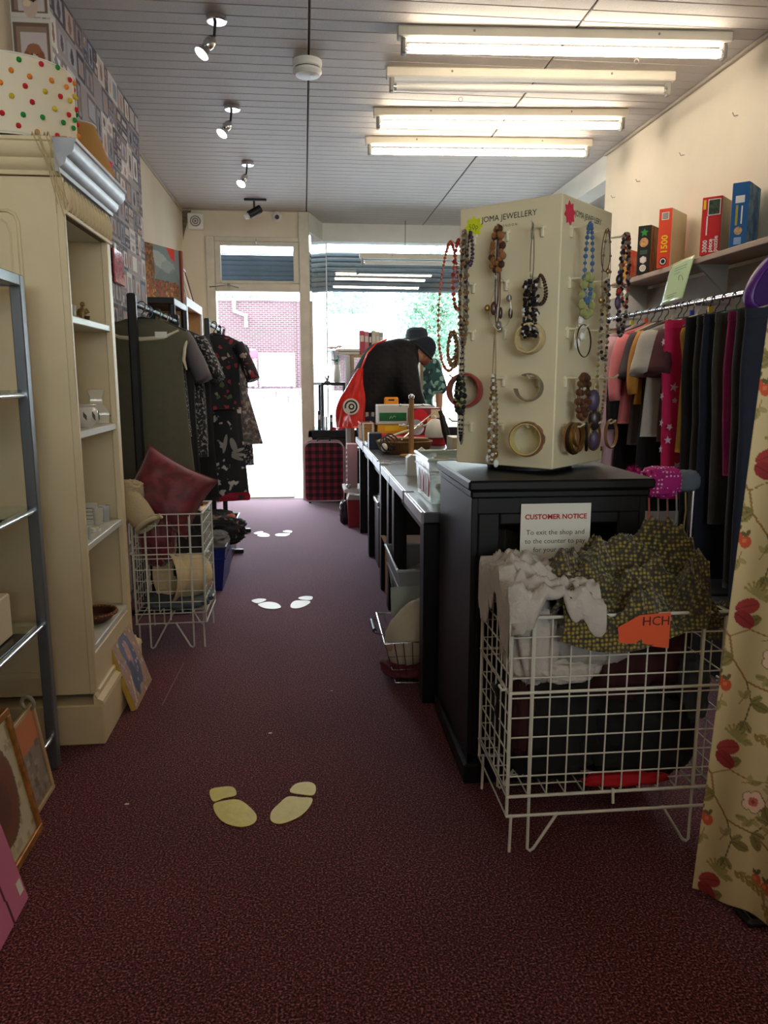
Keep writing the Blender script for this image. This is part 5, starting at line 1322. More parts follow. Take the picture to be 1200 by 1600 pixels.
o('handle', M().torus((0, 0, .12), .075, .007, (0, 1, 0), 20, 6, a0=0, a1=PI), white_plastic, kt, local=True)
ft = thing('file_tray', 'pale blue grey metal tray at the far corner of the table', 'tray', (.515, 5.60, ZT))
o('tray', M().box(-.075, -.11, 0, .06, .11, .03, .004), mat('blue_grey_metal', srgb(150, 164, 184), .35, .3), ft, local=True)
cb2 = crate(.445, .545, 6.06, 6.42, .13, 'open cardboard box with red flaps behind the board game', mat('brown_card', (1, 1, 1)), mat('red_flap', srgb(190, 60, 60), .6), .0, 'open_carton', 'box', ZT + .001)

# under the tables
pkb = thing('pink_carton', 'tall pale pink carton with a zig zag edge at the far table end', 'carton', (.40, 6.72, .30))
o('carton', M().box(.36, 6.66, .30, .45, 6.80, .68, .003), mat('pale_pink_card', srgb(206, 160, 172), .6), pkb)
o('zigzag', M().prism([(0, 0)] + [((.012 if k % 2 else 0), .02 * k) for k in range(1, 18)] + [(.02, .36), (.02, 0)], o=(.362, 6.655, .31), u=(-1, 0, 0), v=(0, 0, 1), d=(0, .01, 0)), mat('pale_pink_card', (1, 1, 1)), pkb)
ls_ = thing('low_stand', 'low white stand carrying the pink carton', 'stand', (.42, 6.75, 0))
o('top', M().box(.33, 6.58, .265, .56, 6.95, .298, .003), white_plastic, ls_)
o('leg', M().box(.50, 6.60, 0, .54, 6.64, .265), white_plastic, ls_); o('leg', M().box(.50, 6.9, 0, .54, 6.94, .265), white_plastic, ls_)
single('silver_foil', M().ball((.37, 6.62, .32), .022, 10, 8, (1.2, 1, 1)), mat('foil', srgb(200, 205, 210), .25, .6), 'scrunched silver foil on the low white stand', 'foil')
rb = thing('red_bin', 'narrow red bin with a white lid under the far table end', 'bin', (.39, 6.42, 0))
o('body', M().prism([(-.045, 0), (.05, 0), (.06, .24), (-.055, .24)], o=(.40, 6.36, 0), u=(1, 0, 0), v=(0, 0, 1), d=(0, .12, 0)), mat('bin_red', srgb(160, 26, 40), .4), rb)
o('lid', M().prism([(-.058, .24), (.062, .24), (.05, .275), (-.04, .285)], o=(.40, 6.355, 0), u=(1, 0, 0), v=(0, 0, 1), d=(0, .13, 0)), mat('lid_pale', srgb(206, 196, 196), .4), rb)
lump('plastic_bag', (.335, 6.55, .10), (.045, .06, .095), mat('dark_bag', srgb(60, 44, 56), .25), 'dark knotted plastic bag on the floor beside the red bin', 'bag', 22, .15)
cdb = thing('cardboard_box', 'brown cardboard box under the middle table behind the plastic tub', 'box', (.60, 4.2, 0))
o('box', M().box(.455, 4.10, 0, .80, 4.38, .34, .003), mat('brown_card', (1, 1, 1)), cdb); o('flap', M().box(.43, 4.105, .34, .455, 4.375, .343), mat('brown_card', (1, 1, 1)), cdb)
frost = mat('frosted_plastic', srgb(178, 186, 190), .3, spec=.5, alpha=.62)
crate(.415, .86, 3.42, 3.98, .37, 'large translucent storage tub under the nearest table', frost, mat('frost_rim', srgb(196, 204, 206), .25), .05, 'storage_tub', 'tub')
lump('white_linens', (.63, 3.70, .16), (.15, .2, .13), mat('linen_white', srgb(190, 190, 186), .9), 'white linens packed in the translucent tub', 'linen', 31)
bx2 = thing('lidded_bin', 'black lidded bin with a pale rim under the far table', 'bin', (.62, 5.05, 0))
o('bin', M().box(.47, 4.92, 0, .82, 5.22, .42, .01), black_plastic, bx2); o('rim', M().box(.46, 4.91, .42, .83, 5.23, .45, .006), mat('frost_rim', (1, 1, 1)), bx2)
# wire shopping basket with a white toy
sbk = thing('shopping_basket', 'chrome wire shopping basket on the floor by the table leg', 'basket', (.47, 3.10, 0))
x0, x1, y0, y1 = .305, .60, 2.93, 3.33; ti = .05; hh = .20
o('rim', M().tube([(x0, y0, hh), (x1, y0, hh), (x1, y1, hh), (x0, y1, hh)], .005, 8, closed=True), chrome, sbk)
o('base_ring', M().tube([(x0 + ti, y0 + ti, .008), (x1 - ti, y0 + ti, .008), (x1 - ti, y1 - ti, .008), (x0 + ti, y1 - ti, .008)], .004, 6, closed=True), chrome, sbk)
q = M()
for k in range(1, 8):
    a = k / 8
    q.seg((x0 + (x1 - x0) * a, y0, hh), (x0 + ti + (x1 - x0 - 2 * ti) * a, y0 + ti, .008), .0022, 5); q.seg((x0 + (x1 - x0) * a, y1, hh), (x0 + ti + (x1 - x0 - 2 * ti) * a, y1 - ti, .008), .0022, 5)
    q.seg((x0, y0 + (y1 - y0) * a, hh), (x0 + ti, y0 + ti + (y1 - y0 - 2 * ti) * a, .008), .0022, 5); q.seg((x1, y0 + (y1 - y0) * a, hh), (x1 - ti, y0 + ti + (y1 - y0 - 2 * ti) * a, .008), .0022, 5)
for f in (.33, .66):
    i = ti * (1 - f); z = .008 + (hh - .008) * f
    q.tube([(x0 + i, y0 + i, z), (x1 - i, y0 + i, z), (x1 - i, y1 - i, z), (x0 + i, y1 - i, z)], .0022, 5, closed=True)
o('wire_sides', q, chrome, sbk, kind='stuff')
o('handle', M().tube([(x0, y0 + .10, hh), (x0 - .03, y0 + .10, hh + .01), (x0 - .03, y1 - .10, hh + .01), (x0, y1 - .10, hh)], .004, 6), chrome, sbk)
o('grip', M().tube([(x0 - .03, y0 + .13, hh + .01), (x0 - .03, y1 - .13, hh + .01)], .010, 10), mat('grip_blue_black', srgb(30, 44, 56), .4), sbk)
ty = thing('soft_toy', 'white fleecy soft toy with a dark eye in the shopping basket', 'soft toy', (.47, 3.10, .03))
fle = mat('white_fleece', srgb(206, 198, 178), .95, bump=.3, bs=140)
tm = M()
def toyf(u, v):
    a = 2 * PI * u; t = PI * v
    d = Vector((math.sin(t) * math.cos(a), math.sin(t) * math.sin(a), math.cos(t)))
    k = 1 + .06 * fbm(d.x * 2, d.y * 2, d.z * 2)
    return Vector((.445 + .125 * d.x * k, 3.08 + .11 * d.y * k, .19 + .14 * d.z * k + .05 * d.x))
o('body', tm.grid(toyf, 40, 28, wrap=True), fle, ty, ang=180)
o('eye', M().ball((.50, 2.985, .262), .018, 12, 8, (1, .5, 1.2)), mat('toy_eye', srgb(30, 20, 22), .3), ty)
o('eye_rim', M().torus((.50, 2.982, .262), .020, .005, (.15, -1, .2), 20, 6), mat('toy_red_brown', srgb(140, 60, 56), .7), ty)
o('nose', M().ball((.335, 3.03, .15), .02, 12, 8), mat('toy_pinkish', srgb(186, 140, 130), .8), ty)
for k, (x, y, r_, lb) in enumerate(((.44, 3.24, .15, 'clear bagged card of white envelopes at the back of the shopping basket'), (.56, 3.20, -.1, 'cream greeting cards upright in the shopping basket'))):
    t = thing('card_packet', lb, 'cards', (x, y, .06), r_)
    m = M().box(-.07, -.004, 0, .07, .004, .26 - .0 * k, .002); m.v = [(a, b + .12 * c, c) for a, b, c in m.v]
    o('cards', m, paper_w if k == 0 else mat('cream_cards', srgb(216, 204, 160), .6), t, local=True)
    m = M().box(-.074, -.008, 0, .074, -.005, .28); m.v = [(a, b + .12 * c, c) for a, b, c in m.v]
    o('sleeve', m, tub_m, t, local=True)
lump('dark_red_cloth', (.45, 3.10, .045), (.13, .12, .03), mat('dark_rose_cloth', srgb(110, 44, 52), .9), 'dark rose cloth under the soft toy', 'cloth', 33)

# ------------------------------------------------------------------ window end: suitcase, bookcase, little table
tart = bpy.data.materials.new('red_black_tartan'); tart.use_nodes = True; nt = tart.node_tree
tc_ = nt.nodes.new('ShaderNodeTexCoord'); sx_ = nt.nodes.new('ShaderNodeSeparateXYZ'); nt.links.new(tc_.outputs['Object'], sx_.inputs[0])
def band(ax):
    m_ = nt.nodes.new('ShaderNodeMath'); m_.operation = 'MULTIPLY'; m_.inputs[1].default_value = 14; nt.links.new(sx_.outputs[ax], m_.inputs[0])
    f_ = nt.nodes.new('ShaderNodeMath'); f_.operation = 'FRACT'; nt.links.new(m_.outputs[0], f_.inputs[0])
    g = nt.nodes.new('ShaderNodeMath'); g.operation = 'GREATER_THAN'; g.inputs[1].default_value = .5; nt.links.new(f_.outputs[0], g.inputs[0]); return g
ad = nt.nodes.new('ShaderNodeMath'); ad.operation = 'ADD'; b1, b2 = band(0), band(2)
nt.links.new(b1.outputs[0], ad.inputs[0]); nt.links.new(b2.outputs[0], ad.inputs[1])
dv_ = nt.nodes.new('ShaderNodeMath'); dv_.operation = 'DIVIDE'; dv_.inputs[1].default_value = 2; nt.links.new(ad.outputs[0], dv_.inputs[0])
rp_ = ramp(nt, [(0, srgb(24, 20, 24)), (.4, srgb(84, 28, 44)), (.9, srgb(140, 40, 58))], 'CONSTANT'); nt.links.new(dv_.outputs[0], rp_.inputs[0])
nt.links.new(rp_.outputs[0], nt.nodes['Principled BSDF'].inputs['Base Color']); nt.nodes['Principled BSDF'].inputs['Roughness'].default_value = .8
sc_ = thing('tartan_suitcase', 'red and black tartan suitcase standing under the window ledge', 'suitcase', (.17, 7.74, 0))
rp = []
for cx_, cz_, a0 in ((.38 - .07, .62 - .07, 0), (-.01 + .07, .62 - .07, PI / 2), (-.01 + .04, .03 + .04, PI), (.38 - .04, .03 + .04, 1.5 * PI)):
    r = .07 if cz_ > .3 else .04
    for k in range(7): rp.append((cx_ + r * math.cos(a0 + k * PI / 12), cz_ + r * math.sin(a0 + k * PI / 12)))
o('shell', M().prism(rp, o=(0, 7.64, 0), u=(1, 0, 0), v=(0, 0, 1), d=(0, .19, 0)), tart, sc_)
for y in (7.64, 7.83): o('piping', M().tube([(a, y, b) for a, b in rp], .008, 6, closed=True), mat('grey_piping', srgb(196, 176, 190), .5), sc_)
o('zip', M().tube([(a * 1.0, 7.70, b + .001) for a, b in rp], .005, 6, closed=True), mat('zip_dark', srgb(40, 36, 40), .5), sc_)
o('handle', M().tube([(.12, 7.735, .62), (.13, 7.735, .645), (.24, 7.735, .645), (.25, 7.735, .62)], .009, 8), black_plastic, sc_)
for x in (.04, .33): o('wheel', M().lathe([(.026, -.012), (.026, .012)], 14, (x, 7.70, .026), (1, 0, 0)), black_plastic, sc_)
beech = mat('beech_veneer', srgb(176, 150, 116), .5, var=.1, vs=20)
bkc = thing('low_bookcase', 'beech bookcase behind the person in the quilted jacket', 'bookcase', (.79, 7.5, 0))
BX0, BX1, BY0, BY1 = .445, 1.14, 7.42, 7.60
for x in (BX0, BX1 - .03): o('side', M().box(x, BY0, 0, x + .03, BY1, 1.46, .002), beech, bkc)
for z in (.08, .55, 1.0, 1.435): o('shelf', M().box(BX0 + .03, BY0, z, BX1 - .03, BY1, z + .028, .002), beech, bkc)
o('pale_side', M().box(BX0 - .045, BY0 + .02, 0, BX0 - .002, BY1, 1.45, .002), mat('white_board', srgb(214, 218, 222), .5), bkc)
bcol = [srgb(190, 60, 78), srgb(206, 120, 132), srgb(36, 32, 40), srgb(214, 204, 184), srgb(190, 176, 150), srgb(150, 168, 166), srgb(200, 206, 204), srgb(120, 44, 50)]
def book(x, y, z, th, h, d, c, label, group, flat=False, nm='b'):
    t = thing('book', label, 'book', (x, y, z), 0, group)
    cm_ = mat('book_' + nm, c, .5)
    if flat:
        o('cover', M().box(-.10, -.075, 0, .10, .075, th, .001), cm_, t, local=True); o('pages', M().box(-.098, -.077, .003, .098, -.0755, th - .003), paper_w, t, local=True)
    else:
        o('cover', M().box(0, 0, 0, th, d, h, .0015), cm_, t, local=True); o('pages', M().box(.003, .004, h - .004, th - .003, d - .002, h + .0005), paper_w, t, local=True)
        o('spine_label', M().box(.004, -.0008, h * .55, th - .004, .0002, h * .8), mat('spine_pale', srgb(220, 214, 206), .6), t, local=True)
BN = ['red', 'pink', 'black', 'cream', 'tan', 'grey green', 'white', 'maroon']
x = .535
for k in range(6):
    th_ = (.042, .04, .026, .036, .034, .032)[k]
    book(x, 7.45, 1.4635, th_, .225 - .008 * (k % 3), .13, bcol[k], BN[k] + ' spined book standing on top of the beech bookcase', 'books on top of the beech bookcase', nm='t%d' % k); x += th_ + .002
book(.43, 7.51, 1.4635, .03, 0, 0, srgb(30, 28, 34), 'black book lying flat on the bookcase, lower of two', 'books on top of the beech bookcase', True, 'f0')
book(.435, 7.515, 1.4945, .024, 0, 0, srgb(44, 40, 48), 'black book lying flat on the bookcase, upper of two', 'books on top of the beech bookcase', True, 'f1')
book(.48, 7.45, 1.029, .036, .21, .13, bcol[7], 'maroon book standing alone inside the beech bookcase', 'books in the beech bookcase', nm='s7')
bt_ = thing('side_table', 'small black square frame table on the window ledge', 'table', (.30, 8.2, .71))
for x in (.19, .42):
    for y in (8.10, 8.32): o('leg', M().box(x - .012, y - .012, .71, x + .012, y + .012, 1.17), black_plastic, bt_)
o('top', M().box(.175, 8.085, 1.17, .435, 8.335, 1.20, .003), black_plastic, bt_)
vz = thing('flower_vase', 'slim white vase of pale pink flowers on the black side table', 'vase', (.345, 8.2, 1.2002))
o('vase', M().lathe([(.028, 0), (.036, .02), (.04, .08), (.03, .15), (.034, .185), (.03, .185), (.026, .15), (0, .03)], 22), white_plastic, vz, local=True)
rg = random.Random(12); stem = mat('stem_green', srgb(60, 96, 56), .7); pet = mat('pale_pink_petal', srgb(232, 190, 180), .7)
for k in range(7):
    a = rg.uniform(0, 6.28); d = rg.uniform(.03, .085); tip = Vector((d * math.cos(a), d * math.sin(a), .30 + rg.uniform(0, .08)))
    o('stem', M().tube([(0, 0, .14), tip * .6 + Vector((0, 0, .1)), tip], .003, 5), stem, vz, local=True)
    fl = M()
    for j in range(6):
        b = j * PI / 3; fl.ball(tip + Vector((.016 * math.cos(b), .016 * math.sin(b), .004)), 1, 7, 5, (.014, .014, .010))
    fl.ball(tip, .012, 7, 5)
    o('flower', fl, pet, vz, local=True)
    lf = M(); b = a + .8; lf.grid(lambda u, v: Vector(((.02 + .09 * v) * math.cos(b) + (u - .5) * .04 * math.sin(PI * v) * -math.sin(b), (.02 + .09 * v) * math.sin(b) + (u - .5) * .04 * math.sin(PI * v) * math.cos(b), .21 + .08 * v - .06 * v * v)), 3, 6)
    o('leaf', lf, stem, vz, local=True, solid=.001)
orn = thing('ornament', 'small brown twiggy ornament on the black side table', 'ornament', (.24, 8.16, 1.2002))
o('body', M().lathe([(.035, 0), (.03, .012), (.012, .02)], 12).tube([(0, 0, .01), (.01, 0, .05), (.03, 0, .09)], [.012, .01, .003], 7).tube([(0, 0, .02), (-.015, .01, .05), (-.02, 0, .075)], [.01, .008, .003], 7).ball((.012, 0, .055), .014, 8, 6), mat('ornament_brown', srgb(130, 110, 96), .7), orn, local=True)
for k, (x, th_, h, c, lb) in enumerate(((.135, .03, .20, srgb(40, 44, 54), 'dark box file leaning under the black side table'), (.19, .018, .14, srgb(214, 222, 226), 'white slim case standing under the black side table'), (.215, .018, .14, srgb(180, 196, 206), 'pale blue slim case under the black side table'), (.26, .03, .16, srgb(50, 46, 56), 'black case standing under the black side table'), (.38, .03, .24, srgb(120, 30, 40), 'tall dark red box under the black side table'))):
    book(x, 8.03, .7105, th_, h, .05, c, lb, 'cases on the window ledge', nm='w%d' % k)
for k, (x, lb) in enumerate(((.30, 'red glittery bowl on the window ledge, first of two'), (.36, 'red glittery bowl on the window ledge, second of two'))):
    t = thing('red_bowl', lb, 'bowl', (x + .0, 8.0 + .001 * k, .7105)); o('bowl', M().lathe([(.014, 0), (.03, .02), (.032, .034), (.028, .034), (0, .008)], 18), mat('bowl_red', srgb(214, 50, 70), .3), t, local=True)
dt = thing('browsing_table', 'dark low table the people are looking over', 'table', (1.35, 7.0, 0))
o('top', M().box(1.0, 6.72, .78, 1.75, 7.32, .82, .004), black_wood, dt)
for x in (1.04, 1.71):
    for y in (6.76, 7.28): o('leg', M().box(x - .025, y - .025, 0, x + .025, y + .025, .78), black_wood, dt)
# ------------------------------------------------------------------ people
def flesh(caps, voxel=.022, name='body', mt=None, parent=None, smooth_it=6):
    """one continuous surface grown from tapering limbs"""
    m = M()
    for (a, ra, b, rb, fl) in caps:
        a = Vector(a); b = Vector(b)
        n = 7; m.tube([a + (b - a) * (i / n) for i in range(n + 1)], [ra + (rb - ra) * i / n for i in range(n + 1)], 16)
        m.ball(a, ra, 14, 10); m.ball(b, rb, 14, 10)
    ob = o(name, m, mt, parent, ang=180)
    r = ob.modifiers.new('union', 'REMESH'); r.mode = 'VOXEL'; r.voxel_size = voxel; r.use_smooth_shade = True
    s_ = ob.modifiers.new('soft', 'SMOOTH'); s_.iterations = smooth_it; s_.factor = .5
    return ob
skin = mat('skin', srgb(190, 138, 112), .55)
def hand(m, w_, d, side):
    """palm and five bent fingers; w_ wrist, d pointing direction"""
    w_ = Vector(w_); d = Vector(d).normalized(); s_ = Vector(side).normalized(); n = d.cross(s_)
    m.tube([w_, w_ + d * .05, w_ + d * .095], [.027, .036, .034], 12, flat=.55); m.ball(w_ + d * .09, .03, 10, 8)
    for k, L_ in enumerate((.068, .078, .074, .058)):
        b = w_ + d * .092 + s_ * (.028 - .0187 * k)
        m.tube([b, b + d * L_ * .45 + n * .004, b + d * L_ * .8 + n * .016, b + d * L_ + n * .03], [.0095, .009, .008, .0065], 8)
    b = w_ + d * .03 + s_ * .03
    m.tube([b, b + s_ * .03 + d * .025 + n * .01, b + s_ * .035 + d * .055 + n * .02], [.012, .010, .0075], 8)
# bending shopper
P1 = thing('person', 'person bending over in a black quilted jacket and dark cap, red bag on the back', 'person', (.58, 7.08, 0))
YP = 7.08
caps = [((.56, YP, .95), .15, (.66, YP, 1.28), .14, 1), ((.66, YP, 1.28), .15, (.86, YP, 1.42), .14, 1), ((.86, YP, 1.42), .12, (.99, YP, 1.47), .06, 1), ((.99, YP, 1.47), .055, (1.04, YP, 1.475), .055, 1)]
for s in (-1, 1):
    caps += [((.57, YP + s * .09, .93), .095, (.62, YP + s * .10, .50), .062, 1), ((.62, YP + s * .10, .50), .06, (.57, YP + s * .10, .09), .04, 1), ((.56, YP + s * .10, .055), .042, (.73, YP + s * .12, .04), .034, 1)]
    caps += [((.90, YP + s * .17, 1.40), .062, (.97, YP + s * .22, 1.13), .045, 1), ((.97, YP + s * .22, 1.13), .044, (1.07, YP + s * .17, .92), .03, 1)]
body = flesh(caps, .016, 'body', skin, P1, 4)
hm = M()
for s in (-1, 1): hand(hm, (1.07, YP + s * .17, .92), (.55, -s * .2, -.75), (.2, -s * 1.0, .3))
o('hands', hm, skin, P1, ang=60, kind='stuff')
# head, face turned down and towards the table
HD = Vector((1.085, YP - .005, 1.49)); fw = Vector((.72, -.18, -.66)).normalized(); upv = Vector((.66, -.05, .74)); upv = (upv - fw * upv.dot(fw)).normalized(); sd = fw.cross(upv)
def hp(a, b, c): return HD + fw * a + sd * b + upv * c
hd = M()
def headf(u, v):
    a = 2 * PI * u; t = PI * v; x = math.sin(t) * math.cos(a); y = math.sin(t) * math.sin(a); z = math.cos(t)
    jaw = 1 - .22 * max(0, -z) ** 1.5
    return hp((.098 if x < 0 else .092) * x * (1 - .05 * max(0, -z)), .076 * y * jaw, .118 * z)
hd.grid(headf, 28, 20, wrap=True)
o('head', hd, skin, P1, ang=180)
o('nose', M().tube([hp(.085, 0, .02), hp(.108, 0, -.015), hp(.092, 0, -.03)], [.008, .014, .010], 8), skin, P1)
o('mouth', M().tube([hp(.082, -.022, -.062), hp(.090, 0, -.06), hp(.082, .022, -.062)], [.003, .006, .003], 7), mat('lip', srgb(150, 80, 76), .5), P1)
for s in (-1, 1):
    o('ear', M().torus(hp(-.005, s * .075, -.005), .02, .008, sd, 16, 7).ball(hp(-.005, s * .073, -.005), 1, 8, 6, (.012, .007, .018)), skin, P1)
    e = o('eye', M().ball(hp(.078, s * .03, .012), .011, 10, 8), white_plastic, P1); o('iris', M().ball(hp(.087, s * .03, .012), .005, 8, 6), black_plastic, e)
jk = mat('black_quilted_nylon', srgb(26, 25, 28), .42, bump=0)
def quilt():
    m = bpy.data.materials.new('quilted_nylon'); m.use_nodes = True; nt = m.node_tree; N = nt.nodes; L = nt.links; p = N['Principled BSDF']
    p.inputs['Base Color'].default_value = (*srgb(26, 25, 28), 1); p.inputs['Roughness'].default_value = .75; p.inputs['Specular IOR Level'].default_value = .25
    tc = N.new('ShaderNodeTexCoord'); hs_ = []
    for rot in (PI / 4, -PI / 4):
        mp = N.new('ShaderNodeMapping'); mp.inputs['Rotation'].default_value = (0, rot, 0); L.new(tc.outputs['Object'], mp.inputs[0])
        wv = N.new('ShaderNodeTexWave'); wv.inputs['Scale'].default_value = 5.5; L.new(mp.outputs[0], wv.inputs['Vector']); hs_.append(wv)
    mn = N.new('ShaderNodeMath'); mn.operation = 'MINIMUM'; L.new(hs_[0].outputs['Fac'], mn.inputs[0]); L.new(hs_[1].outputs['Fac'], mn.inputs[1])
    b = N.new('ShaderNodeBump'); b.inputs['Strength'].default_value = .25; b.inputs['Distance'].default_value = .01; L.new(mn.outputs[0], b.inputs['Height']); L.new(b.outputs[0], p.inputs['Normal'])
    return m
QM = quilt()
jc = [((.555, YP, .98), .175, (.60, YP, 1.18), .20, 1), ((.60, YP, 1.18), .20, (.72, YP, 1.36), .215, 1), ((.72, YP, 1.36), .215, (.87, YP, 1.42), .185, 1), ((.87, YP, 1.42), .17, (.97, YP, 1.49), .085, 1), ((.68, YP, 1.14), .19, (.90, YP, 1.20), .15, 1), ((.62, YP, 1.05), .17, (.80, YP, 1.05), .14, 1)]
for s in (-1, 1):
    jc += [((.88, YP + s * .13, 1.38), .135, (.95, YP + s * .20, 1.12), .105, 1), ((.95, YP + s * .21, 1.12), .10, (1.05, YP + s * .175, .95), .066, 1), ((.57, YP + s * .06, 1.0), .16, (.72, YP + s * .09, 1.32), .17, 1)]
flesh(jc, .024, 'jacket', QM, P1, 5)
flesh([((.955, YP, 1.50), .085, (1.0, YP, 1.52), .078, 1)], .014, 'collar', QM, P1, 3)
stripe = pattern('striped_shirt', 'wave', [(.45, srgb(40, 40, 44)), (.55, srgb(170, 166, 160))], 30, interp='CONSTANT', rnd=0.0, stretch=(.2, .2, 1))
flesh([((.555, YP - .05, .93), .155, (.58, YP - .05, .99), .16, 1), ((.555, YP + .06, .93), .155, (.58, YP + .06, .99), .16, 1)], .02, 'shirt_hem', stripe, P1, 4)
tr = []
for s in (-1, 1): tr += [((.565, YP + s * .085, .90), .118, (.625, YP + s * .10, .50), .082, 1), ((.625, YP + s * .10, .50), .08, (.575, YP + s * .10, .10), .065, 1)]
flesh(tr, .02, 'trousers', mat('dark_navy_denim', srgb(34, 38, 58), .85), P1, 4)
for s in (-1, 1): flesh([((.555, YP + s * .10, .055), .052, (.74, YP + s * .12, .045), .043, 1)], .012, 'shoe', black_plastic, P1, 4)
cap_m = mat('dark_navy_wool', srgb(26, 28, 40), .9)
cpm = M()
def capf(u, v):
    a = 2 * PI * u; t = PI * .56 * v; x = math.sin(t) * math.cos(a); y = math.sin(t) * math.sin(a); z = math.cos(t)
    return hp(.108 * x - .008, .09 * y, .128 * z + .006)
o('cap', cpm.grid(capf, 32, 12, wrap=True), cap_m, P1, ang=180, solid=.006)
o('cap_band', M().tube([hp(.112 * math.cos(a) - .008, .094 * math.sin(a), -.004 + .0) for a in [2 * PI * k / 32 for k in range(32)]], .012, 8, closed=True), cap_m, P1)
o('face_mask', M().grid(lambda u, v: hp(.104 * math.cos((u - .5) * 2.2), .086 * math.sin((u - .5) * 2.2), -.01 - .085 * v) + fw * (.012 * math.sin(PI * v)), 14, 8), mat('brown_mask', srgb(120, 66, 56), .8), P1, ang=180, solid=.002)
o('mask_strap', M().tube([hp(.06, -.082, -.03), hp(.02, -.084, -.008), hp(-.012, -.084, .0)], .0035, 6), black_plastic, P1)
o('hair', M().tube([hp(-.02, -.078, -.01), hp(-.05, -.066, -.04), hp(-.07, -.045, -.07)], [.014, .02, .016], 10).tube([hp(-.08, -.02, -.05), hp(-.09, 0, -.07), hp(-.08, .03, -.06)], [.018, .02, .018], 10), mat('tan_hair', srgb(176, 140, 110), .8), P1, kind='stuff')
# red carrier bag
bg_ = thing('carrier_bag', 'shiny red carrier bag with a round white swirl, on the bending person', 'bag', (.40, 6.93, .86))
redp = mat('red_polythene', srgb(206, 36, 30), .25, var=.15, vs=9, coat=.4)
def bagf(u, v):
    a = 2 * PI * u; z = 1.33 - .52 * v; w_ = .03 + .125 * math.sin(min(1, v * 1.15) * PI / 2) ** 1.2; cx_ = .50 - .15 * v ** .8 + .05 * v * v
    k = 1 + .08 * math.sin(5 * a + 7 * v) + .05 * math.sin(9 * a - 4 * v)
    return Vector((cx_ + w_ * .85 * math.cos(a) * k, 6.86 + .075 * math.sin(a) * k * (.3 + v), z))
bm_ = M().grid(bagf, 40, 26, wrap=True); bm_.f.append(tuple(range(26 * 40, 27 * 40))[::-1])
o('sack', bm_, redp, bg_, ang=180)
o('strap', M().tube([(.50, 6.87, 1.32), (.56, 6.92, 1.46), (.64, 6.95, 1.545), (.74, 6.98, 1.585)], .009, 7), redp, bg_)
lg = Vector((.405, 6.775, 1.0))
o('logo_disc', M().lathe([(.072, 0), (.072, .003), (0, .004)], 30, lg, (-.15, -1, .05)), mat('logo_white', srgb(224, 214, 200), .4), bg_)
o('logo_ring', M().torus(lg + Vector((0, -.004, 0)), .05, .007, (-.15, -1, .05), 28, 6, a0=.6, a1=5.8).torus(lg + Vector((.004, -.004, 0)), .02, .007, (-.15, -1, .05), 18, 6), black_plastic, bg_)
# second shopper beyond the bookcase
P2 = thing('person', 'person in a dark hat and teal patterned top standing behind the bookcase', 'person', (1.16, 7.78, 0))
X2, Y2 = 1.16, 7.77
c2 = [((X2, Y2, .92), .12, (X2, Y2, 1.18), .12, 1), ((X2, Y2, 1.18), .12, (X2, Y2, 1.36), .115, 1), ((X2, Y2, 1.40), .06, (X2, Y2, 1.5), .05, 1)]
for s in (-1, 1):
    c2 += [((X2 + s * .08, Y2, .9), .085, (X2 + s * .085, Y2, .48), .058, 1), ((X2 + s * .085, Y2, .48), .055, (X2 + s * .085, Y2, .09), .038, 1), ((X2 + s * .085, Y2 + .02, .05), .04, (X2 + s * .09, Y2 - .1, .04), .032, 1)]
    c2 += [((X2 + s * .15, Y2, 1.38), .055, (X2 + s * .20, Y2 - .01, 1.12), .042, 1), ((X2 + s * .20, Y2 - .01, 1.12), .042, (X2 + s * .19, Y2 - .06, .90), .03, 1), ((X2, Y2, 1.38), .08, (X2 + s * .13, Y2, 1.38), .06, 1)]
flesh(c2, .016, 'body', skin, P2, 4)
hm = M()
for s in (-1, 1): hand(hm, (X2 + s * .19, Y2 - .06, .90), (0, -.2, -1), (0, -1, .2))
o('hands', hm, skin, P2, ang=60, kind='stuff')
HD = Vector((X2 - .035, Y2 - .01, 1.585)); fw = Vector((-.5, -.75, -.30)).normalized(); upv = Vector((0, 0, 1)); upv = (upv - fw * upv.dot(fw)).normalized(); sd = fw.cross(upv)
hd = M().grid(headf, 28, 20, wrap=True)
o('head', hd, skin, P2, ang=180)
o('nose', M().tube([hp(.085, 0, .02), hp(.108, 0, -.015), hp(.092, 0, -.03)], [.008, .014, .010], 8), skin, P2)
for s in (-1, 1): o('eye', M().ball(hp(.078, s * .03, .012), .011, 10, 8), black_plastic, P2); o('ear', M().torus(hp(-.005, s * .075, -.005), .02, .008, sd, 16, 7), skin, P2)
o('mouth', M().tube([hp(.082, -.022, -.062), hp(.090, 0, -.06), hp(.082, .022, -.062)], [.003, .006, .003], 7), mat('lip', (1, 1, 1)), P2)
o('hair', M().grid(lambda u, v: hp(.10 * math.cos(2 * PI * u) * (1 if math.cos(2 * PI * u) < .3 else .3) - .015, .088 * math.sin(2 * PI * u), .05 - .16 * v), 30, 6, wrap=True), mat('dark_hair', srgb(40, 40, 54), .8), P2, ang=180, solid=.004)
hat_d = mat('dark_felt', srgb(40, 46, 58), .85)
o('hat', M().lathe([(.115, .0), (.112, .035), (.10, .085), (.06, .105), (0, .108)], 30, HD + Vector((0, 0, .052)), (-.05, -.1, 1)), hat_d, P2)
o('hat_brim', M().lathe([(.112, 0), (.145, -.012), (.145, -.008), (.112, .006)], 30, HD + Vector((0, 0, .06)), (-.05, -.1, 1)), hat_d, P2)
teal = pattern('teal_leaf_print', 'cells', [(0, srgb(40, 84, 84)), (.4, srgb(30, 54, 58)), (.6, srgb(150, 184, 176)), (.8, srgb(60, 110, 104))], 26, interp='CONSTANT')
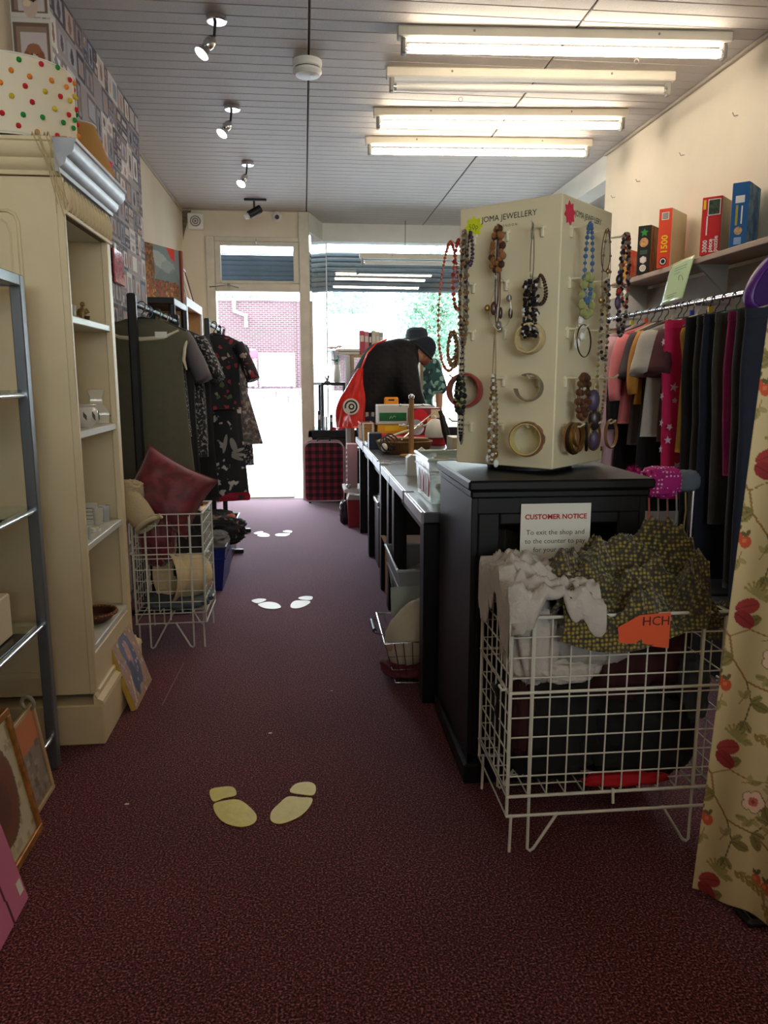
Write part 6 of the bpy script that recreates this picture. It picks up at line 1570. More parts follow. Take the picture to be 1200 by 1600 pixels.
tp = [((X2, Y2, .95), .135, (X2, Y2, 1.2), .14, 1), ((X2, Y2, 1.2), .14, (X2, Y2, 1.36), .125, 1)]
for s in (-1, 1): tp += [((X2 + s * .13, Y2, 1.37), .08, (X2 + s * .205, Y2 - .01, 1.15), .075, 1), ((X2, Y2, 1.38), .09, (X2 + s * .13, Y2, 1.37), .075, 1)]
flesh(tp, .02, 'patterned_top', teal, P2, 4)
tr = []
for s in (-1, 1): tr += [((X2 + s * .08, Y2, .90), .105, (X2 + s * .085, Y2, .48), .08, 1), ((X2 + s * .085, Y2, .48), .078, (X2 + s * .085, Y2, .10), .06, 1)]
flesh(tr, .02, 'trousers', mat('white_trousers', srgb(206, 206, 202), .85), P2, 4)
for s in (-1, 1): flesh([((X2 + s * .085, Y2 + .02, .055), .048, (X2 + s * .09, Y2 - .11, .045), .04, 1)], .012, 'shoe', black_plastic, P2, 4)
# ------------------------------------------------------------------ dark glazed cabinet
CX0, CX1, CY0, CY1, CH = .485, 1.02, 2.195, 2.725, .955
cab = thing('display_cabinet', 'black stained wooden cabinet with a glazed door, under the jewellery stand', 'cabinet', (.75, 2.46, 0))
o('side_panel', M().box(CX0, CY0, .06, CX0 + .02, CY1, CH - .03, .002), black_wood, cab)
o('side_panel', M().box(CX1 - .02, CY0, .06, CX1, CY1, CH - .03, .002), black_wood, cab)
o('top', M().box(CX0 - .015, CY0 - .03, CH - .03, CX1 + .015, CY1, CH, .006), black_wood, cab)
o('top_moulding', M().box(CX0 - .006, CY0 - .015, CH - .055, CX1 + .006, CY1, CH - .03, .006), black_wood, cab)
o('bottom', M().box(CX0, CY0, .06, CX1, CY1, .09), black_wood, cab)
o('plinth', M().box(CX0 - .012, CY0 - .02, 0, CX1 + .012, CY1, .065, .006), black_wood, cab)
# back board with the slot one can look through
for b in ((CX0 + .02, .09, .652, CH - .05), (.728, .09, CX1 - .02, CH - .05), (.652, .70, .728, CH - .05), (.652, .09, .728, .46)):
    o('back_board', M().box(b[0], CY1 - .012, b[1], b[2], CY1, b[3]), black_wood, cab)
o('frieze', M().box(CX0 + .02, CY0, CH - .10, CX1 - .02, CY0 + .02, CH - .055), black_wood, cab)
dr_ = o('door', M().box(CX0 + .02, CY0 - .004, .09, CX0 + .085, CY0 + .018, CH - .10, .004).box(CX1 - .085, CY0 - .004, .09, CX1 - .02, CY0 + .018, CH - .10, .004).box(CX0 + .085, CY0 - .004, .09, CX1 - .085, CY0 + .018, .17, .004).box(CX0 + .085, CY0 - .004, CH - .135, CX1 - .085, CY0 + .018, CH - .10, .004), black_wood, cab)
o('pane', M().box(CX0 + .083, CY0 + .005, .168, CX1 - .083, CY0 + .009, CH - .133), glass('cabinet_glass', (.86, .87, .88)), dr_)
o('knob', M().ball((CX1 - .05, CY0 - .016, .5), .012, 12, 8), black_plastic, dr_)
o('shelf', M().box(CX0 + .02, CY0 + .03, .44, CX1 - .02, CY1 - .015, .455), black_wood, cab)
nt_ = thing('customer_notice', 'white printed customer notice taped to the glass of the dark cabinet', 'notice', (.74, 2.18, .60))
o('sheet', M().box(.632, 2.186, .585, .846, 2.1875, .882), paper_w, nt_)
text('CUSTOMER NOTICE', .0208, (.739, 2.1852, .842), (1, 0, 0), (0, 0, 1), mat('red_ink', srgb(190, 34, 34), .7), nt_, 'heading', bold=.0006)
for k, s in enumerate(('To exit the shop and', 'to the counter to pay', 'for your goods.')):
    text(s, .0212, (.739, 2.1852, .795 - .0265 * k), (1, 0, 0), (0, 0, 1), mat('grey_black_ink', srgb(56, 54, 54), .7), nt_, 'text_line')

# ------------------------------------------------------------------ jewellery stand
SC = Vector((.752, 2.525, 0)); HS = .1768; SZ0, SZ1 = .972, 1.775
js = thing('jewellery_stand', 'tall square cream revolving jewellery stand with pegs on every side', 'display stand', (SC.x, SC.y, CH))
stm = mat('stand_cream', srgb(228, 214, 178), .55, var=.03, vs=4)
e1 = Vector((.7071, -.7071, 0)); e2 = Vector((.7071, .7071, 0)); ez = Vector((0, 0, 1))
o('column', M().obox(SC + ez * ((SZ0 + SZ1) / 2), e1, e2, ez, HS, HS, (SZ1 - SZ0) / 2, .003), stm, js)
o('turntable', M().lathe([(.14, CH + .0005), (.14, CH + .012), (.05, CH + .013), (.05, SZ0)], 32, (SC.x, SC.y, 0)), black_plastic, js)
FACES = {'L': (e1, -e2), 'R': (e2, e1), 'BL': (-e2, -e1), 'BR': (-e1, e2)}   # reading direction, outward normal
peg_m = mat('clear_cream_peg', srgb(220, 208, 178), .35)
COLS = (1 / 6, .5, 5 / 6); ROWS = [1.687 - .146 * k for k in range(5)]; PL = .072
def fpt(f, u, z, out=0.0):
    d, n = FACES[f]; return SC + n * (HS + out) + d * ((u - .5) * 2 * HS) + ez * z
for f in FACES:
    for ci, u in enumerate(COLS):
        for z in ROWS:
            b = fpt(f, u, z); d, n = FACES[f]
            m = M().obox(b + n * .004 - ez * .012, d, n, ez, .005, .005, .016, .002).obox(b + n * .003 + d * .0, d, n, ez, .009, .004, .006, .002)
            m.tube([b, b + n * PL * .8, b + n * PL + ez * .010], .0032, 7)
            o('peg', m, peg_m, js)
def tip(f, c, r, k=.86): return fpt(f, COLS[c], ROWS[r] + .006, PL * k)
for f in ('L', 'R'):
    d, n = FACES[f]
    text('JOMA JEWELLERY', .0245, fpt(f, .5, 1.732, .0008), d, ez, black_ink, js)
    text('L O N D O N', .0105, fpt(f, .5, 1.706, .0008), d, ez, black_ink, js)
def starpts(R, r, n=8, a0=0): return [((R if k % 2 == 0 else r) * math.cos(a0 + PI * k / n), (R if k % 2 == 0 else r) * math.sin(a0 + PI * k / n)) for k in range(2 * n)]
d, n = FACES['L']
s1 = thing('price_star', 'fluorescent yellow star price tag on the jewellery stand', 'price tag', tuple(fpt('L', .15, 1.70, .003)))
o('star', M().prism(starpts(.034, .024, 8), o=fpt('L', .15, 1.715, .0015), u=d, v=ez, d=n * .0012), mat('fluo_yellow', srgb(216, 222, 30), .6), s1)
text('50p', .024, fpt('L', .15, 1.715, .0035), d, ez, mat('pale_pencil', srgb(120, 130, 40), .7), s1)
d, n = FACES['R']
s2 = thing('price_star', 'pinkish red star tag on the front edge of the jewellery stand', 'price tag', tuple(fpt('R', .12, 1.70, .003)))
o('star', M().prism(starpts(.036, .025, 8, .2), o=fpt('R', .13, 1.726, .0015), u=d, v=ez, d=n * .0012), mat('fluo_red', srgb(226, 50, 84), .6), s2)

JM = {n_: mat('bead_' + n_, c, r_, m_) for n_, c, r_, m_ in (('wood', srgb(140, 92, 56), .4, 0), ('darkwood', srgb(70, 44, 30), .35, 0), ('grey', srgb(120, 112, 104), .3, .2), ('dark', srgb(46, 36, 40), .3, 0), ('purple', srgb(78, 64, 92), .4, 0), ('silver', srgb(180, 174, 160), .3, .8), ('gold', srgb(160, 130, 80), .35, .7), ('red', srgb(176, 50, 40), .4, 0), ('coral', srgb(196, 92, 74), .45, 0), ('blue', srgb(70, 104, 140), .45, 0), ('green', srgb(150, 152, 96), .35, 0), ('dgreen', srgb(48, 58, 50), .3, 0), ('ivory', srgb(214, 196, 150), .4, 0), ('black', srgb(26, 24, 26), .3, 0), ('brown', srgb(92, 58, 36), .25, 0), ('crystal', srgb(220, 220, 214), .1, 0))}
def loop(c, d, L_, w_, n_, nn=None, top=.35):
    """hanging loop: points round a slim closed curve below c"""
    pts = []
    for k in range(n_):
        a = 2 * PI * k / n_; s_ = math.sin(a); y = (1 - math.cos(a)) / 2
        pts.append(Vector(c) + d * (w_ / 2 * s_ * (top + (1 - top) * y ** .6)) - ez * (L_ * y) + (nn * (.006 * math.sin(a)) if nn else Vector()))
    return pts
def necklace(f, c, r, L_, w_, strands, label, pend=None, k=.86, off=0.0, sway=0.0):
    """strands: (bead material, bead radius, spacing factor, length factor, cord material)"""
    d, n = FACES[f]; p = tip(f, c, r, k) + d * off
    t = thing('necklace', label, 'necklace', tuple(p), 0, 'jewellery on the stand')
    rg_ = random.Random(len(label) * 7 + c * 13 + r)
    for i, (bm, br, sp, lf, cm_) in enumerate(strands):
        ll = L_ * lf; ww = w_ * (1 - .18 * i); per = 2 * ll + ww
        pts = loop(p + n * (.004 * i) + d * (sway * i), d, ll, ww, 64, n)
        o('cord', M().tube(pts, max(.0009, br * .22) if bm else br, 5, closed=True), JM[cm_], t)
        if bm:
            nb = max(6, int(per / (2 * br * sp))); m = {}
            q = loop(p + n * (.004 * i) + d * (sway * i), d, ll, ww, nb, n)
            names = bm if isinstance(bm, tuple) else (bm,)
            for j, z in enumerate(q):
                nm = names[j % len(names)]; m.setdefault(nm, M()).ball(z, br * rg_.uniform(.82, 1.1), 7, 5)
            for nm in m: o('beads', m[nm], JM[nm], t, kind='stuff')
    if pend:
        for (pm_, dx, dz, sz, th_) in pend:
            o('pendant', M().ball(p + d * dx - ez * dz, 1, 10, 8, (sz * .8, sz * .6, sz * th_)), JM[pm_], t)
    return t
def bangle(f, c, r, R, th_, wd_, mt, label, k=.7, tilt=0.0, arc=2 * PI, name='bangle', cat='bangle', off=0.0, tx=0.0):
    d, n = FACES[f]; ax = (n + d * tilt + ez * .05 + d * tx).normalized(); p = tip(f, c, r, k) + d * off
    cc = p - ez * (R - .004)
    u = ax.cross(ez).normalized(); v = u.cross(ax)
    prof = [(-wd_ / 2, -th_ * .1), (-wd_ / 2, th_ * .5), (0, th_), (wd_ / 2, th_ * .5), (wd_ / 2, -th_ * .1), (0, 0)]
    vs = []; N_ = 44; full = arc > 2 * PI - .01; cnt = N_ if full else N_ + 1
    for i in range(cnt):
        a = (0 if full else 1.1) + arc * i / N_; dd = u * math.cos(a) + v * math.sin(a)
        for (w2, h2) in prof: vs.append(cc + dd * (R + h2) + ax * w2)
    fs = []; K = len(prof)
    for i in range(N_):
        j = (i + 1) % cnt
        for q in range(K): fs.append((i * K + q, i * K + (q + 1) % K, j * K + (q + 1) % K, j * K + q))
    if not full: fs.append(tuple(range(K))); fs.append(tuple(N_ * K + q for q in range(K)))
    return single(name, M().add(vs, fs), mt, label, cat, 'jewellery on the stand', ang=50), cc, ax, u, v
# face towards the aisle
necklace('L', 0, 0, .34, .045, [(('grey', 'gold'), .0075, 1.15, 1.0, 'dark'), (('dark', 'grey'), .006, 1.3, .86, 'dark'), (('silver', 'wood'), .005, 1.4, .95, 'dark')], 'bunch of long grey and brown stone necklaces under the yellow star')
necklace('L', 0, 0, .10, .035, [(('purple',), .005, 1.0, 1.0, 'purple'), (('purple', 'dark'), .004, 1.0, .9, 'dark')], 'short purple bracelet strands under the yellow star', k=.6, off=.01)
necklace('L', 0, 2, .36, .03, [('silver', .0045, 1.6, 1.0, 'black'), ('black', .0045, 1.5, .97, 'silver')], 'long black and silver linked chain over the red bangle')
bangle('L', 0, 3, .050, .007, .062, mat('red_lacquer', srgb(150, 24, 36), .3), 'wide red lacquer bangle at the edge of the jewellery stand', k=.62, tilt=.35)
necklace('L', 0, 3, .115, .05, [(('dgreen', 'black'), .009, .8, 1.0, 'black'), (('dgreen', 'green'), .007, .8, .8, 'black'), (('black',), .007, .8, .6, 'black')], 'dark green beaded bracelet clustered over the red bangle', k=1.0)
necklace('L', 1, 0, .125, .055, [(('wood', 'darkwood'), .0115, 1.0, 1.0, 'dark'), (('wood',), .009, 1.1, .85, 'dark')], 'chunky wooden bead necklace on the middle column of pegs')
necklace('L', 1, 0, .285, .03, [(None, .0016, 1, 1.0, 'brown'), (None, .0016, 1, .82, 'brown'), (None, .0014, 1, .93, 'purple')], 'long brown cords with drop pendants behind the wooden beads', [('brown', -.012, .235, .013, 1.6), ('grey', .006, .285, .012, 1.1), ('dark', .012, .25, .008, 2.2)], k=.75)
necklace('L', 1, 1, .15, .10, [(None, .0007, 1, 1.0, 'silver')], 'fine wire necklace with a pearl and a teardrop', [('gold', -.046, .085, .011, 1.0), ('grey', .03, .06, .011, 1.0), ('darkwood', .036, .105, .009, 1.8), ('silver', 0, .15, .012, .9)], k=.5)
necklace('L', 1, 2, .20, .022, [(None, .001, 1, 1.0, 'gold'), ('silver', .0016, 1.6, .95, 'gold')], 'fine plain chain hanging to the fourth row of pegs')
necklace('L', 1, 3, .265, .045, [('gold', .0052, 1.05, 1.0, 'gold'), ('silver', .0055, 1.05, .93, 'gold'), (('gold', 'crystal'), .006, 1.1, .98, 'gold')], 'long gilt and silver bead necklace reaching the cabinet top', [('crystal', -.015, .255, .012, 1.2), ('gold', .012, .24, .011, 1.2), ('crystal', .014, .27, .011, 1.2), ('gold', -.006, .22, .010, 1.2)])
necklace('L', 2, 0, .165, .022, [(None, .0011, 1, 1.0, 'black'), ('silver', .0016, 1.3, .3, 'silver')], 'thin dark chain holding a cluster of black stones')
cl = thing('necklace', 'thick cluster of black and grey stones below the thin chain', 'necklace', tuple(tip('L', 2, 0) - ez * .16), 0, 'jewellery on the stand')
rg = random.Random(3); mm_ = {'dark': M(), 'black': M(), 'crystal': M()}; d, n = FACES['L']; p0 = tip('L', 2, 0) - ez * .16
for k in range(190):
    z = rg.uniform(0, .165); s_ = rg.choice((-1, 1)); mm_[rg.choice(('dark', 'dark', 'black', 'black', 'black', 'crystal'))].ball(p0 - ez * z + d * (s_ * rg.uniform(.004, .022)) + n * rg.uniform(-.012, .008), rg.uniform(.004, .0072), 6, 4)
for nm in mm_: o('stones', mm_[nm], JM[nm], cl, kind='stuff')
o('cord', M().tube(loop(p0, d, .165, .028, 40, n), .0015, 5, closed=True), JM['black'], cl)
necklace('L', 2, 1, .085, .06, [(('darkwood', 'dark'), .0042, .9, 1.0, 'dark'), (('darkwood',), .0042, .9, .97, 'dark')], 'dark beaded bracelet beside the black stone cluster', k=.45, off=.015)
bangle('L', 2, 2, .040, .008, .03, mat('ivory_rough', srgb(206, 184, 136), .5, var=.12, vs=50), 'rough ivory coloured bangle on the third row of pegs', k=.8)
bangle('L', 2, 3, .038, .005, .05, mat('horn_grey', srgb(120, 106, 86), .35, var=.2, vs=30), 'open grey horn cuff on the fourth row of pegs', k=.8, tilt=.3, arc=2 * PI - 1.2, name='cuff_bracelet', cat='cuff')
bb, cc, ax, u_, v_ = bangle('L', 2, 4, .047, .007, .055, mat('brown_enamel', srgb(132, 72, 44), .35), 'wide brown bangle with cream spots and a yellow lining', k=.8, tilt=.3)
q = M()
for i in range(40):
    pass
qq = M(); N_ = 40
vsx = []
for i in range(N_):
    a = 2 * PI * i / N_; dd = u_ * math.cos(a) + v_ * math.sin(a); vsx += [cc + dd * .0455 + ax * .0278, cc + dd * .0455 - ax * .0278, cc + dd * .0472 - ax * .0278, cc + dd * .0472 + ax * .0278]
qq.add(vsx, [(i * 4 + a_, i * 4 + (a_ + 1) % 4, ((i + 1) % N_) * 4 + (a_ + 1) % 4, ((i + 1) % N_) * 4 + a_) for i in range(N_) for a_ in range(4)])
o('lining', qq, mat('yellow_lining', srgb(214, 204, 130), .4), bb)
for i in range(9):
    a = 2 * PI * i / 9; dd = u_ * math.cos(a) + v_ * math.sin(a)
    o('spot', M().lathe([(.008, 0), (.0075, .0012), (0, .0016)], 12, cc + dd * .0532, dd), JM['ivory'], bb)
# face towards the clothes
necklace('R', 0, 0, .225, .03, [('blue', .0066, 1.0, 1.0, 'blue')], 'blue bead necklace hanging from the top peg', sway=.0)
necklace('R', 0, 1, .115, .06, [('green', .0125, .95, 1.0, 'green')], 'large olive green bead necklace behind the blue beads')
necklace('R', 0, 1, .175, .03, [(None, .0008, 1, 1.0, 'silver')], 'fine chain of clear crystals below the green beads', [('crystal', -.012, .13, .011, 1.0), ('crystal', .008, .15, .009, 1.0), ('crystal', 0, .175, .010, 1.2), ('crystal', .004, .12, .008, 1.0)], k=.7)
bangle('R', 0, 2, .047, .0022, .004, mat('dark_bronze', srgb(70, 50, 30), .3, .6), 'thin plain dark bronze hoop bangle', k=.8)
necklace('R', 0, 2, .06, .02, [(None, .0008, 1, 1.0, 'silver')], 'small crystal drop hanging behind the bronze hoop', [('crystal', 0, .05, .012, 1.4), ('crystal', .006, .028, .008, 1.0)], k=.5)
necklace('R', 0, 3, .125, .05, [('brown', .011, .95, 1.0, 'dark'), ('brown', .0105, .95, .72, 'dark'), ('darkwood', .0105, .95, .92, 'dark')], 'stretchy bracelets of shiny brown beads on the fourth row')
for k, (R_b, kk, mt2, lb) in enumerate(((.044, .55, mat('tan_leather', srgb(150, 104, 66), .5), 'tan bangle at the back of the stacked set'), (.046, .65, mat('bronze_dark', srgb(66, 50, 34), .3, .6), 'dark beaded bangle in the middle of the stacked set'), (.043, .78, mat('gold_worn', srgb(150, 112, 60), .3, .7), 'gilt bangle at the front of the stacked set'), (.034, .85, mat('gold_worn', (1, 1, 1)), 'smaller gilt bangle inside the stacked set'))):
    bangle('R', 0, 4, R_b, .0035, .012, mt2, lb, k=kk, off=-.018)
bangle('R', 0, 4, .042, .004, .008, mat('black_bead_band', srgb(24, 22, 24), .3), 'black beaded bangle next to the stacked set', k=.9, off=.03, tilt=.5)
necklace('R', 1, 0, .225, .045, [(None, .0016, 1, .55, 'brown'), (('gold', 'grey'), .0045, 3.4, 1.0, 'dark')], 'brown cord necklace with spaced metal charms', [('gold', -.02, .21, .010, 1.0), ('grey', .016, .18, .008, 1.0), ('gold', .02, .12, .008, 1.2)])
necklace('R', 1, 1, .44, .04, [(('silver', 'gold'), .0055, 1.05, 1.0, 'silver'), (('silver', 'dark'), .006, 1.2, .55, 'silver')], 'very long silver bead rope near the edge of the stand', off=.01)
necklace('R', 1, 3, .20, .03, [(None, .0012, 1, 1.0, 'gold')], 'gilt chain of big purple stones beside the silver rope', [('purple', -.014, .075, .026, 1.3), ('dark', .0, .135, .026, 1.4), ('purple', .004, .20, .022, 1.4)], k=.7)
bangle('R', 1, 4, .045, .003, .008, mat('gold_worn', (1, 1, 1)), 'gilt bangle hanging beside the purple stones', k=.7)
bangle('R', 2, 4, .045, .004, .010, mat('tan_leather', (1, 1, 1)), 'tan wooden bangle at the far edge of the stand', k=.8)
necklace('R', 2, 0, .31, .05, [(('black', 'purple', 'silver'), .007, 1.1, 1.0, 'black'), (('silver', 'dark'), .0065, 1.05, .9, 'silver'), (('red', 'silver', 'dark'), .006, 1.1, .7, 'dark')], 'mixed black, red and silver bead ropes at the outer corner', [('black', -.03, .14, .015, 1.1), ('purple', -.034, .21, .013, 1.6), ('red', -.03, .175, .011, 1.0)], k=1.0)
necklace('BR', 0, 1, .30, .045, [(('dark', 'brown'), .008, 1.0, 1.0, 'black'), (('gold', 'dark'), .007, 1.0, .8, 'black')], 'dark brown bead ropes behind the outer corner of the stand', k=1.0)
necklace('BR', 0, 2, .16, .06, [(('black', 'grey', 'ivory'), .010, 1.0, 1.0, 'black')], 'black necklace with one pearl behind the outer corner', k=1.0)
# far side towards the window
necklace('BL', 2, 0, .42, .14, [(('coral', 'red', 'wood'), .0055, 1.15, 1.0, 'coral')], 'long coral chip necklace swinging free on the window side', k=1.05)
necklace('BL', 2, 0, .22, .05, [(('red', 'coral'), .0075, 1.0, 1.0, 'red')], 'short red bead necklace behind the coral one', k=.6)
necklace('BL', 2, 2, .115, .06, [(('gold', 'wood', 'silver'), .007, .9, 1.0, 'gold'), (('gold', 'grey'), .006, .9, .9, 'gold'), (('wood', 'silver'), .006, .9, .8, 'gold')], 'wide gilt bead bracelet on the window side of the stand', k=.8)

# ------------------------------------------------------------------ big wire basket of clothes
wire_basket('white wire basket heaped with clothes in front of the dark cabinet', .515, 1.075, 1.815, 2.135, .655, .455, .168, .113)
knit_m = pattern('olive_knit', 'voronoi', [(.0, srgb(186, 168, 60)), (.25, srgb(150, 134, 50)), (.5, srgb(66, 60, 48)), (1, srgb(40, 38, 38))], 92, .95, rnd=.35, bump=.9, sheen=.3)
def kh(x, y):
    g = lambda cx_, cy_, s_, h: h * math.exp(-((x - cx_) ** 2 + (y - cy_) ** 2) / (2 * s_ * s_))
    z = .655 + g(.90, 2.04, .09, .10) + g(1.02, 2.02, .06, .105) + g(.76, 1.98, .06, .07) + g(.67, 1.93, .022, .075) + g(.98, 1.87, .06, .03)
    wx = x + .03 * fbm(x * 6, y * 6, 9); wy = y + .03 * fbm(x * 6 + 7, y * 6, 3)
    f = .10 * (ridge(wx * 7 + 3, wy * 11, 1.0) ** 3 - .45) + .035 * (ridge(wx * 19, wy * 14 + 4, 2.0) ** 2 - .5)
    return z + f
def kf(u, v):
    x = .625 + .475 * u + .012 * math.sin(9 * v)
    if v < .72:
        y = 2.125 - (2.125 - 1.80) * (v / .72); return Vector((x, y, kh(x, y)))
    q = (v - .72) / .28; z0 = kh(x, 1.80); dp = .035 + .055 * max(0, math.sin((u * 1.25 + .12) * PI)) + (.05 if u > .86 else 0)
    yy = 1.80 - .012 * math.sin(q * PI / 2) - .006 * ridge(x * 14, q * 2, 3)
    if u > .80: yy += .05
    return Vector((x, yy, z0 - (z0 - .655 + dp) * q))
single('knitted_jumper', M().grid(kf, 150, 110), knit_m, 'chunky olive and yellow knitted jumper heaped on the big basket', 'jumper', ang=180, solid=.006)
cot = mat('pale_grey_gauze', srgb(196, 188, 180), .9, var=.05, vs=40, bump=.35, bs=110)
def ch_(x, y): return .695 + .055 * math.exp(-((x - .57) ** 2 / .008 + (y - 1.98) ** 2 / .03)) + .05 * (ridge(x * 9 + .02 * fbm(x * 9, y * 9), y * 17 + x * 8, 4.0) ** 3 - .45) + .028 * (ridge(x * 26 + y * 9, y * 31, 6.0) ** 2 - .5)
def cf(u, v):
    x = .50 + .24 * u; y = 2.12 - .33 * min(1, v / .75)
    z = ch_(x, y)
    if u < .12:  # falls over the side rim
        k = (.12 - u) / .12; z -= .10 * k * (1 + .4 * math.sin(v * 11)); x = .50 - .004
    if v > .75:
        q = (v - .75) / .25; z -= (.055 + .035 * math.sin(u * 8 + 1)) * q; y = 1.79 - .008 * math.sin(q * 3) - .01 * ridge(u * 5, q, 7)
    return Vector((x, y, z))
single('gauze_shirt', M().grid(cf, 110, 110), cot, 'pale grey crinkled cotton shirt draped over the basket corner', 'shirt', ang=180, solid=.005)
lump('gauze_shirt_sleeve', (.585, 1.91, .565), (.062, .075, .105), cot, 'pale grey cotton cloth bulging down inside the basket corner', 'cloth', 41, .2)
lump('folded_grey_cloth', (.745, 1.885, .575), (.105, .06, .068), mat('grey_checked_cotton', srgb(168, 164, 158), .9, bump=.3, bs=90), 'folded grey checked cloth behind the basket wires', 'cloth', 43, .10)
lump('grey_sleeve', (.665, 1.885, .495), (.085, .055, .028), cot, 'twisted pale grey sleeve under the folded cloth', 'cloth', 45, .3)
lump('dark_red_jumper', (.86, 1.99, .50), (.165, .12, .12), mat('dark_maroon_wool', srgb(56, 20, 24), .95), 'dark maroon jumper deep in the big basket', 'jumper', 47)
lump('black_clothes', (.66, 1.97, .335), (.125, .125, .155), mat('black_wool', srgb(24, 22, 24), .95), 'black clothes filling the aisle end of the big basket', 'clothes', 49)
lump('black_clothes', (.90, 1.97, .30), (.15, .125, .13), mat('black_wool', (1, 1, 1)), 'black clothes filling the wall end of the big basket', 'clothes', 51)
lump('grey_blue_cloth', (1.03, 1.88, .42), (.035, .05, .08), mat('slate_cloth', srgb(70, 76, 84), .9), 'slate grey cloth against the wires next to the curtain', 'cloth', 53)
lump('red_sock', (.84, 1.835, .188), (.10, .016, .016), mat('bright_red_cotton', srgb(176, 20, 30), .9), 'bright red sock lying at the bottom edge of the big basket', 'sock', 55, .25, nu=40, nv=16)
lump('maroon_scarf', (.56, 1.88, .36), (.03, .05, .09), mat('dark_maroon_wool', (1, 1, 1)), 'maroon scarf end pressed against the side wires', 'scarf', 57)
op = thing('orange_label', 'torn orange paper sign under the knitted jumper', 'paper', (.86, 1.778, .59))
o('paper', M().prism([(-.075, .01), (-.07, -.03), (-.03, -.036), (.0, -.04), (.05, -.048), (.062, -.05), (.062, .045), (-.02, .04)], o=(.848, 1.780, .622), u=(1, 0, 0), v=(0, 0, 1), d=(0, .001, 0)), mat('orange_paper', srgb(226, 92, 50), .7), op)
text('HCH', .034, (.872, 1.7785, .645), (1, 0, 0), (0, 0, 1), mat('black_marker', srgb(60, 30, 26), .6), op)

# ------------------------------------------------------------------ shelf of puzzles on the wall
shf = thing('wall_shelf', 'long wooden shelf of puzzle boxes above the clothes rail', 'shelf', (2.1, 3.9, 1.82))
o('board', M().box(1.995, 2.7, 1.822, 2.198, 4.98, 1.85, .003), mat('pinkish_wood', srgb(170, 148, 132), .6, var=.1, vs=14, stretch=(1, .1, 1)), shf)
for y in (2.9, 3.9, 4.85): o('bracket', M().prism([(0, 0), (-.17, 0), (0, -.15)], o=(2.18, y, 1.822), u=(1, 0, 0), v=(0, 0, 1), d=(0, .015, 0)), grey_cap, shf)
pa_, pb2 = Vector((-.7071, .7071, 0)), Vector((.7071, .7071, 0))
def puzzle(cx_, cy_, w_, d_, h, body, side, label, lean=0.0):
    t = thing('puzzle_box', label, 'puzzle', (cx_, cy_, 1.8505), 0, 'puzzle boxes on the wall shelf')
    c = Vector((cx_, cy_, 1.8505))
    o('box', M().obox(c + pa_ * (w_ / 2) + pb2 * (d_ / 2) + ez * (h / 2), pa_, pb2, ez, w_ / 2, d_ / 2, h / 2, .002), body, t)
    # the broad face that shows, in its own print
    nn = -pa_
    o('broad_face', M().obox(c + pb2 * (d_ / 2) + ez * (h / 2) + nn * .001, pb2, nn, ez, d_ / 2 - .003, .001, h / 2 - .003), side, t)
    return t, c
card = mat('grey_board', srgb(196, 182, 150), .7, var=.06, vs=6)
def on_spine(c, w_, u, z, out=.0014): return c + pa_ * (w_ * (1 - u)) - pb2 * out + ez * z      # u from the far edge to the near edge
rd = -pa_                                                                                    # reading direction along the spine
white_i = mat('white_ink', srgb(236, 232, 226), .6); yel_i = mat('yellow_ink', srgb(240, 206, 40), .6)
# 3000 piece
w_ = .095; t, c = puzzle(2.045, 3.76, w_, .20, .275, mat('puzzle_red', srgb(206, 40, 44), .45), card, 'red 3000 piece puzzle box standing diagonally')
for s_, u in (('3000', .30), ('piece', .56), ('puzzle', .82)): text(s_, .030, on_spine(c, w_, u - .03, .012), ez, -rd, white_i, t, align='LEFT', bold=.0008)
o('small_print', M().obox(on_spine(c, w_, .30, .14), rd, ez, pb2, .003, .045, .0006), white_i, t)
o('cover_picture', M().obox(on_spine(c, w_, .62, .225), rd, ez, pb2, .030, .038, .0006), white_i, t)
o('cover_picture', M().obox(on_spine(c, w_, .62, .225, .0022), rd, ez, pb2, .026, .034, .0006), mat('picture_dark', srgb(60, 74, 60), .4, var=.7, vs=60), t)
o('age_mark', M().obox(on_spine(c, w_, .14, .24), rd, ez, pb2, .006, .022, .0006), yel_i, t)
# 1500
w_ = .072; t, c = puzzle(2.02, 4.235, w_, .235, .315, mat('puzzle_orange', srgb(226, 74, 44), .45), card, 'orange puzzle box with yellow 1500 on its spine')
text('1500', .050, on_spine(c, w_, .55, .075), ez, -rd, yel_i, t, align='LEFT', bold=.001)
o('barcode', M().obox(on_spine(c, w_, .5, .275), rd, ez, pb2, .02, .02, .0006), white_i, t)
for k in range(5): o('barcode_line', M().obox(on_spine(c, w_, .5, .262 + .0065 * k, .0022), rd, ez, pb2, .016, .0016, .0006), black_ink, t)
o('emblem', M().lathe([(.022, 0), (.022, .001), (0, .0012)], 20, on_spine(c, w_, .5, .035), -pb2), black_ink, t)
o('emblem_ring', M().torus(on_spine(c, w_, .5, .035, .0026), .014, .003, pb2, 20, 6), white_i, t)
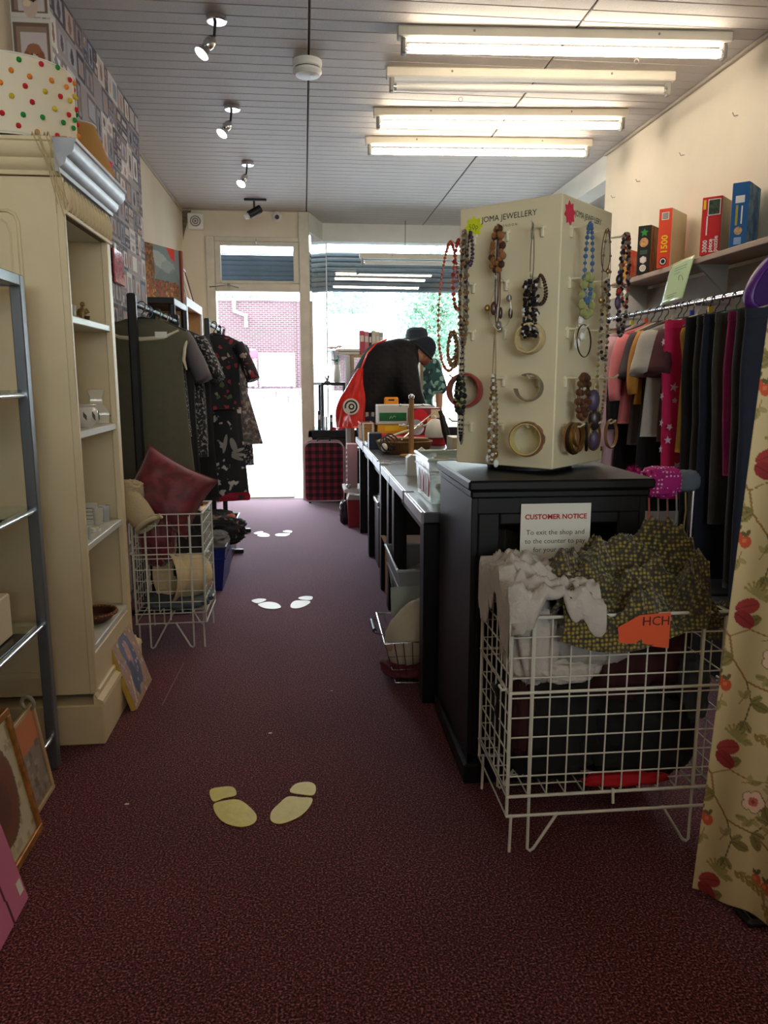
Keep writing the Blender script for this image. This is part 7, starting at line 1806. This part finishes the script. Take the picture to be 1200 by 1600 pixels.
# black and green
w_ = .078; t, c = puzzle(2.025, 4.50, w_, .21, .275, mat('puzzle_black', srgb(24, 30, 26), .45), pattern('straw_picture', 'noise', [(.35, srgb(80, 62, 40)), (.6, srgb(150, 120, 80))], 60, stretch=(1, 1, .2)), 'black puzzle box with a green leaf and red badges on its spine')
o('leaf_badge', M().prism(starpts(.024, .012, 5, .3), o=on_spine(c, w_, .5, .235), u=rd, v=ez, d=-pb2 * .001), mat('badge_green', srgb(40, 150, 60), .5), t)
o('portrait_badge', M().lathe([(.026, 0), (.026, .001), (0, .0012)], 24, on_spine(c, w_, .5, .18), -pb2), mat('badge_tan', srgb(200, 160, 110), .5, var=.4, vs=80), t)
o('small_print', M().obox(on_spine(c, w_, .5, .125), rd, ez, pb2, .022, .012, .0006), mat('dim_green', srgb(60, 90, 80), .6), t)
for z, R_b in ((.082, .022), (.035, .020)):
    o('badge', M().lathe([(R_b, 0), (R_b, .001), (0, .0012)], 6 if z > .05 else 20, on_spine(c, w_, .5, z), -pb2), white_i if z > .05 else mat('badge_red', srgb(206, 70, 74), .5), t)
    o('badge_centre', M().lathe([(R_b * .7, 0), (R_b * .7, .001), (0, .0012)], 6 if z > .05 else 20, on_spine(c, w_, .5, z, .0028), -pb2), mat('badge_red', (1, 1, 1)) if z > .05 else white_i, t)
# blue
w_ = .075; t, c = puzzle(2.055, 3.545, w_, .19, .29, mat('puzzle_blue', srgb(34, 92, 150), .45), pattern('harbour_picture', 'noise', [(.4, srgb(44, 74, 104)), (.6, srgb(96, 116, 124))], 18), 'blue puzzle box at the near end of the shelf')
o('label_patch', M().obox(on_spine(c, w_, .5, .215), rd, ez, pb2, .02, .016, .0006), white_i, t)
o('lettering_strip', M().obox(on_spine(c, w_, .35, .145), rd, ez, pb2, .005, .045, .0006), mat('olive_yellow_ink', srgb(170, 160, 60), .6), t)
o('lettering_strip', M().obox(on_spine(c, w_, .65, .145), rd, ez, pb2, .003, .04, .0006), white_i, t)
o('round_picture', M().lathe([(.018, 0), (.018, .001), (0, .0012)], 20, on_spine(c, w_, .5, .075), -pb2), mat('badge_tan', (1, 1, 1)), t)
o('lettering_strip', M().obox(on_spine(c, w_, .5, .03), rd, ez, pb2, .016, .016, .0006), mat('pale_blue_ink', srgb(140, 170, 206), .6), t)
# far one
t, c = puzzle(2.04, 4.86, .03, .21, .20, mat('puzzle_mustard', srgb(196, 140, 60), .5), pattern('red_figure_picture', 'noise', [(.42, srgb(200, 70, 60)), (.5, srgb(206, 96, 76)), (.6, srgb(190, 150, 110))], 12), 'red and tan picture puzzle box at the far end of the shelf')
# green sign hanging below
gs = thing('paper_sign', 'pale green laminated sign hanging from the wall shelf', 'sign', (1.97, 4.0, 1.66))
def gsf(u, v): return Vector((1.985 - .05 * v - .006 * math.sin(u * PI), 4.135 - .25 * u + .05 * v * (1 - u) * 0 , 1.85 - .215 * v + .014 * u))
o('sheet', M().grid(gsf, 12, 12), mat('pale_green_laminate', srgb(186, 214, 166), .12, coat=1.0, bump=.25, bs=14), gs, ang=180, solid=.0012)
for k, (ua, ub, v_) in enumerate(((.30, .82, .16), (.30, .80, .22), (.34, .6, .30), (.25, .7, .80), (.3, .62, .86))):
    o('print_line', M().grid(lambda a, b: gsf(ua + (ub - ua) * a, v_ + .018 * b) + Vector((-.0018, -.0004, 0)), 6, 1), mat('green_grey_ink', srgb(110, 130, 100), .7), gs)
o('round_stamp', M().torus(gsf(.72, .5) + Vector((-.002, 0, 0)), .022, .0015, (1, .0, .2), 20, 5), mat('green_grey_ink', (1, 1, 1)), gs)

# ------------------------------------------------------------------ clothes rail on the wall
QX, QZ = 1.95, 1.62
rl = thing('clothes_rail', 'long chrome clothes rail fixed below the wall shelf', 'clothes rail', (QX, 3.9, QZ))
o('rail', M().tube([(QX, 2.75, QZ), (QX, 4.95, QZ)], .0135, 14), chrome, rl)
for y in (2.8, 3.86, 4.9): o('bracket', M().tube([(2.198, y, QZ), (QX, y, QZ)], .008, 8).lathe([(.03, 0), (.03, .008)], 16, (2.198, y, QZ), (-1, 0, 0)), chrome, rl)
RG = 'garments on the chrome wall rail'; RH = 'hangers on the chrome wall rail'
def fab(n_, c, v=.12): return mat('fabric_' + n_, srgb(*c), .9, var=v, vs=18, bump=.1, bs=150)
starp = fab('hot_pink', (206, 36, 92), .05)
RL = [(4.78, 'dark grey top farthest along the wall rail', fab('charcoal', (48, 46, 48)), 'top', .72, .22, 'short', .2),
      (4.66, 'black shirt behind the jewellery stand on the wall rail', fab('black', (22, 21, 24)), 'top', .75, .22, 'long', .5),
      (4.55, 'red sweatshirt peeping out behind the bead ropes', fab('red', (150, 26, 40)), 'top', .60, .22, 'short', .22),
      (4.45, 'beige trousers showing low at the far end of the wall rail', fab('beige', (146, 118, 86)), 'trousers', 1.02, .19, None, 0),
      (4.36, 'teal top mostly hidden at the far end of the wall rail', fab('teal', (20, 110, 112)), 'top', .98, .17, None, 0),
      (4.27, 'pale pink long sleeved cardigan on the wall rail', fab('pale_pink', (214, 172, 182), .05), 'top', .86, .265, 'long', .60),
      (4.18, 'black jacket with white piping beside the pale pink cardigan', fab('black', (22, 21, 24)), 'top', .88, .22, 'long', .5),
      (4.10, 'coral pink short top on the wall rail', fab('coral', (226, 128, 132), .05), 'top', .55, .25, 'long', .34),
      (4.02, 'dark brown grey top beside the coral one', fab('taupe', (70, 60, 62)), 'top', .66, .215, 'short', .22),
      (3.95, 'mustard orange edged jacket on the wall rail', fab('mustard', (190, 130, 52)), 'top', .44, .22, 'long', .30),
      (3.89, 'long black dress on the wall rail next to the mustard jacket', fab('black', (22, 21, 24)), 'dress', 1.0, .22, None, 0),
      (3.82, 'light grey short sleeved top on the wall rail', fab('light_grey', (176, 170, 160), .05), 'top', .6, .235, 'short', .2),
      (3.75, 'maroon brown top between the grey top and the pink stars', fab('maroon', (76, 38, 44)), 'top', .62, .19, 'short', .2),
      (3.66, 'hot pink pyjamas with silver stars on the wall rail', starp, 'trousers', .90, .205, None, 0),
      (3.58, 'ochre yellow cardigan behind the black jeans', fab('ochre', (168, 132, 48)), 'top', .66, .16, None, 0),
      (3.49, 'black jeans on a clip hanger next to the ochre cardigan', fab('black_denim', (26, 27, 30)), 'trousers', 1.2, .19, None, 0),
      (3.40, 'charcoal grey trousers on the wall rail', fab('charcoal', (48, 46, 48)), 'trousers', 1.2, .185, None, 0),
      (3.315, 'navy blue jeans on the wall rail', fab('navy_denim', (26, 32, 48)), 'trousers', 1.22, .19, None, 0),
      (3.235, 'olive grey trousers on the wall rail', fab('olive_grey', (62, 60, 54)), 'trousers', .95, .18, None, 0),
      (3.155, 'magenta leggings between dark trousers on the wall rail', fab('magenta', (130, 26, 84)), 'trousers', .72, .175, None, 0),
      (3.07, 'grey black trousers at the near end of the wall rail', fab('grey_black', (52, 52, 54)), 'trousers', 1.2, .185, None, 0),
      (2.985, 'dark blue jeans nearest the flowered curtain on the rail', fab('dark_denim', (36, 40, 54)), 'trousers', 1.25, .19, None, 0)]
for k, (yy, lb, mt2, kd, ln, hf, sl_, sll) in enumerate(RL):
    hm_ = HANG if k % 4 else mat('hanger_%s' % ('white', 'green', 'cream')[(k // 4) % 3], (1, 1, 1), .4)
    garment(QX, yy, QZ, lb, mt2, kd, ln, hf, rz=.06 * math.sin(k * 1.7), cat={'top': 'top', 'dress': 'dress', 'trousers': 'trousers'}[kd], group=RG, sl=sl_, sl_len=sll, hgroup=RH, seed=k + 20, thick=.022, sl_out=.06, hmat=hm_)
sp_ = [o_ for o_ in bpy.data.objects if o_.get('label', '').startswith('hot pink pyjamas')][0]
sm_ = mat('silver_star', srgb(206, 170, 186), .5)
rg = random.Random(8)
for k in range(13):
    x = rg.uniform(-.19, -.06) if k % 3 else rg.uniform(-.19, .1); z = -.09 - .064 * k
    q = M().prism(starpts(rg.uniform(.014, .026), .009, 5, rg.uniform(0, 1)), o=(x, -.046 - .004 * (k % 3), z), u=(1, -.05, 0), v=(0, 0, 1), d=(0, -.002, 0))
    o('star', q, sm_, sp_, local=True)
for k in range(6):
    z = -.13 - .13 * k
    o('star', M().prism(starpts(.02, .009, 5, k), o=(-.213 + .005 * k, -.01, z), u=(0, 1, 0), v=(.05, 0, 1), d=(-.002, 0, 0)), sm_, sp_, local=True)
sz_ = mat('tag_mix', srgb(230, 200, 60), .5)
for k, (yy, c1, lb) in enumerate(((4.52, srgb(226, 206, 60), 'yellow size tag clipped on the wall rail hangers'), (4.33, srgb(230, 110, 60), 'orange size tag clipped on the wall rail hangers'), (3.80, srgb(60, 80, 180), 'blue size tag clipped on the wall rail hangers'), (3.62, srgb(240, 210, 40), 'bright yellow size tag above the pink pyjamas'))):
    single('size_tag', M().box(QX - .012, yy, QZ - .06, QX + .012, yy + .012, QZ - .035, .002), mat('size_tag_%d' % k, c1, .5), lb, 'tag', 'size tags')
# purple moulded handle thing at the end of the rail
ph = thing('purple_hanger', 'thick moulded purple plastic hanger at the edge of the view', 'hanger', (1.925, 3.12, QZ + .045))
pts = [(a * .62, b * .62) for a, b in [(-.10, -.20), (-.135, -.15), (-.12, -.06), (-.06, .04), (.02, .12), (.10, .13), (.20, .12), (.20, -.20), (.0, -.225)]]
q = []
for i in range(len(pts)):
    a, b, c3, d3 = (Vector((*pts[(i + k) % len(pts)], 0)) for k in (-1, 0, 1, 2))
    for s_ in range(5):
        u = s_ / 5; w3 = .5 * ((2 * b) + (c3 - a) * u + (2 * a - 5 * b + 4 * c3 - d3) * u * u + (3 * b - a - 3 * c3 + d3) * u ** 3); q.append((w3.x, w3.y))
purp = mat('purple_plastic', srgb(84, 34, 122), .35)
o('ring', M().tube([(a, 0, b) for a, b in q], .026, 12, closed=True, flat=.6), purp, ph, local=True)
o('web', M().prism([(a * .88 + .005, b * .88 - .005) for a, b in q], u=(1, 0, 0), v=(0, 0, 1), d=(0, .012, 0), o=(0, -.006, 0)), mat('purple_shade', srgb(64, 26, 96), .4), ph, local=True)

for k, (ya, yb, lb) in enumerate(((2.50, 3.12, 'added dark lidded box keeping the floor under the wall rail dark, nearest one'), (3.16, 3.78, 'added dark lidded box keeping the floor under the wall rail dark, middle one'), (3.82, 4.44, 'added dark lidded box keeping the floor under the wall rail dark, farthest one'))):  # dark boxes added to keep the area under the rail dark
    t = thing('added_dark_box', lb, 'box', (1.92, (ya + yb) / 2, 0), 0, 'dark boxes under the wall rail')
    o('box', M().box(1.70, ya, 0, 2.15, yb, .27, .006), mat('added_dark_plastic', srgb(26, 25, 30), .6), t)
    o('lid', M().box(1.69, ya - .008, .27, 2.16, yb + .008, .295, .006), mat('added_dark_plastic', (1, 1, 1)), t)
# accessories rack with a fuchsia boa
ar = thing('accessory_rack', 'low chrome accessory rack behind the dark cabinet', 'rack', (1.45, 3.05, 0))
for x in (1.30, 1.62): o('upright', M().tube([(x, 3.05, 0), (x, 3.05, .84)], .010, 10), chrome, ar); o('foot', M().box(x - .02, 2.9, 0, x + .02, 3.2, .02, .004), black_plastic, ar)
o('rail', M().tube([(1.30, 3.05, .84), (1.62, 3.05, .84)], .009, 10), chrome, ar)
def fuzzy(path, r, seed, n=900):
    rg_ = random.Random(seed); m = M(); P_ = [Vector(p) for p in path]
    m.tube(P_, r * .55, 8)
    for k in range(n):
        t_ = rg_.uniform(0, len(P_) - 1.001); i = int(t_); c = P_[i].lerp(P_[i + 1], t_ - i); d_ = Vector((rg_.gauss(0, 1), rg_.gauss(0, 1), rg_.gauss(0, 1))).normalized(); e_ = d_.orthogonal().normalized() * .003
        m.add([c + e_, c - e_, c + d_ * r * rg_.uniform(.8, 1.25)], [(0, 1, 2)])
    return m
single('feather_boa', fuzzy([(1.335, 3.0, .50), (1.34, 3.0, .62), (1.33, 3.01, .75), (1.345, 3.03, .86), (1.36, 3.06, .87), (1.365, 3.09, .74), (1.36, 3.09, .58)], .030, 5, 1600), mat('fuchsia_fluff', srgb(186, 20, 118), .8), 'fluffy fuchsia feather boa hanging behind the dark cabinet', 'boa', smooth=False)
lump('dotted_scarf', (1.47, 3.04, .82), (.075, .05, .055), pattern('fuchsia_dots', 'voronoi', [(.22, srgb(230, 200, 220)), (.28, srgb(176, 20, 120))], 60, rnd=.2, interp='CONSTANT'), 'fuchsia polka dot scarf bunched over the accessory rack', 'scarf', 61, .25)
lump('grey_scarf', (1.58, 3.04, .825), (.05, .04, .04), mat('grey_blue_cloth', (1, 1, 1)), 'grey scarf on the end of the accessory rack', 'scarf', 63, .2, nu=30, nv=18)
for k in range(5):
    x = 1.42 + .04 * k
    single('bead_string', M().tube([(x, 3.04, .80), (x + .004, 3.03, .70), (x, 3.035, .60 - .02 * (k % 2))], .004, 6), JM[('coral', 'silver', 'wood', 'silver', 'gold')[k]], ('coral', 'bright silver', 'wooden', 'dull silver', 'gilt')[k] + ' bead string hanging on the accessory rack', 'necklace', 'bead strings')

# ------------------------------------------------------------------ flowered curtain
def curtain_print():
    T = 152; p = Paint(T, T, (196, 176, 132)); rg_ = random.Random(2)
    ol, ol2, rd_, og, br = (124, 112, 66), (98, 90, 54), (158, 62, 58), (190, 84, 54), (146, 108, 62)
    def W(fn):
        for dx in (-T, 0, T):
            for dy in (-T, 0, T): fn(dx, dy)
    def leaf(x, y, L_, wd_, a, c, vein=None):
        W(lambda dx, dy: p.ell(x + dx + math.cos(a) * L_ / 2, y + dy - math.sin(a) * L_ / 2, L_ / 2, wd_, c, -a))
        if vein: W(lambda dx, dy: p.line(x + dx, y + dy, x + dx + math.cos(a) * L_ * .9, y + dy - math.sin(a) * L_ * .9, .9, vein))
    def stem_(pts, wd_, c):
        for (a, b) in zip(pts, pts[1:]): W(lambda dx, dy: p.line(a[0] + dx, a[1] + dy, b[0] + dx, b[1] + dy, wd_, c))
    stem_([(10, 26), (26, 44), (32, 68), (50, 88), (78, 94), (104, 110), (124, 134), (140, 156), (162, 178)], 2.2, br)
    stem_([(50, 88), (58, 108), (54, 130)], 1.6, ol2); stem_([(78, 94), (92, 78), (116, 70), (140, 72)], 1.6, ol2); stem_([(26, 44), (46, 34), (70, 38)], 1.5, br); stem_([(116, 70), (122, 50), (116, 34)], 1.4, ol2)
    for (x, y, a) in ((40, 30, .6), (32, 68, 2.8), (58, 108, -.3), (104, 110, 1.2), (124, 134, 2.6), (92, 78, 2.0), (116, 70, .5), (54, 130, -1.9), (10, 26, 2.2), (78, 94, -1.1), (122, 50, .2), (140, 72, -.5)):
        leaf(x, y, 19, 5.4, a, ol, ol2); leaf(x, y, 13, 3.4, a + 1.0, (138, 126, 78), ol2)
    leaf(28, 15, 26, 8, .35, rd_, (120, 44, 44)); leaf(28, 19, 24, 8, -.5, (142, 50, 52), (110, 40, 42)); leaf(14, 11, 18, 6, 2.2, ol2); leaf(14, 20, 14, 5, 3.4, ol)
    for (x, y) in ((20, 92), (29, 97), (88, 142), (99, 146), (132, 94), (141, 101)):
        W(lambda dx, dy: p.ell(x + dx, y + dy, 5.4, 6.2, og)); W(lambda dx, dy: p.ell(x + dx - 1.5, y + dy - 1.5, 2.2, 2.4, (206, 116, 76))); leaf(x, y - 6, 7, 2, 1.2, ol2); leaf(x, y - 6, 7, 2, 2.4, ol2)
    for (x, y) in ((74, 60), (124, 18)):
        for k in range(5):
            a = k * 2 * PI / 5; W(lambda dx, dy: p.ell(x + dx + 6.6 * math.cos(a), y + dy + 6.6 * math.sin(a), 6.2, 6.2, (126, 96, 76)))
        for k in range(5):
            a = k * 2 * PI / 5; W(lambda dx, dy: p.ell(x + dx + 6.6 * math.cos(a), y + dy + 6.6 * math.sin(a), 5.2, 5.2, (222, 190, 164)))
        W(lambda dx, dy: p.ell(x + dx, y + dy, 5, 5, (196, 100, 88))); W(lambda dx, dy: p.ell(x + dx, y + dy, 2, 2, (150, 70, 60)))
    for (x, y, a) in ((100, 8, -1.0), (66, 140, -.4), (2, 120, -1.2)):
        for k in range(11): leaf(x + math.cos(a) * k * 3.2, y - math.sin(a) * k * 3.2, 9, 2.0, a + (.6 if k % 2 else -.6), (150, 122, 66))
        stem_([(x, y), (x + math.cos(a) * 42, y - math.sin(a) * 42)], 1.1, ol)
    for k in range(26):
        x = rg_.uniform(0, T); y = rg_.uniform(0, T); a = rg_.uniform(0, 6.28)
        if np.abs(p.a[int(y), int(x)] - np.array(srgb(196, 176, 132))).sum() < .02:
            leaf(x, y, 12, 3.2, a, (150, 138, 88), (128, 116, 70)); leaf(x, y, 9, 2.4, a + 1.3, (164, 148, 96)); stem_([(x, y), (x - 8 * math.cos(a), y + 8 * math.sin(a))], 1.0, br)
    for (x, y) in ((146, 30), (46, 150), (96, 46), (10, 60)):
        for k in range(8): leaf(x, y, 13, 1.5, k * .42 - .3, (156, 144, 92)); W(lambda dx, dy: p.ell(x + dx + 13 * math.cos(k * .42 - .3), y + dy - 13 * math.sin(k * .42 - .3), 1.6, 1.6, (150, 132, 80)))
    return p
ct = curtain_print(); Wc, Hc = 236, 900
big = Paint(Wc, Hc, (0, 0, 0)); tl = np.tile(ct.a, (Hc // 152 + 2, Wc // 152 + 2, 1)); big.a = tl[40:40 + Hc, 22:22 + Wc].copy()
cur = thing('flowered_curtain', 'cream cotton curtain printed with red flowers, leaves and berries', 'curtain', (1.1, 1.4, .03))
c0 = at(1076, 1397, Z=.035); c1 = at(1200, 1446, Z=.035); dr2 = (c1 - c0); dr2.z = 0; dr2.normalize(); nr = Vector((-dr2.y, dr2.x, 0))
def curf(u, v):
    s_ = u * .53; z = 2.02 - (2.02 - .035) * v
    fold = .020 * math.sin(s_ * 17 + .4 + .5 * v) + .009 * math.sin(s_ * 41 + 1.5 * v)
    q = c0 + dr2 * (s_ * .92) + nr * (fold * (.5 + .6 * v)) + Vector((.125, .02, 0)) * (1 - v) ** 1.0
    return Vector((q.x, q.y, z + .012 * math.sin(s_ * 9) * v))
cmx = M().grid(curf, Wc, Hc)
o('cloth', cmx, printed('curtain_print', .85, .15), cur, ang=180, cols=big.grid_cols(Wc, Hc), solid=.0015)
r0 = c0 + Vector((.125, .02, 0)) - dr2 * .03; r1 = r0 + dr2 * ((2.19 - r0.x) / dr2.x)
cr = thing('curtain_rod', 'thin metal rod carrying the flowered curtain', 'curtain rod', (r0.x, r0.y, 2.03))
o('rod', M().tube([(r0.x, r0.y, 2.03), (r1.x, r1.y, 2.03)], .010, 10), chrome, cr)
o('hanger_rod', M().tube([(r0.x, r0.y, 2.03), (r0.x, r0.y, ZC - .002)], .006, 8), chrome, cr)
q = at(1180, 1438, Z=0)
bs_ = thing('stand_foot', 'black rubber foot showing under the hem of the curtain', 'foot', (q.x, q.y, 0))
o('pad', M().box(q.x - .035, q.y - .03, 0, q.x + .2, q.y + .05, .022, .008), black_plastic, bs_)
o('rib', M().box(q.x - .02, q.y - .02, .022, q.x + .19, q.y + .04, .030, .004), black_plastic, bs_)
